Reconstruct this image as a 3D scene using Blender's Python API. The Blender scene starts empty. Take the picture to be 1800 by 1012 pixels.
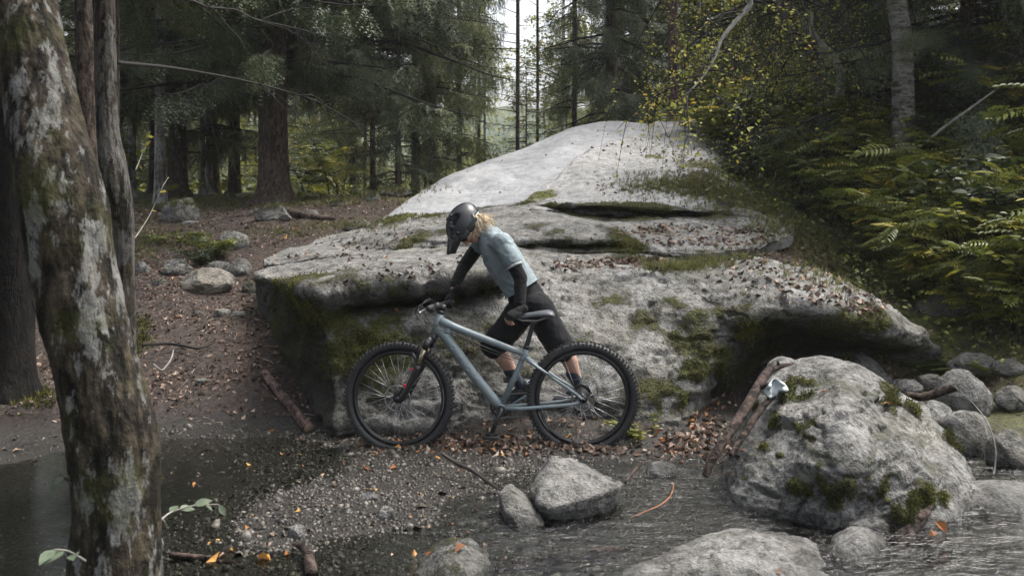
import bpy, bmesh, math, random
import numpy as np
from mathutils import Vector, Matrix, Euler

random.seed(7); RNG = np.random.default_rng(7)
SC = bpy.context.scene
COL = SC.collection
F = 1750.0 / 1800.0          # focal length / frame width
H0, HX, HY = 1.75, 900.0, 330.0   # eye height, pixel of the horizon's middle (photo pixels)

# ---------------------------------------------------------------- camera
cd = bpy.data.cameras.new('camera'); cam = bpy.data.objects.new('camera', cd); COL.objects.link(cam)
cam.location = (0, 0, H0); cam.rotation_euler = (math.radians(90), 0, 0)
cd.sensor_width = 36; cd.lens = 36 * F
cd.shift_y = -(506 - HY) / 1800.0
cd.clip_start = 0.05; cd.clip_end = 3000
cd.dof.use_dof = True; cd.dof.focus_distance = 6.8; cd.dof.aperture_fstop = 5.6
SC.camera = cam
# ---------------------------------------------------------------- sky, sun, exposure
SUN_EL, SUN_AZ = math.radians(62), math.radians(70)   # azimuth from +Y (away from camera) towards +X
w = bpy.data.worlds.new('World'); SC.world = w; w.use_nodes = True
wn = w.node_tree; wn.nodes.clear()
wo = wn.nodes.new('ShaderNodeOutputWorld'); bg = wn.nodes.new('ShaderNodeBackground')
sky = wn.nodes.new('ShaderNodeTexSky'); sky.sky_type = 'NISHITA'; sky.sun_disc = False
sky.sun_elevation = SUN_EL; sky.sun_rotation = SUN_AZ
sky.air_density = 1.0; sky.dust_density = 6.0; sky.ozone_density = 1.0
# overcast: the sky's blue is mostly covered by even, slightly cool cloud
hsv = wn.nodes.new('ShaderNodeHueSaturation'); hsv.inputs['Saturation'].default_value = 0.42
wn.links.new(sky.outputs[0], hsv.inputs['Color']); wn.links.new(hsv.outputs[0], bg.inputs[0])
wn.links.new(bg.outputs[0], wo.inputs[0]); bg.inputs[1].default_value = 0.15
ld = bpy.data.lights.new('sun', 'SUN'); ld.energy = 1.5; ld.angle = math.radians(25); ld.color = (1.0, 0.96, 0.9)
sun = bpy.data.objects.new('sun', ld); COL.objects.link(sun)
sd = Vector((math.sin(SUN_AZ) * math.cos(SUN_EL), math.cos(SUN_AZ) * math.cos(SUN_EL), math.sin(SUN_EL)))
sun.rotation_euler = sd.to_track_quat('Z', 'Y').to_euler(); sun.location = (0, 0, 60)
SC.view_settings.view_transform = 'Standard'; SC.view_settings.look = 'None'
SC.view_settings.exposure = 1.38; SC.view_settings.gamma = 1.0
SC.view_settings.use_curve_mapping = False
SC.render.engine = 'CYCLES'
cy = SC.cycles
cy.max_bounces = 6; cy.diffuse_bounces = 3; cy.glossy_bounces = 2; cy.transmission_bounces = 3
cy.transparent_max_bounces = 8; cy.volume_bounces = 1; cy.use_denoising = True
cy.sample_clamp_indirect = 4; cy.caustics_reflective = False; cy.caustics_refractive = False

# ---------------------------------------------------------------- helpers
def P(px, py, Y):
    """world point that stands Y metres away in front of the eye point and is seen at a photo pixel"""
    return Vector(((px - HX) / 1750.0 * Y, Y, H0 - (py - HY) / 1750.0 * Y))

def tag(o, label=None, cat=None, group=None, kind=None):
    if label: o['label'] = label
    if cat: o['category'] = cat
    if group: o['group'] = group
    if kind: o['kind'] = kind
    return o

def empty(name, loc=(0, 0, 0), rz=0.0):
    o = bpy.data.objects.new(name, None); COL.objects.link(o)
    o.location = loc; o.rotation_euler = (0, 0, rz); o.empty_display_size = 0.1
    return o

def link_obj(name, me, parent=None):
    o = bpy.data.objects.new(name, me); COL.objects.link(o)
    if parent: o.parent = parent
    return o

def copy_tree(o, parent=None):
    c = o.copy(); COL.objects.link(c)
    if parent: c.parent = parent
    for ch in list(o.children): copy_tree(ch, c)
    return c

def npmesh(name, V, faces, mat=None, smooth=True, attrs=None):
    """faces: one (n,k) int array or a list of such arrays"""
    V = np.asarray(V, dtype=np.float32).reshape(-1, 3)
    if not isinstance(faces, list): faces = [faces]
    faces = [np.asarray(f, dtype=np.int32) for f in faces if len(f)]
    me = bpy.data.meshes.new(name)
    me.vertices.add(len(V)); me.vertices.foreach_set('co', V.ravel())
    nl = sum(f.size for f in faces); nf = sum(len(f) for f in faces)
    me.loops.add(nl); me.loops.foreach_set('vertex_index', np.concatenate([f.ravel() for f in faces]))
    me.polygons.add(nf)
    tot = np.concatenate([np.full(len(f), f.shape[1], dtype=np.int32) for f in faces])
    st = np.concatenate([[0], np.cumsum(tot)[:-1]]).astype(np.int32)
    me.polygons.foreach_set('loop_start', st)
    me.polygons.foreach_set('use_smooth', np.full(nf, smooth, dtype=bool))
    me.update(calc_edges=True)
    if attrs:
        for k, a in attrs.items():
            at = me.attributes.new(k, 'FLOAT', 'POINT'); at.data.foreach_set('value', np.asarray(a, dtype=np.float32))
    if mat: me.materials.append(mat)
    return me

# vectorised gradient-ish noise ------------------------------------------------
def _hash(ix, iy, iz, seed):
    h = (ix.astype(np.int64) * 374761393 + iy.astype(np.int64) * 668265263 + iz.astype(np.int64) * 2147483647 + seed * 1274126177) & 0xFFFFFFFF
    h = ((h ^ (h >> 13)) * 1274126177) & 0xFFFFFFFF
    h = ((h ^ (h >> 16)) * 2246822519) & 0xFFFFFFFF
    return ((h ^ (h >> 15)) & 0xFFFFFF) / float(0xFFFFFF) * 2 - 1

def vnoise(p, seed=0):
    p = np.asarray(p, dtype=np.float64); i = np.floor(p).astype(np.int64); f = p - i
    u = f * f * f * (f * (f * 6 - 15) + 10)
    r = 0
    for dx in (0, 1):
        wx = u[:, 0] if dx else 1 - u[:, 0]
        for dy in (0, 1):
            wy = u[:, 1] if dy else 1 - u[:, 1]
            for dz in (0, 1):
                wz = u[:, 2] if dz else 1 - u[:, 2]
                r = r + wx * wy * wz * _hash(i[:, 0] + dx, i[:, 1] + dy, i[:, 2] + dz, seed)
    return r

def fbm(p, octaves=4, seed=0, gain=0.5, lac=2.03, ridge=False):
    p = np.asarray(p, dtype=np.float64); a = 1.0; s = 0; t = 0
    for k in range(octaves):
        n = vnoise(p, seed + k * 17)
        if ridge: n = 1 - 2 * np.abs(n)
        s = s + a * n; t += a; a *= gain; p = p * lac + 3.7
    return s / t

def vnormals(V, Q):
    n = np.zeros_like(V)
    a, b, c, d = (V[Q[:, k]] for k in range(4)) if Q.shape[1] == 4 else (V[Q[:, 0]], V[Q[:, 1]], V[Q[:, 2]], V[Q[:, 2]])
    fn = np.cross(c - a, d - b) if Q.shape[1] == 4 else np.cross(b - a, c - a)
    for k in range(Q.shape[1]): np.add.at(n, Q[:, k], fn)
    return n / np.maximum(np.linalg.norm(n, axis=1, keepdims=True), 1e-9)

def rotframe(fwd, up):
    """(n,3,3) matrices whose columns are x=side, y=fwd, z=normal"""
    f = fwd / np.maximum(np.linalg.norm(fwd, axis=1, keepdims=True), 1e-9)
    s = np.cross(f, up); s /= np.maximum(np.linalg.norm(s, axis=1, keepdims=True), 1e-9)
    n = np.cross(s, f)
    return np.stack([s, f, n], axis=2)

def scatter(tv, tf, pos, R, scale):
    """copies of a small template, all joined: returns V, F, index of copy per vertex"""
    n = len(pos); m = len(tv)
    sc = np.asarray(scale); sc = sc[:, None, None] if sc.ndim == 1 else sc[:, None, :]
    V = np.einsum('nij,nmj->nmi', R, tv[None] * sc) + pos[:, None, :]
    Fc = (tf[None] + (np.arange(n) * m)[:, None, None]).reshape(-1, tf.shape[1])
    return V.reshape(-1, 3), Fc, np.repeat(np.arange(n), m)

def randrot(n, tilt=0.5, rng=None):
    rng = rng or RNG
    a = rng.uniform(0, 2 * np.pi, n)
    up = np.stack([rng.normal(0, tilt, n), rng.normal(0, tilt, n), np.ones(n)], 1)
    up /= np.linalg.norm(up, axis=1, keepdims=True)
    f = np.stack([np.cos(a), np.sin(a), np.zeros(n)], 1)
    f = f - up * np.sum(f * up, 1, keepdims=True)
    return rotframe(f, up)

def tube_np(pts, rad, seg=8, cap=True, noise=0.0, seed=0, flat=1.0):
    """tapered tube along points: V, quads"""
    pts = np.asarray(pts, dtype=np.float64); n = len(pts)
    rad = np.full(n, rad) if np.isscalar(rad) else np.asarray(rad, dtype=np.float64)
    t = np.gradient(pts, axis=0); t /= np.maximum(np.linalg.norm(t, axis=1, keepdims=True), 1e-9)
    ref = np.array([0, 0, 1.0]) if abs(t[0][2]) < 0.9 else np.array([0, 1.0, 0])
    s = np.cross(t[0], ref); s /= np.linalg.norm(s)
    S = [s]
    for k in range(1, n):
        s = S[-1] - t[k] * np.dot(S[-1], t[k]); s /= max(np.linalg.norm(s), 1e-9); S.append(s)
    S = np.array(S); B = np.cross(t, S)
    a = np.arange(seg) / seg * 2 * np.pi
    ring = S[:, None] * np.cos(a)[None, :, None] + B[:, None] * np.sin(a)[None, :, None] * flat
    r = rad[:, None] * np.ones(seg)[None]
    V = pts[:, None] + ring * r[..., None]
    if noise:
        nn = fbm((V.reshape(-1, 3)) * 6, 3, seed).reshape(n, seg)
        V = pts[:, None] + ring * (r * (1 + noise * nn))[..., None]
    V = V.reshape(-1, 3)
    q = []
    i = np.arange(n - 1)[:, None] * seg; j = np.arange(seg)[None]; j2 = (j + 1) % seg
    Q = np.stack([i + j, i + j2, i + seg + j2, i + seg + j], -1).reshape(-1, 4)
    if cap:
        V = np.vstack([V, pts[0], pts[-1]])
        c0, c1 = n * seg, n * seg + 1
        jj = np.arange(seg); j3 = (jj + 1) % seg
        A = np.stack([np.full(seg, c0), j3, jj, jj], -1)[:, :3]
        Bq = np.stack([np.full(seg, c1), (n - 1) * seg + jj, (n - 1) * seg + j3], -1)
        return V, Q, np.vstack([A, Bq])
    return V, Q, np.zeros((0, 3), dtype=int)

class MB:
    """collects pieces of one mesh"""
    def __init__(s): s.V = []; s.Q = []; s.T = []; s.n = 0; s.A = []
    def add(s, V, Q=None, T=None, a=0.0):
        V = np.asarray(V, dtype=np.float64).reshape(-1, 3)
        s.V.append(V)
        if Q is not None and len(Q): s.Q.append(np.asarray(Q) + s.n)
        if T is not None and len(T): s.T.append(np.asarray(T) + s.n)
        s.A.append(np.full(len(V), a) if np.isscalar(a) else np.asarray(a)); s.n += len(V)
        return s
    def tube(s, pts, rad, seg=8, noise=0.0, seed=0, a=0.0, flat=1.0):
        V, Q, T = tube_np(pts, rad, seg, True, noise, seed, flat); return s.add(V, Q, T, a)
    def box(s, c, size, R=None):
        v = np.array([[x, y, z] for x in (-.5, .5) for y in (-.5, .5) for z in (-.5, .5)]) * np.asarray(size)
        if R is not None: v = v @ np.asarray(R).T
        q = np.array([[0, 1, 3, 2], [4, 6, 7, 5], [0, 4, 5, 1], [2, 3, 7, 6], [0, 2, 6, 4], [1, 5, 7, 3]])
        return s.add(v + np.asarray(c), q)
    def ell(s, c, r, R=None, seg=16, rings=10):
        th = np.linspace(0, np.pi, rings + 1); ph = np.arange(seg) / seg * 2 * np.pi
        v = np.stack([np.sin(th)[:, None] * np.cos(ph), np.sin(th)[:, None] * np.sin(ph), np.cos(th)[:, None] * np.ones(seg)], -1).reshape(-1, 3) * np.asarray(r)
        if R is not None: v = v @ np.asarray(R).T
        i = np.arange(rings)[:, None] * seg; j = np.arange(seg)[None]; j2 = (j + 1) % seg
        Q = np.stack([i + j, i + seg + j, i + seg + j2, i + j2], -1).reshape(-1, 4)
        return s.add(v + np.asarray(c), Q)
    def torus(s, c, axis, R, r, seg=48, sub=10, flat=1.0):
        ax = np.asarray(axis, dtype=float); ax /= np.linalg.norm(ax)
        ref = np.array([0, 0, 1.0]) if abs(ax[2]) < .9 else np.array([1.0, 0, 0])
        u = np.cross(ax, ref); u /= np.linalg.norm(u); v = np.cross(ax, u)
        a = np.arange(seg) / seg * 2 * np.pi; b = np.arange(sub) / sub * 2 * np.pi
        d = np.cos(a)[:, None] * u + np.sin(a)[:, None] * v
        V = np.asarray(c) + d[:, None] * (R + r * np.cos(b))[None, :, None] + ax * (r * flat * np.sin(b))[None, :, None]
        i = np.arange(seg)[:, None]; j = np.arange(sub)[None]
        Q = np.stack([i * sub + j, ((i + 1) % seg) * sub + j, ((i + 1) % seg) * sub + (j + 1) % sub, i * sub + (j + 1) % sub], -1).reshape(-1, 4)
        return s.add(V.reshape(-1, 3), Q)
    def mesh(s, name, mat=None, smooth=True, attr='rnd'):
        f = []
        if s.Q: f.append(np.vstack(s.Q))
        if s.T: f.append(np.vstack(s.T))
        return npmesh(name, np.vstack(s.V), f, mat, smooth, {attr: np.concatenate(s.A)} if attr else None)
    def build(s, name, mat=None, parent=None, smooth=True, bevel=0.0):
        o = link_obj(name, s.mesh(name, mat, smooth), parent)
        if bevel:
            m = o.modifiers.new('bevel', 'BEVEL'); m.width = bevel; m.segments = 2; m.limit_method = 'ANGLE'
        return o

def catmull(ctrl, n):
    """ctrl (k,...) -> (n,...) smooth through the points (centripetal-free Catmull-Rom)"""
    c = np.asarray(ctrl, dtype=np.float64); k = len(c)
    t = np.linspace(0, k - 1, n); i = np.clip(np.floor(t).astype(int), 0, k - 2); f = t - i
    f = f.reshape((-1,) + (1,) * (c.ndim - 1))
    p0 = c[np.clip(i - 1, 0, k - 1)]; p1 = c[i]; p2 = c[i + 1]; p3 = c[np.clip(i + 2, 0, k - 1)]
    m1 = (p2 - p0) * .42; m2 = (p3 - p1) * .42
    return (2 * f**3 - 3 * f**2 + 1) * p1 + (f**3 - 2 * f**2 + f) * m1 + (-2 * f**3 + 3 * f**2) * p2 + (f**3 - f**2) * m2

# ---------------------------------------------------------------- materials
def newmat(name):
    m = bpy.data.materials.new(name); m.use_nodes = True; t = m.node_tree; t.nodes.clear()
    out = t.nodes.new('ShaderNodeOutputMaterial')
    return m, t, out
class NT:
    def __init__(s, t): s.t = t
    def n(s, typ, **kw):
        nd = s.t.nodes.new(typ)
        for k, v in kw.items():
            if k in nd.inputs.keys(): nd.inputs[k].default_value = v
            else: setattr(nd, k, v)
        return nd
    def l(s, a, b): s.t.links.new(a, b)
    def noise(s, vec, scale, detail=4, rough=.55, dist=0.0):
        nd = s.n('ShaderNodeTexNoise'); nd.inputs['Scale'].default_value = scale; nd.inputs['Detail'].default_value = detail
        nd.inputs['Roughness'].default_value = rough; nd.inputs['Distortion'].default_value = dist
        if vec is not None: s.l(vec, nd.inputs['Vector'])
        return nd.outputs[0]
    def ramp(s, fac, stops, interp='LINEAR'):
        nd = s.n('ShaderNodeValToRGB'); e = nd.color_ramp.elements; nd.color_ramp.interpolation = interp
        while len(e) < len(stops): e.new(0.5)
        for i, (p, c) in enumerate(stops):
            e[i].position = p; e[i].color = (c, c, c, 1) if np.isscalar(c) else (*c, 1)
        s.l(fac, nd.inputs[0]); return nd.outputs[0]
    def mix(s, f, a, b, mode='MIX'):
        nd = s.n('ShaderNodeMix'); nd.data_type = 'RGBA'; nd.blend_type = mode
        for v, i in ((f, 0), (a, 6), (b, 7)):
            if isinstance(v, (int, float)): nd.inputs[i].default_value = v if i == 0 else (v, v, v, 1)
            elif isinstance(v, tuple): nd.inputs[i].default_value = (*v, 1)
            else: s.l(v, nd.inputs[i])
        return nd.outputs[2]
    def math(s, op, a, b=0.0, clamp=False):
        nd = s.n('ShaderNodeMath'); nd.operation = op; nd.use_clamp = clamp
        for v, i in ((a, 0), (b, 1)):
            if isinstance(v, (int, float)): nd.inputs[i].default_value = v
            else: s.l(v, nd.inputs[i])
        return nd.outputs[0]
    def attr(s, name):
        nd = s.n('ShaderNodeAttribute'); nd.attribute_name = name; return nd.outputs['Fac']
    def pos(s): return s.n('ShaderNodeNewGeometry').outputs['Position']
    def obj(s): return s.n('ShaderNodeTexCoord').outputs['Object']
    def bump(s, h, strength=.5, dist=.01, nrm=None):
        nd = s.n('ShaderNodeBump'); nd.inputs['Strength'].default_value = strength; nd.inputs['Distance'].default_value = dist
        s.l(h, nd.inputs['Height'])
        if nrm is not None: s.l(nrm, nd.inputs['Normal'])
        return nd.outputs[0]
    def pbr(s, out, col, rough=.8, nrm=None, metal=0.0, spec=.5, **kw):
        nd = s.n('ShaderNodeBsdfPrincipled')
        for v, k in ((col, 'Base Color'), (rough, 'Roughness'), (metal, 'Metallic'), (spec, 'Specular IOR Level')):
            if isinstance(v, tuple): nd.inputs[k].default_value = (*v, 1)
            elif isinstance(v, (int, float)): nd.inputs[k].default_value = v
            else: s.l(v, nd.inputs[k])
        if nrm is not None: s.l(nrm, nd.inputs['Normal'])
        s.l(nd.outputs[0], out.inputs[0]); return nd

def simple(name, col, rough=.6, metal=0.0, var=.0, scale=30, bumps=0.0, spec=.5):
    m, t, out = newmat(name); g = NT(t)
    c = col
    nrm = None
    if var or bumps:
        nz = g.noise(g.obj(), scale, 4)
    if var: c = g.mix(g.ramp(nz, [(.3, 0.0), (.7, 1.0)]), tuple(x * (1 - var) for x in col), tuple(min(1, x * (1 + var)) for x in col))
    if bumps: nrm = g.bump(nz, bumps, .01)
    g.pbr(out, c, rough, nrm, metal, spec); return m

def granite(name, dark=.06, light=.42, moss=True, tint=(1.0, .985, .93), wet=True, stain=.5, speck=55, rough=.85, algae_shade=False):
    m, t, out = newmat(name); g = NT(t); p = g.pos()
    big = g.noise(p, 2.3, 5, .6); mid = g.noise(p, 13, 5, .65); fine = g.noise(p, speck, 4, .7)
    a = g.mix(.42, mid, fine); a = g.mix(.22, a, big)
    col = g.ramp(a, [(.39, (dark * .55 * tint[0], dark * .55 * tint[1], dark * .5 * tint[2])),
                     (.455, tuple((dark * .5 + light * .28) * k for k in tint)),
                     (.515, tuple(light * .62 * k for k in tint)), (.61, tuple(light * 1.0 * k for k in tint))])
    col = g.mix(g.ramp(g.noise(p, 1.7, 5, .65), [(.48, 0.0), (.64, .35)]), col, g.mix(1.0, col, (1.0, .93, .70), 'MULTIPLY'))
    # pale lichen crust and dark mineral streaks
    li = g.ramp(g.noise(p, 7, 6, .72), [(.55, 0.0), (.62, 1.0)])
    col = g.mix(g.math('MULTIPLY', li, .45), col, (light * 1.12, light * 1.13, light * 1.08))
    mp = g.n('ShaderNodeMapping'); mp.inputs['Scale'].default_value = (1.1, 1.1, 3.2); g.l(p, mp.inputs[0])
    st = g.ramp(g.noise(mp.outputs[0], 1.9, 6, .68, .8), [(.5, 0.0), (.62, 1.0)])
    col = g.mix(g.math('MULTIPLY', st, stain), col, (.075, .075, .055))
    if moss:
        mn = g.noise(p, 13, 6, .75); mo = g.attr('moss')
        mk = g.ramp(g.math('ADD', g.math('MULTIPLY', mo, .62), g.math('MULTIPLY', mn, 1.0)), [(.78, 0.0), (.90, 1.0)])
        mc = g.ramp(g.noise(p, 28, 4, .7), [(.3, (.018, .024, .006)), (.5, (.055, .062, .012)), (.7, (.125, .125, .022))])
        mc = g.mix(g.ramp(g.noise(p, 4, 3), [(.4, 0.0), (.65, .7)]), mc, (.045, .038, .015))
        col = g.mix(mk, col, mc)
    if algae_shade:  # dark growth colour that also carries painted shade
        ak = g.ramp(g.math('ADD', g.math('MULTIPLY', g.attr('algae_shade'), .7), g.math('MULTIPLY', g.noise(mp.outputs[0], 3.2, 5, .7), .5)), [(.42, 0.0), (.72, 1.0)])
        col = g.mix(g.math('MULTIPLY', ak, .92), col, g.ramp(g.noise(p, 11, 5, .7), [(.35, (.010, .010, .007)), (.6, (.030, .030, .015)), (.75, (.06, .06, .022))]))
    rgh = rough
    if wet:
        sx = g.n('ShaderNodeSeparateXYZ'); g.l(p, sx.inputs[0])
        zz = g.math('ADD', sx.outputs[2], g.math('MULTIPLY', g.math('SUBTRACT', g.noise(p, 5, 4), .5), .16))
        wk = g.ramp(zz, [(.01, 1.0), (.09, 0.0)])
        col = g.mix(wk, col, g.mix(1.0, col, .42, 'MULTIPLY'))
        rgh = g.math('SUBTRACT', rough, g.math('MULTIPLY', wk, rough - .22))
    h = g.math('ADD', g.math('MULTIPLY', fine, .5), g.math('ADD', mid, g.math('MULTIPLY', big, .6)))
    if moss: h = g.math('ADD', h, g.math('MULTIPLY', mk, g.noise(p, 60, 3)))
    g.pbr(out, col, rgh, g.bump(h, 1.0, .05), spec=.35)
    return m

def leafmat(name, stops, trans=.3, rough=.55, sat=None):
    """rnd attribute drives the colour; part of the light passes through the blade"""
    m, t, out = newmat(name); g = NT(t)
    c = g.ramp(g.attr('rnd'), stops)
    c = g.mix(.35, c, g.ramp(g.noise(g.pos(), 60, 3), [(.3, .5), (.7, 1.5)]), 'MULTIPLY')
    pb = g.n('ShaderNodeBsdfPrincipled'); g.l(c, pb.inputs['Base Color']); pb.inputs['Roughness'].default_value = rough
    pb.inputs['Specular IOR Level'].default_value = .35
    tr = g.n('ShaderNodeBsdfTranslucent'); g.l(c, tr.inputs[0])
    mx = g.n('ShaderNodeMixShader'); mx.inputs[0].default_value = trans
    g.l(pb.outputs[0], mx.inputs[1]); g.l(tr.outputs[0], mx.inputs[2]); g.l(mx.outputs[0], out.inputs[0])
    return m

def bark(name, c0, c1, c2=None, vs=(9, 9, 1.6), scale=3.0, patch=.0, patchcol=(.5, .5, .48), moss=.0, bmp=1.0, furrow=.5, pth=.5):
    m, t, out = newmat(name); g = NT(t); p = g.obj()
    mp = g.n('ShaderNodeMapping'); mp.inputs['Scale'].default_value = vs; g.l(p, mp.inputs[0])
    n1 = g.noise(mp.outputs[0], scale, 6, .65, .4); n2 = g.noise(p, 22, 5, .65); n3 = g.noise(p, 2.2, 5, .6)
    col = g.mix(g.ramp(n1, [(.42, 0.0), (.58, 1.0)]), c0, c1)
    col = g.mix(furrow, col, g.ramp(n2, [(.3, .3), (.7, 1.5)]), 'MULTIPLY')
    if patch:
        mk = g.ramp(g.math('ADD', g.math('MULTIPLY', g.noise(mp.outputs[0], scale * .8, 5, .75), .55), g.math('MULTIPLY', n3, .45)), [(pth, 0.0), (pth + .03, 1.0)])
        col = g.mix(g.math('MULTIPLY', mk, patch), col, g.mix(.6, patchcol, g.ramp(n2, [(.3, .35), (.7, 1.25)]), 'MULTIPLY'))
    if moss:
        mk = g.ramp(g.noise(p, 3.1, 6, .7), [(.52, 0.0), (.62, 1.0)])
        col = g.mix(g.math('MULTIPLY', mk, moss), col, (.05, .055, .012))
    if c2:
        mk = g.ramp(g.noise(mp.outputs[0], scale * .35, 4, .6), [(.45, 0.0), (.6, 1.0)])
        col = g.mix(mk, col, g.mix(.5, c2, g.ramp(n2, [(.3, .4), (.7, 1.3)]), 'MULTIPLY'))
    h = g.math('ADD', n1, g.math('MULTIPLY', n2, .5))
    g.pbr(out, col, .9, g.bump(h, bmp, .03), spec=.25); return m

def mountain_material(name):
    m, t, out = newmat(name); g = NT(t)
    g.pbr(out, g.ramp(g.noise(g.pos(), .05, 6, .7), [(.35, (.02, .035, .02)), (.65, (.07, .085, .04))]), .9); return m
# ================================================================ GROUND (one sheet to the horizon)
def _pz(px, py, Y): v = P(px, py, Y); return (v.x, v.y, v.z)
CTRL = [(-3.2, 6.25, .015), (-2.5, 7.0, .03), (-1.45, 7.05, .04), (-2.5, 5.5, -.12), (-3.6, 5.0, -.13), (-1.95, 6.45, -.08), (-2.3, 6.2, -.11),
        (-4.6, 5.6, -.03), (-6, 5, .1), (-5.2, 7, .25), (-1.6, 4.0, -.08), (-3.5, 3.5, -.1), (-6, 3, .1), (-1.0, 5.8, .026), (-.5, 5.35, .016), (-1.25, 4.9, .012),
        (-1.3, 5.6, .018), (-.4, 6.2, .03), (-.8, 6.6, .03), (.4, 6.5, .02), (-.2, 4.6, -.05), (.3, 5.3, -.035), (1.0, 5.9, -.045), (.2, 4.3, -.06), (-.35, 5.0, -.018), (1.2, 5.3, -.05), (.6, 6.2, -.01),
        (1.0, 4.8, -.05), (2.26, 4.9, -.1), (2.9, 5.8, -.07), (3.6, 5.2, 0), (4.2, 4.6, .15), (2.2, 6.9, -.02), (2.9, 7.2, .02), (1.2, 6.7, .04),
        (-.6, 6.95, .08), (.3, 6.92, .12), (.8, 7.0, .1), (0, 3.3, -.1), (1.5, 3.2, -.05), (3, 3, .1), (0, 2, 0), (-4, 2, .1), (4, 2, .3),
        _pz(400, 640, 7.8), _pz(300, 560, 9), _pz(500, 560, 9), _pz(350, 520, 9.8), _pz(400, 450, 11.5), _pz(300, 400, 13.2), _pz(550, 400, 12.8),
        _pz(480, 364, 15.8), _pz(250, 360, 17), _pz(640, 370, 14), _pz(700, 345, 16.5), _pz(0, 600, 8.6), _pz(50, 680, 7.6), _pz(120, 420, 12),
        _pz(520, 650, 7.85), (0, 9, .35), (0, 11, .7), (0, 14, 1.0), (0, 18, 1.5), (1.5, 18, 1.7), (2, 9, .45), (1, 13, .9), _pz(1375, 388, 11.4), _pz(1385, 448, 9.7), _pz(1450, 488, 9.2), _pz(1530, 528, 8.9), _pz(1605, 575, 8.75), _pz(1285, 280, 15.2), _pz(1195, 318, 12.65), _pz(1255, 300, 13.2), _pz(1300, 330, 12.1), _pz(1345, 362, 11.5), _pz(1245, 342, 11.85), _pz(1160, 334, 12.15), _pz(1235, 272, 15.0), _pz(1300, 250, 17.0), (3.0, 13.2, 1.62), (4.2, 12.6, 1.9), (4.3, 14.5, 2.3), (5.6, 12.2, 2.1),
        _pz(1620, 640, 8.4), _pz(1750, 650, 8), _pz(1500, 520, 9.7), _pz(1400, 440, 10.7), _pz(1550, 430, 11), _pz(1330, 370, 12.4),
        _pz(1250, 262, 17), _pz(1450, 290, 14), _pz(1600, 310, 13), _pz(1780, 400, 11), _pz(1780, 260, 15), _pz(1750, 560, 8.8),
        (-12, 20, 1.5), (-6, 25, 1.5), (0, 28, 1.4), (6, 26, 2.6), (12, 22, 3.2), (-14, 8, .8), (-10, 14, 1.3), (-14, 30, 1.4), (0, 40, 1.2), (14, 38, 3.2), (9, 12, 1.9), (8, 7, 1.0), (14, 10, 2.6), (7, 3, .8)]
CT = np.array(CTRL)
def _phi(r): return np.where(r > 1e-9, r * r * np.log(r + 1e-9), 0)
def _tps():
    X = CT[:, :2] / 10; n = len(X)
    K = _phi(np.linalg.norm(X[:, None] - X[None], axis=2)) + np.eye(n) * .0006
    Pm = np.hstack([np.ones((n, 1)), X]); A = np.zeros((n + 3, n + 3)); A[:n, :n] = K; A[:n, n:] = Pm; A[n:, :n] = Pm.T
    return np.linalg.solve(A, np.concatenate([CT[:, 2], np.zeros(3)]))
_W = _tps()
def ground_z(x, y, detail=True):
    x = np.atleast_1d(np.asarray(x, float)); y = np.atleast_1d(np.asarray(y, float))
    xc = np.clip(x, -14, 14); yc = np.clip(y, 2, 40); q = np.stack([xc, yc], 1) / 10; X = CT[:, :2] / 10
    z = _W[-3] + q @ _W[-2:]
    for i in range(len(X)): z = z + _W[i] * _phi(np.hypot(q[:, 0] - X[i, 0], q[:, 1] - X[i, 1]))
    if detail:
        p = np.stack([x, y, x * 0], 1); land = np.clip((z - .02) / .25, 0, 1)
        z = z + fbm(p * .9, 3, 5) * .07 * land + fbm(p * 4, 3, 9) * (.012 + .016 * land)
        z = z + fbm(p * .35, 3, 31) * .22 * np.clip((y - 12) / 8, 0, 1)
    return z
def gz(x, y): return float(ground_z(x, y)[0])
def hit(px, py, y0=3.0, y1=45.0):
    """where the line of sight of a photo pixel meets the ground"""
    Y = np.linspace(y0, y1, 1400); x = (px - HX) / 1750 * Y; z = H0 - (py - HY) / 1750 * Y
    d = z - ground_z(x, Y, False); k = np.nonzero(d <= 0)[0]
    k = k[0] if len(k) else len(Y) - 1
    return Vector((x[k], Y[k], gz(x[k], Y[k])))

def axis_coords(lo, hi, step, far, grow=1.12):
    a = list(np.arange(lo, hi, step)); d = step; v = a[-1]
    while v < far[1]: d *= grow; v += d; a.append(v)
    d = step; v = a[0]; b = []
    while v > far[0]: d *= grow; v -= d; b.append(v)
    return np.array(b[::-1] + a)
gx = axis_coords(-5.0, 5.0, .05, (-115, 115)); gy = axis_coords(3.4, 9.4, .05, (-22, 175), 1.055)
GX, GY = np.meshgrid(gx, gy); nx, ny = len(gx), len(gy)
Zg = ground_z(GX.ravel(), GY.ravel())
Vg = np.stack([GX.ravel(), GY.ravel(), Zg], 1)
ii = (np.arange(ny - 1)[:, None] * nx + np.arange(nx - 1)[None]).ravel()
Qg = np.stack([ii, ii + 1, ii + nx + 1, ii + nx], 1)

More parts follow.
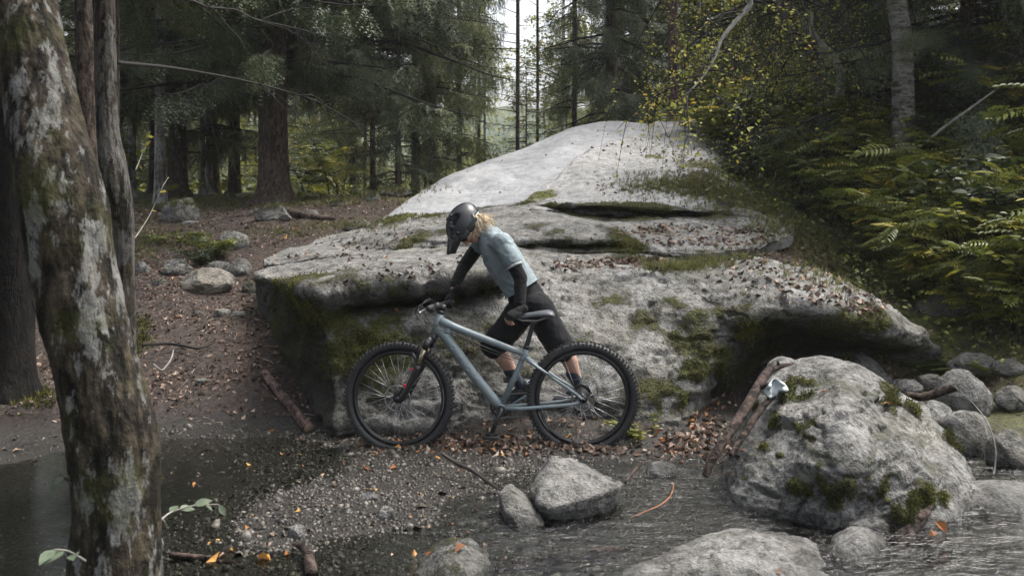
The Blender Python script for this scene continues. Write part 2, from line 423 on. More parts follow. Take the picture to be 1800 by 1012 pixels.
def ground_material():
    m, t, out = newmat('forest_floor_soil'); g = NT(t); p = g.pos()
    sx = g.n('ShaderNodeSeparateXYZ'); g.l(p, sx.inputs[0])
    n1 = g.noise(p, 3, 6, .65); n2 = g.noise(p, 24, 5, .7); n3 = g.noise(p, .6, 4, .6)
    soil = g.ramp(n2, [(.32, (.010, .008, .007)), (.5, (.038, .027, .021)), (.68, (.10, .072, .057))])
    bed = g.ramp(g.noise(p, 70, 4, .8), [(.36, (.008, .007, .005)), (.5, (.034, .029, .022)), (.64, (.11, .10, .082))])
    z = sx.outputs[2]
    bed = g.mix(g.math('MULTIPLY', g.math('SUBTRACT', 0.0, g.math('ADD', z, .045)), 22.0, True), bed, (.010, .009, .006))
    wet = g.ramp(g.math('ADD', z, g.math('MULTIPLY', g.math('SUBTRACT', n1, .5), .12)), [(.04, 1.0), (.26, 0.0)])
    col = g.mix(g.ramp(z, [(.07, 1.0), (.13, 0.0)]), soil, bed)
    col = g.mix(wet, col, g.mix(1.0, col, .38, 'MULTIPLY'))
    # mossy, grassy floor further back and on the right bank
    far = g.math('ADD', g.ramp(g.math('MULTIPLY', sx.outputs[1], .02), [(.28, 0.0), (.36, 1.0)]),
                 g.ramp(g.math('MULTIPLY', sx.outputs[0], .1), [(.24, 0.0), (.36, .8)]), True)
    mk = g.math('MULTIPLY', far, g.ramp(g.math('ADD', g.math('MULTIPLY', n3, .5), g.math('MULTIPLY', n1, .5)), [(.42, .25), (.56, 1.0)]))
    green = g.ramp(g.noise(p, 9, 5, .7), [(.3, (.025, .03, .008)), (.5, (.09, .10, .022)), (.7, (.20, .20, .055))])
    col = g.mix(mk, col, green)
    h = g.math('ADD', n2, n1)
    rg = g.math('SUBTRACT', .9, g.math('MULTIPLY', wet, .5))
    g.pbr(out, col, rg, g.bump(h, 1.0, .03), spec=.4); return m
M_GROUND = ground_material()
tag(link_obj('ground', npmesh('ground', Vg, Qg, M_GROUND)), kind='structure')

# far mountainside across the valley
mx = np.linspace(-114, 114, 120); mv = np.linspace(0, 1, 50)
MX, MVv = np.meshgrid(mx, mv)
MZ = MVv ** .9 * (19 + 6 * fbm(np.stack([MX.ravel() / 40, MX.ravel() * 0, MX.ravel() * 0], 1), 4, 3)).reshape(MX.shape) + .8 * fbm(np.stack([MX.ravel() / 3, MVv.ravel() * 20, MX.ravel() * 0], 1), 4, 5).reshape(MX.shape)
MY = 118 + MVv * 46 - (MX / 114) ** 2 * 25 + 3 * fbm(np.stack([MX.ravel() / 12, MVv.ravel() * 5, MX.ravel() * 0], 1), 4, 8).reshape(MX.shape)
k = (np.arange(49)[:, None] * 120 + np.arange(119)[None]).ravel()
tag(link_obj('mountain', npmesh('mountain', np.stack([MX.ravel(), MY.ravel(), MZ.ravel() - 2], 1), np.stack([k, k + 1, k + 121, k + 120], 1), mountain_material('mountain_forest'))), kind='structure')

# ================================================================ WATER
def water_material():
    m, t, out = newmat('stream_water'); g = NT(t); p = g.pos()
    mp = g.n('ShaderNodeMapping'); mp.inputs['Scale'].default_value = (1, 2.0, 1); g.l(p, mp.inputs[0])
    h = g.math('ADD', g.math('MULTIPLY', g.noise(mp.outputs[0], 13, 4, .55, .6), 1.0), g.math('MULTIPLY', g.noise(mp.outputs[0], 46, 3, .5, .3), .35))
    sx = g.n('ShaderNodeSeparateXYZ'); g.l(p, sx.inputs[0])
    calm = g.ramp(g.math('ADD', g.math('MULTIPLY', sx.outputs[0], .2), .5), [(.10, .12), (.36, .3), (.50, 1.0)])
    b = g.n('ShaderNodeBump'); b.inputs['Distance'].default_value = .016; g.l(h, b.inputs['Height']); g.l(calm, b.inputs['Strength'])
    fr = g.n('ShaderNodeFresnel'); fr.inputs[0].default_value = 1.55; g.l(b.outputs[0], fr.inputs['Normal'])
    tr = g.n('ShaderNodeBsdfTransparent'); tr.inputs[0].default_value = (.74, .77, .73, 1)
    gl = g.n('ShaderNodeBsdfGlossy'); gl.inputs['Roughness'].default_value = .045; g.l(b.outputs[0], gl.inputs['Normal'])
    mxs = g.n('ShaderNodeMixShader'); g.l(fr.outputs[0], mxs.inputs[0]); g.l(tr.outputs[0], mxs.inputs[1]); g.l(gl.outputs[0], mxs.inputs[2])
    g.l(mxs.outputs[0], out.inputs[0]); return m
wx = axis_coords(-1.6, 3.2, .022, (-7, 6), 1.15); wy = axis_coords(4.1, 6.3, .022, (1.5, 8.4), 1.1); WX, WY = np.meshgrid(wx, wy); nwx, nwy = len(wx), len(wy)
wp = np.stack([WX.ravel() * 2.2, WY.ravel() * 5, WX.ravel() * 0], 1)
flow = np.clip((WX.ravel() + .75) / .5, .06, 1)
wq = np.stack([WX.ravel() * 9 + 1.5 * WY.ravel(), WY.ravel() * 17, WX.ravel() * 0], 1); wq += .5 * fbm(wq * .3, 2, 5)[:, None]
WZ = .003 * fbm(wp, 3, 77) + .0085 * flow * fbm(wq, 2, 78) + .0022 * flow * fbm(wq * 2.7, 2, 79)
k = (np.arange(nwy - 1)[:, None] * nwx + np.arange(nwx - 1)[None]).ravel()
tag(link_obj('water', npmesh('water', np.stack([WX.ravel(), WY.ravel(), WZ + .010], 1), np.stack([k, k + 1, k + nwx + 1, k + nwx], 1), water_material())), kind='structure')

# ================================================================ ROCKS
M_GRAN = granite('grey_granite', .045, .28)
M_GRAN_D = granite('dark_wet_granite', .035, .24)
M_GRAN_L = granite('pale_granite', .045, .34, stain=.5)
M_SLAB = None
def slab_material():
    m, t, out = newmat('smooth_glacier_polished_granite'); g = NT(t); p = g.pos()
    mp = g.n('ShaderNodeMapping'); mp.inputs['Scale'].default_value = (1, .5, 1.4); mp.inputs['Rotation'].default_value = (0, 0, .5); g.l(p, mp.inputs[0])
    a = g.noise(mp.outputs[0], 1.1, 6, .62, .5); b = g.noise(p, 30, 5, .7); c = g.noise(p, 7, 5, .7)
    sm = g.ramp(g.mix(.35, a, b), [(.30, (.13, .135, .14)), (.5, (.265, .27, .275)), (.66, (.39, .395, .40))])
    rg = g.ramp(g.mix(.5, b, c), [(.34, (.10, .10, .095)), (.5, (.27, .27, .26)), (.64, (.46, .455, .44))])
    st = g.noise(mp.outputs[0], 5.5, 7, .75, 1.2)
    sm = g.mix(.55, sm, g.ramp(st, [(.35, .55), (.5, 1.0), (.62, 1.3)]), 'MULTIPLY')
    sm = g.mix(g.ramp(g.noise(p, 19, 6, .8), [(.60, 0.0), (.66, .6)]), sm, (.09, .09, .08))
    col = g.mix(g.attr('rough_side'), sm, rg)
    mo = g.attr('moss'); mk = g.ramp(g.math('ADD', g.math('MULTIPLY', mo, .62), g.math('MULTIPLY', g.noise(p, 9, 6, .7), .55)), [(.50, 0.0), (.6, 1.0)])
    col = g.mix(mk, col, g.ramp(g.noise(p, 28, 4, .7), [(.3, (.02, .025, .006)), (.5, (.065, .07, .013)), (.7, (.16, .155, .03))]))
    h = g.math('ADD', g.math('MULTIPLY', b, .5), c)
    g.pbr(out, col, g.math('ADD', .55, g.math('MULTIPLY', g.attr('rough_side'), .3)), g.bump(h, .7, .03), spec=.4); return m

def loft(name, cols, nu, nv, disp=.05, seed=0, mossf=None, mat=None, parent=None, amp_fn=None, extra=None, rough=1.0):
    C = np.array([[tuple(P(*pt)) for pt in c] for c in cols])       # (k, rows, 3)
    C = catmull(C, nu); C = np.swapaxes(catmull(np.swapaxes(C, 0, 1), nv), 0, 1)   # (nu, nv, 3)
    V = C.reshape(-1, 3)
    k = (np.arange(nu - 1)[:, None] * nv + np.arange(nv - 1)[None]).ravel()
    Q = np.stack([k, k + nv, k + nv + 1, k + 1], 1)
    N = vnormals(V, Q)
    N2 = N
    big = fbm(V * np.array([1.1, 1.1, 2.0]), 4, seed) * disp * 1.4
    st = fbm(V * np.array([1.6, 1.6, 6.0]) + 5, 4, seed + 3, ridge=True) * disp * .55
    fine = fbm(V * 9, 5, seed + 7, gain=.6) * disp * .34 * rough
    crk = fbm(V * np.array([2.2, 2.2, 4.5]) + 9, 4, seed + 11, ridge=True); crk = -np.clip((crk - .62) / .3, 0, 1) * disp * .8 * rough
    d = big + st + fine + crk
    if amp_fn is not None: d = d * amp_fn(V)
    V = V + N2 * d[:, None]
    uu = np.repeat(np.linspace(0, 1, nu), nv); vv = np.tile(np.linspace(0, 1, nv), nu)
    A = {'moss': mossf(V, N, uu, vv) if mossf else np.zeros(len(V))}
    if extra: A.update(extra(V, N, uu, vv))
    if mossf: V = V + N * (np.clip(A['moss'] - .5, 0, .5) * .05 * (1 + fbm(V * 25, 3, 3)))[:, None]
    o = link_obj(name, npmesh(name, V, Q, mat, True, A), parent)
    return o

def spots(V, L):
    """moss or dark tone mask from (px,py,Y,radius m,strength)"""
    m = np.zeros(len(V))
    for px, py, Y, r, s in L:
        c = np.array(P(px, py, Y)); d = np.linalg.norm((V - c) * np.array([.8, .8, 1.5]), axis=1)
        m = np.maximum(m, s * np.clip(1.35 - d / r, 0, 1))
    return m

outc = empty('rock_outcrop', tuple(P(900, 760, 7.6)))
tag(outc, 'huge grey granite outcrop with layered mossy ledges rising behind the bicycle', 'rock')
OUT_INV = Matrix.Translation(-outc.location)
def under(o, root):
    o.parent = root; o.matrix_parent_inverse = Matrix.Translation(-Vector(root.location)); return o

FRONT = [
 [(462,562,9.4),(460,527,9.3),(458,517,9.25),(456,510,9.2),(455,502,9.2),(455,497,9.2),(453,491,9.2),(450,483,9.15),(470,474,9.7),(520,457,10.6),(530,472,10.8)],
 [(494,640,8.55),(490,588,8.5),(488,565,8.5),(486,545,8.5),(484,528,8.5),(483,515,8.5),(481,502,8.5),(478,488,8.5),(505,473,9.2),(550,453,10.3),(560,470,10.6)],
 [(540,740,7.65),(535,700,7.5),(533,655,7.5),(531,610,7.5),(530,570,7.5),(528,545,7.5),(526,522,7.5),(522,500,7.5),(555,475,8.5),(610,449,9.9),(620,465,10.2)],
 [(582,810,7.15),(578,765,6.9),(580,705,6.95),(578,645,7.0),(574,590,7.08),(570,558,7.14),(563,532,7.12),(556,507,7.12),(590,478,8.2),(640,446,9.8),(650,462,10.1)],
 [(612,800,7.1),(610,758,6.84),(608,700,6.92),(606,640,7.0),(603,572,7.14),(600,550,7.5),(597,532,7.2),(590,503,7.12),(618,476,8.1),(662,445,9.7),(672,461,10.0)],
 [(660,800,7.2),(660,755,6.84),(660,700,6.93),(660,630,7.03),(660,560,7.18),(660,540,7.9),(660,522,7.32),(655,495,7.16),(660,472,8.0),(700,443,9.6),(710,460,9.9)],
 [(750,800,7.2),(750,755,6.86),(750,695,6.96),(750,625,7.08),(750,554,7.25),(750,535,8.0),(750,515,7.38),(750,488,7.2),(750,467,8.0),(750,438,9.6),(760,455,9.9)],
 [(820,800,7.2),(820,748,6.98),(820,695,7.06),(820,625,7.18),(820,544,7.38),(820,529,7.9),(820,510,7.46),(820,483,7.28),(820,465,8.1),(820,437,9.5),(830,455,9.9)],
 [(880,800,7.2),(880,745,7.02),(880,690,7.08),(880,620,7.22),(880,532,7.42),(880,518,7.65),(880,505,7.5),(880,478,7.4),(880,462,8.2),(880,438,9.3),(885,455,9.7)],
 [(960,800,7.2),(960,745,7.05),(960,695,7.1),(960,620,7.3),(960,560,7.5),(960,530,7.65),(960,505,7.8),(960,482,8.0),(960,468,8.6),(960,447,9.3),(962,465,9.6)],
 [(1080,800,7.2),(1080,752,7.05),(1080,700,7.1),(1080,622,7.35),(1080,560,7.6),(1080,525,7.8),(1080,497,8.05),(1080,480,8.25),(1080,468,8.8),(1080,450,9.3),(1082,468,9.6)],
 [(1175,800,7.25),(1178,752,7.1),(1180,700,7.15),(1180,640,7.35),(1180,580,7.6),(1180,538,7.75),(1180,505,7.95),(1180,482,8.25),(1182,473,8.8),(1185,456,9.3),(1190,474,9.6)],
 [(1225,800,7.7),(1228,750,7.6),(1235,700,7.55),(1240,650,7.5),(1245,600,7.5),(1248,565,7.6),(1245,540,7.75),(1240,505,7.95),(1245,474,8.6),(1250,461,9.1),(1255,478,9.4)],
 [(1280,800,8.4),(1285,745,8.3),(1290,700,8.2),(1295,650,8.0),(1298,608,7.75),(1300,578,7.62),(1300,560,7.56),(1300,515,7.75),(1300,466,8.5),(1305,461,9.0),(1310,480,9.3)],
 [(1340,760,8.8),(1340,715,8.7),(1340,680,8.6),(1340,635,8.4),(1340,596,8.1),(1340,566,7.75),(1340,548,7.5),(1340,505,7.72),(1340,462,8.4),(1345,466,8.9),(1350,488,9.2)],
 [(1440,745,8.9),(1440,705,8.8),(1440,670,8.7),(1440,630,8.5),(1440,596,8.2),(1440,570,7.8),(1440,546,7.45),(1440,515,7.62),(1440,488,8.0),(1440,492,8.5),(1445,515,8.8)],
 [(1530,720,8.8),(1530,690,8.7),(1530,660,8.6),(1530,635,8.45),(1530,610,8.2),(1530,595,7.9),(1530,578,7.62),(1530,550,7.62),(1530,527,7.95),(1530,530,8.4),(1535,555,8.7)],
 [(1610,690,8.6),(1610,665,8.5),(1610,645,8.4),(1610,630,8.3),(1610,618,8.15),(1610,610,8.0),(1610,603,7.9),(1610,588,7.85),(1610,576,8.0),(1610,582,8.3),(1615,600,8.5)],
 [(1655,640,8.4),(1655,630,8.35),(1655,625,8.3),(1655,618,8.25),(1655,614,8.2),(1655,612,8.2),(1655,610,8.2),(1655,606,8.2),(1655,604,8.25),(1655,608,8.3),(1655,620,8.4)]]
def moss_front(V, N, u, v):
    m = spots(V, [(540,505,7.4,.22,.9),(500,492,8.4,.25,.8),(600,505,7.05,.3,.75),(690,525,7.1,.3,.75),(790,520,7.3,.28,.85),(850,510,7.4,.22,.9),(640,520,7.1,.2,.8),
        (1240,600,7.5,.28,.95),(1215,650,7.4,.2,1.),(1265,590,7.5,.2,.95),(1150,700,7.15,.25,1.),(1190,705,7.2,.2,.95),(1230,560,7.7,.18,.8),(1330,580,7.8,.5,1.1),
        (1450,575,7.7,.35,1.2),(1500,570,7.6,.3,1.1),(1400,590,8.0,.5,.9),(1300,640,7.9,.6,.95),(1100,540,7.7,.35,.62),(1130,575,7.6,.2,.72),(1180,540,7.8,.2,.7),
        (1010,620,7.3,.3,.55),(960,640,7.2,.3,.6),(700,600,7.15,.25,.55),(690,650,7.1,.3,.62),(830,600,7.2,.35,.6),(600,690,6.95,.2,.5),(1570,600,8.,.25,.7),(560,600,7.1,.8,.95),(530,560,7.6,.9,1.0),(500,540,8.2,.6,.9),
        (1160,470,8.9,.3,.8),(1110,465,9.,.25,.8)])
    return m * np.clip(.85 + .9 * fbm(V * 5, 4, 4), 0, 1.2)
def algae_shade_front(V, N, u, v):  # dark growth, plus shade painted into left face, crevices and right undercut
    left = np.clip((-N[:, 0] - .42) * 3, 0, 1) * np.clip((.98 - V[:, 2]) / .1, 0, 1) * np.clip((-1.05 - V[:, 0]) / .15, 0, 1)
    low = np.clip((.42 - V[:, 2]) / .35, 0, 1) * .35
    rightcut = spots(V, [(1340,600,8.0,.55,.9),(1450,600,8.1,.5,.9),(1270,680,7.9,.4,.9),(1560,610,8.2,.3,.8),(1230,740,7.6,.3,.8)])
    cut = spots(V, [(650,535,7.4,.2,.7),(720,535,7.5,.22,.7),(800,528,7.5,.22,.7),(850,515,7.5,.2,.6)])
    return {'algae_shade': np.maximum.reduce([left, low, rightcut * .8, cut])}
M_FRONT = granite('lichened_granite', .04, .33, algae_shade=True, stain=.65)
o = loft('front_rock_face', FRONT, 440, 220, .06, 21, moss_front, M_FRONT, extra=algae_shade_front); under(o, outc)

LEDGE = [
 [(464,480,10.3),(465,467,10.2),(465,466,10.2),(465,465,10.2),(465,464,10.3),(466,463,10.4),(466,463,10.5),(467,462,10.6),(468,462,10.7),(468,461,10.8),(468,480,11)],
 [(560,480,10.2),(560,462,9.9),(560,458,10.0),(560,455,10.0),(560,448,10.1),(565,437,10.6),(570,429,11.1),(572,426,11.3),(575,422,11.5),(580,416,12),(580,432,12.5)],
 [(640,475,10.1),(640,458,9.8),(640,452,9.95),(640,449,9.9),(640,440,10),(644,424,10.6),(648,414,11),(650,411,11.2),(650,408,11.4),(652,402,12),(655,418,12.5)],
 [(700,472,9.7),(700,454,9.45),(700,449,9.6),(700,443,9.5),(700,424,9.7),(703,404,10.3),(705,398,10.9),(706,395,11.1),(708,392,11.4),(710,387,12),(712,404,12.5)],
 [(780,470,9.5),(780,449,9.2),(780,444,9.35),(780,436,9.25),(780,415,9.4),(780,396,10.1),(780,388,10.8),(780,385,11),(780,382,11.3),(780,378,12),(780,395,12.5)],
 [(860,466,9.3),(860,446,9.1),(860,442,9.3),(860,434,9.2),(860,410,9.4),(860,386,10.2),(860,377,10.8),(860,374,11),(860,370,11.3),(860,365,12),(860,382,12.5)],
 [(930,462,9.3),(930,442,9.1),(930,440,9.6),(930,425,9.1),(930,404,9.4),(930,380,10.2),(930,370,10.8),(930,368,11.0),(930,362,11.2),(930,356,12),(930,372,12.6)],
 [(1010,462,9.3),(1010,442,9.1),(1010,438,9.65),(1010,424,9.1),(1010,402,9.4),(1010,386,10.1),(1010,380,10.5),(1010,372,11.4),(1010,361,10.8),(1010,352,11.8),(1010,367,12.6)],
 [(1085,462,9.4),(1085,441,9.2),(1085,437,9.65),(1085,424,9.2),(1086,406,9.45),(1088,392,10.0),(1090,388,10.5),(1090,378,11.5),(1090,362,10.8),(1090,353,11.8),(1090,367,12.6)],
 [(1125,462,9.5),(1125,442,9.3),(1125,439,9.4),(1125,434,9.4),(1125,422,9.6),(1128,404,10.1),(1130,389,10.6),(1130,378,11.5),(1130,366,10.9),(1130,356,11.8),(1130,370,12.6)],
 [(1220,465,9.5),(1220,446,9.4),(1220,442,9.45),(1220,436,9.5),(1220,420,9.9),(1220,402,10.3),(1220,384,10.8),(1220,378,11.2),(1220,370,10.9),(1220,361,11.7),(1220,376,12.4)],
 [(1310,458,9.7),(1310,437,9.6),(1310,433,9.7),(1310,428,9.8),(1310,414,10.2),(1310,402,10.5),(1310,390,10.8),(1310,386,10.95),(1310,379,11),(1310,371,11.6),(1310,386,12)],
 [(1395,430,10.6),(1395,412,10.6),(1395,411,10.6),(1395,410,10.65),(1395,408,10.7),(1395,406,10.75),(1395,405,10.8),(1395,404,10.85),(1395,403,10.9),(1395,402,11),(1395,415,11.2)]]
def moss_ledge(V, N, u, v):
    m = spots(V, [(1010,432,9.3,.3,1.),(1080,428,9.4,.3,1.),(950,436,9.3,.25,1.),(1040,375,11,.35,1.),(1110,372,11,.4,1.),(1160,375,11,.35,.95),(990,368,11,.25,.9),
        (940,405,9.6,.22,.8),(980,415,9.3,.25,.75),(1080,405,9.6,.2,.8),(730,420,9.7,.3,.8),(700,440,9.5,.2,.85),(760,410,9.8,.3,.75),(640,425,10.6,.3,.6),(920,362,11.3,.2,.9),(860,366,11.6,.2,.8),(700,390,11.7,.25,.9),(760,382,11.7,.3,.9),(1250,372,11.,.3,.8)])
    return m * np.clip(.85 + .9 * fbm(V * 5, 4, 4), 0, 1.2)
o = loft('layered_ledge', LEDGE, 360, 170, .05, 44, moss_ledge, M_GRAN_L); under(o, outc)

SLAB = [
 [(665,400,11.8),(667,390,12),(668,388,12.2),(670,386,12.4),(672,385,12.6),(674,384,12.8),(678,395,13.2),(680,420,14)],
 [(720,395,11.3),(722,378,12),(727,362,12.8),(733,350,13.3),(738,342,13.7),(744,335,14.1),(750,345,15),(760,380,16.5)],
 [(800,400,11),(810,375,11.8),(815,345,13),(818,318,14),(822,303,14.6),(828,293,15.2),(835,305,16.5),(850,350,18)],
 [(880,390,10.8),(890,370,11.6),(898,335,13),(905,300,14.4),(912,278,15.5),(920,261,16.3),(930,275,17.5),(940,330,19.5)],
 [(950,385,10.9),(960,362,11.5),(975,325,12.9),(985,285,14.6),(995,250,16.2),(1005,225,17.4),(1015,240,18.8),(1030,300,21)],
 [(1030,380,11),(1040,358,11.5),(1050,320,12.9),(1058,280,14.6),(1064,243,16.5),(1070,214,18.2),(1075,228,19.5),(1085,290,21.5)],
 [(1120,380,11.1),(1130,358,11.5),(1140,325,12.7),(1148,285,14.4),(1154,247,16.3),(1160,219,18),(1165,235,19.5),(1175,290,21.5)],
 [(1230,382,11.2),(1235,366,11.5),(1240,338,12.3),(1245,302,13.6),(1247,262,15.5),(1250,228,17.5),(1255,240,19),(1260,290,21)],
 [(1335,390,11.8),(1335,372,12),(1320,345,13),(1305,318,14.5),(1290,290,16),(1280,262,17.5),(1280,270,19),(1285,300,20)]]
_line = np.array([tuple(P(*q))[:2] for q in [(880,372,11.3),(935,345,12.3),(975,318,13.2),(1005,295,14.2),(1018,282,14.7),(1060,265,15.6),(1120,240,16.8),(1165,218,18.3)]])
def side(V):
    yy = V[:, 1]; xl = np.interp(yy, _line[:, 1], _line[:, 0])
    return V[:, 0] - xl + .12 * fbm(V * 1.7, 3, 12)
def slab_extra(V, N, u, v): return {'rough_side': np.clip(side(V) / .12 + .5, 0, 1)}
def slab_amp(V): return .42 + .9 * np.clip(side(V) / .2 + .5, 0, 1)
M_SLAB = slab_material()
o = loft('smooth_slab', SLAB, 240, 260, .045, 63, lambda V, N, u, v: spots(V, [(905,362,11.6,.3,.9),(950,352,12,.25,.7),(1150,285,14.5,.2,.7),(1230,340,12.4,.3,.8),(1240,300,13.7,.3,.7),(700,385,12,.25,.8)]) , M_SLAB, amp_fn=slab_amp, extra=slab_extra)
me = o.data; co = np.empty(len(me.vertices) * 3, dtype=np.float32); me.vertices.foreach_get('co', co); co = co.reshape(-1, 3)
s_ = side(co); co[:, 2] += np.clip(s_ / .05, 0, 1) * .05; me.vertices.foreach_set('co', co.ravel()); me.update(); under(o, outc)

# ---- free boulders
BTREES = []
_ico = {}
def ico(n):
    if n not in _ico:
        bm = bmesh.new(); bmesh.ops.create_icosphere(bm, subdivisions=n, radius=1.0)
        v = np.array([x.co[:] for x in bm.verts]); f = np.array([[y.index for y in x.verts] for x in bm.faces]); bm.free(); _ico[n] = (v, f)
    return _ico[n]
def boulder(label, px, py, wpx, hpx, seed, cat='boulder', name='boulder', dratio=.8, moss=.4, mat=None, cuts=7, sub=5, group=None, Y=None, sink=.22, spin=None, bumpy=.10, at=None):
    rng = np.random.default_rng(seed)
    if at is not None: c = Vector(at)
    else: c = hit(px, py)
    if at is None:
        w = wpx * c.y / 1750; h = hpx * c.y / 1750
        top = P(px, py, c.y).z + h; bot = min(c.z, gz(c.x, c.y + w * dratio / 2) - .02); c.z = bot; h = max(h, top - bot)
    else: w, h = wpx, hpx
    d = w * dratio
    V, Fc = ico(sub); V = V.copy()
    for k in range(cuts):                       # flat facets
        n = rng.normal(size=3); n[2] = abs(n[2]) * .8; n /= np.linalg.norm(n); lim = rng.uniform(.62, .88)
        dd = V @ n; ex = np.clip(dd - lim, 0, None); V = V - ex[:, None] * n * .86
    r = 1 + fbm(V * 1.3 + seed, 4, seed) * bumpy * 1.5 + fbm(V * 5 + seed, 5, seed + 2, gain=.6) * bumpy * .55
    V = V * r[:, None]
    V /= np.abs(V).max(0)
    N = vnormals(V, Fc)
    m = np.clip((N[:, 2] * .5 + .3), 0, 1) * moss + moss * .8 * fbm(V * 2.4 + 3, 4, seed)
    V = V * np.array([w / 2, d / 2, h * (1 + sink) / 2])
    me = npmesh(name, V, Fc, mat or M_GRAN, True, {'moss': m})
    o = link_obj(name, me); o.rotation_euler = (0, 0, 0 if spin is None else spin)
    o.location = (c.x, c.y + (d / 2 if at is None else 0), c.z + h * (1 - sink) / 2)
    tag(o, label, cat, group); return o

BIG = [
 [(1246,870,5.9)]*9,
 [(1285,930,5.6),(1286,885,5.52),(1296,845,5.6),(1308,795,5.75),(1322,745,5.95),(1338,695,6.15),(1355,658,6.4),(1365,665,6.7),(1370,720,6.9)],
 [(1340,955,5.4),(1342,912,5.3),(1352,860,5.35),(1362,800,5.5),(1372,745,5.75),(1385,690,6.0),(1398,650,6.35),(1405,652,6.65),(1405,720,6.9)],
 [(1410,975,5.25),(1412,925,5.15),(1410,868,5.17),(1412,805,5.3),(1420,742,5.55),(1432,690,5.9),(1446,645,6.25),(1450,648,6.6),(1450,710,6.8)],
 [(1470,985,5.15),(1472,935,5.05),(1474,880,5.1),(1476,812,5.12),(1478,748,5.3),(1482,694,5.6),(1492,650,6.15),(1498,650,6.5),(1498,710,6.7)],
 [(1545,990,5.15),(1545,940,5.05),(1550,880,5.12),(1550,825,5.22),(1550,762,5.52),(1550,712,5.85),(1552,668,6.05),(1555,672,6.4),(1555,720,6.6)],
 [(1600,985,5.15),(1600,935,5.08),(1602,885,5.2),(1604,835,5.3),(1600,785,5.5),(1595,738,5.75),(1592,695,6.0),(1592,698,6.3),(1590,740,6.5)],
 [(1650,970,5.2),(1650,925,5.15),(1652,880,5.28),(1650,838,5.4),(1645,798,5.6),(1640,762,5.8),(1636,728,6.0),(1636,732,6.3),(1635,770,6.5)],
 [(1705,940,5.4),(1705,905,5.35),(1700,878,5.42),(1694,850,5.52),(1686,822,5.65),(1676,795,5.8),(1666,770,5.95),(1664,775,6.2),(1660,800,6.4)],
 [(1738,890,5.75)]*9]
def moss_big(V, N, u, v):
    m = spots(V, [(1400,700,5.9,.16,.85),(1370,740,5.8,.14,.8),(1440,750,5.5,.12,1.1),(1350,720,6.0,.12,1.),(1385,690,6.0,.14,1.),(1420,680,6.0,.1,1.),(1460,850,5.1,.14,1.),(1400,860,5.15,.1,.9),(1590,900,5.1,.12,1.),(1550,850,5.15,.12,.9),(1330,830,5.6,.12,.85),(1340,790,5.65,.1,.8),(1450,815,5.25,.16,.95),(1490,810,5.2,.12,.8),(1530,850,5.15,.12,.8),
        (1620,870,5.2,.14,.85),(1560,880,5.1,.1,.7),(1340,765,5.7,.06,.9),(1385,800,5.45,.06,.9),(1560,690,5.9,.14,.8),(1590,720,5.8,.15,.75),(1670,770,5.9,.1,.95),(1680,790,5.85,.08,.95),(1520,720,5.7,.15,.55),(1420,770,5.4,.1,.85),(1480,880,5.1,.12,.7),(1660,880,5.3,.1,.8)])
    return m * np.clip(.75 + 1.5 * fbm(V * 11, 4, 4), 0, 1.2)
def big_amp(V): return np.ones(len(V)) * 1.0
o = loft('boulder', BIG, 300, 200, .058, 5, moss_big, granite('speckled_granite', .02, .28, speck=45, stain=.85))
tag(o, 'largest loose boulder, pale speckled granite with moss tufts, at the right of the stream', 'boulder')

def hullrock(label, pts, seed=0, cat='boulder', name='boulder', mat=None, moss=.2, voxel=.014, smooth=4, amp=.02, zb=-.18):
    pts = [P(*q) if len(q) == 3 else P(q[0], q[1], q[2]) for q in pts]; c = sum(pts, Vector()) / len(pts); c.z = max(0, zb)
    bm = bmesh.new()
    for q in pts: bm.verts.new(q - c)
    for q in pts:                                             # the part below the bed
        bm.verts.new(Vector(((q.x - c.x) * .8, (q.y - c.y) * .75 + .03, zb - c.z)))
    bmesh.ops.convex_hull(bm, input=bm.verts); me = bpy.data.meshes.new('h'); bm.to_mesh(me); bm.free()
    o = bpy.data.objects.new('h', me); COL.objects.link(o); m = o.modifiers.new('r', 'REMESH'); m.mode = 'VOXEL'; m.voxel_size = voxel; s_ = o.modifiers.new('s', 'SMOOTH'); s_.factor = .5; s_.iterations = smooth
    ev = o.evaluated_get(bpy.context.evaluated_depsgraph_get()); me2 = bpy.data.meshes.new_from_object(ev); bpy.data.objects.remove(o)
    co = np.empty(len(me2.vertices) * 3, dtype=np.float32); me2.vertices.foreach_get('co', co); co = co.reshape(-1, 3).astype(float)
    nr = np.empty(len(co) * 3, dtype=np.float32); me2.vertices.foreach_get('normal', nr); nr = nr.reshape(-1, 3)
    d = fbm(co * 3 + seed, 3, seed) * amp * 1.6 + fbm(co * 9 + seed, 4, seed + 1, ridge=True) * amp * .7 + fbm(co * 30, 3, seed + 2) * amp * .35
    co = co + nr * d[:, None]; me2.vertices.foreach_set('co', co.astype(np.float32).ravel())
    at = me2.attributes.new('moss', 'FLOAT', 'POINT'); at.data.foreach_set('value', (np.clip(nr[:, 2] * .5 + .35, 0, 1) * moss + moss * .5 * fbm(co * 4, 3, seed)).astype(np.float32))
    me2.polygons.foreach_set('use_smooth', np.ones(len(me2.polygons), dtype=bool)); me2.materials.clear(); me2.materials.append(mat or M_GRAN); me2.name = name
    o = link_obj(name, me2); o.location = c; tag(o, label, cat); return o
B = boulder
hullrock('wedge shaped pale granite rock with a dark undercut standing in the stream', [(970,799,5.5),(1003,803,5.65),(1099,849,5.5),(1088,856,5.35),(1000,885,5.18),(962,893,5.15),(945,885,5.2),(931,860,5.4),(945,830,5.75),(1050,845,5.85)], 26, mat=M_GRAN, moss=.1, amp=.014, smooth=1, zb=-.12)
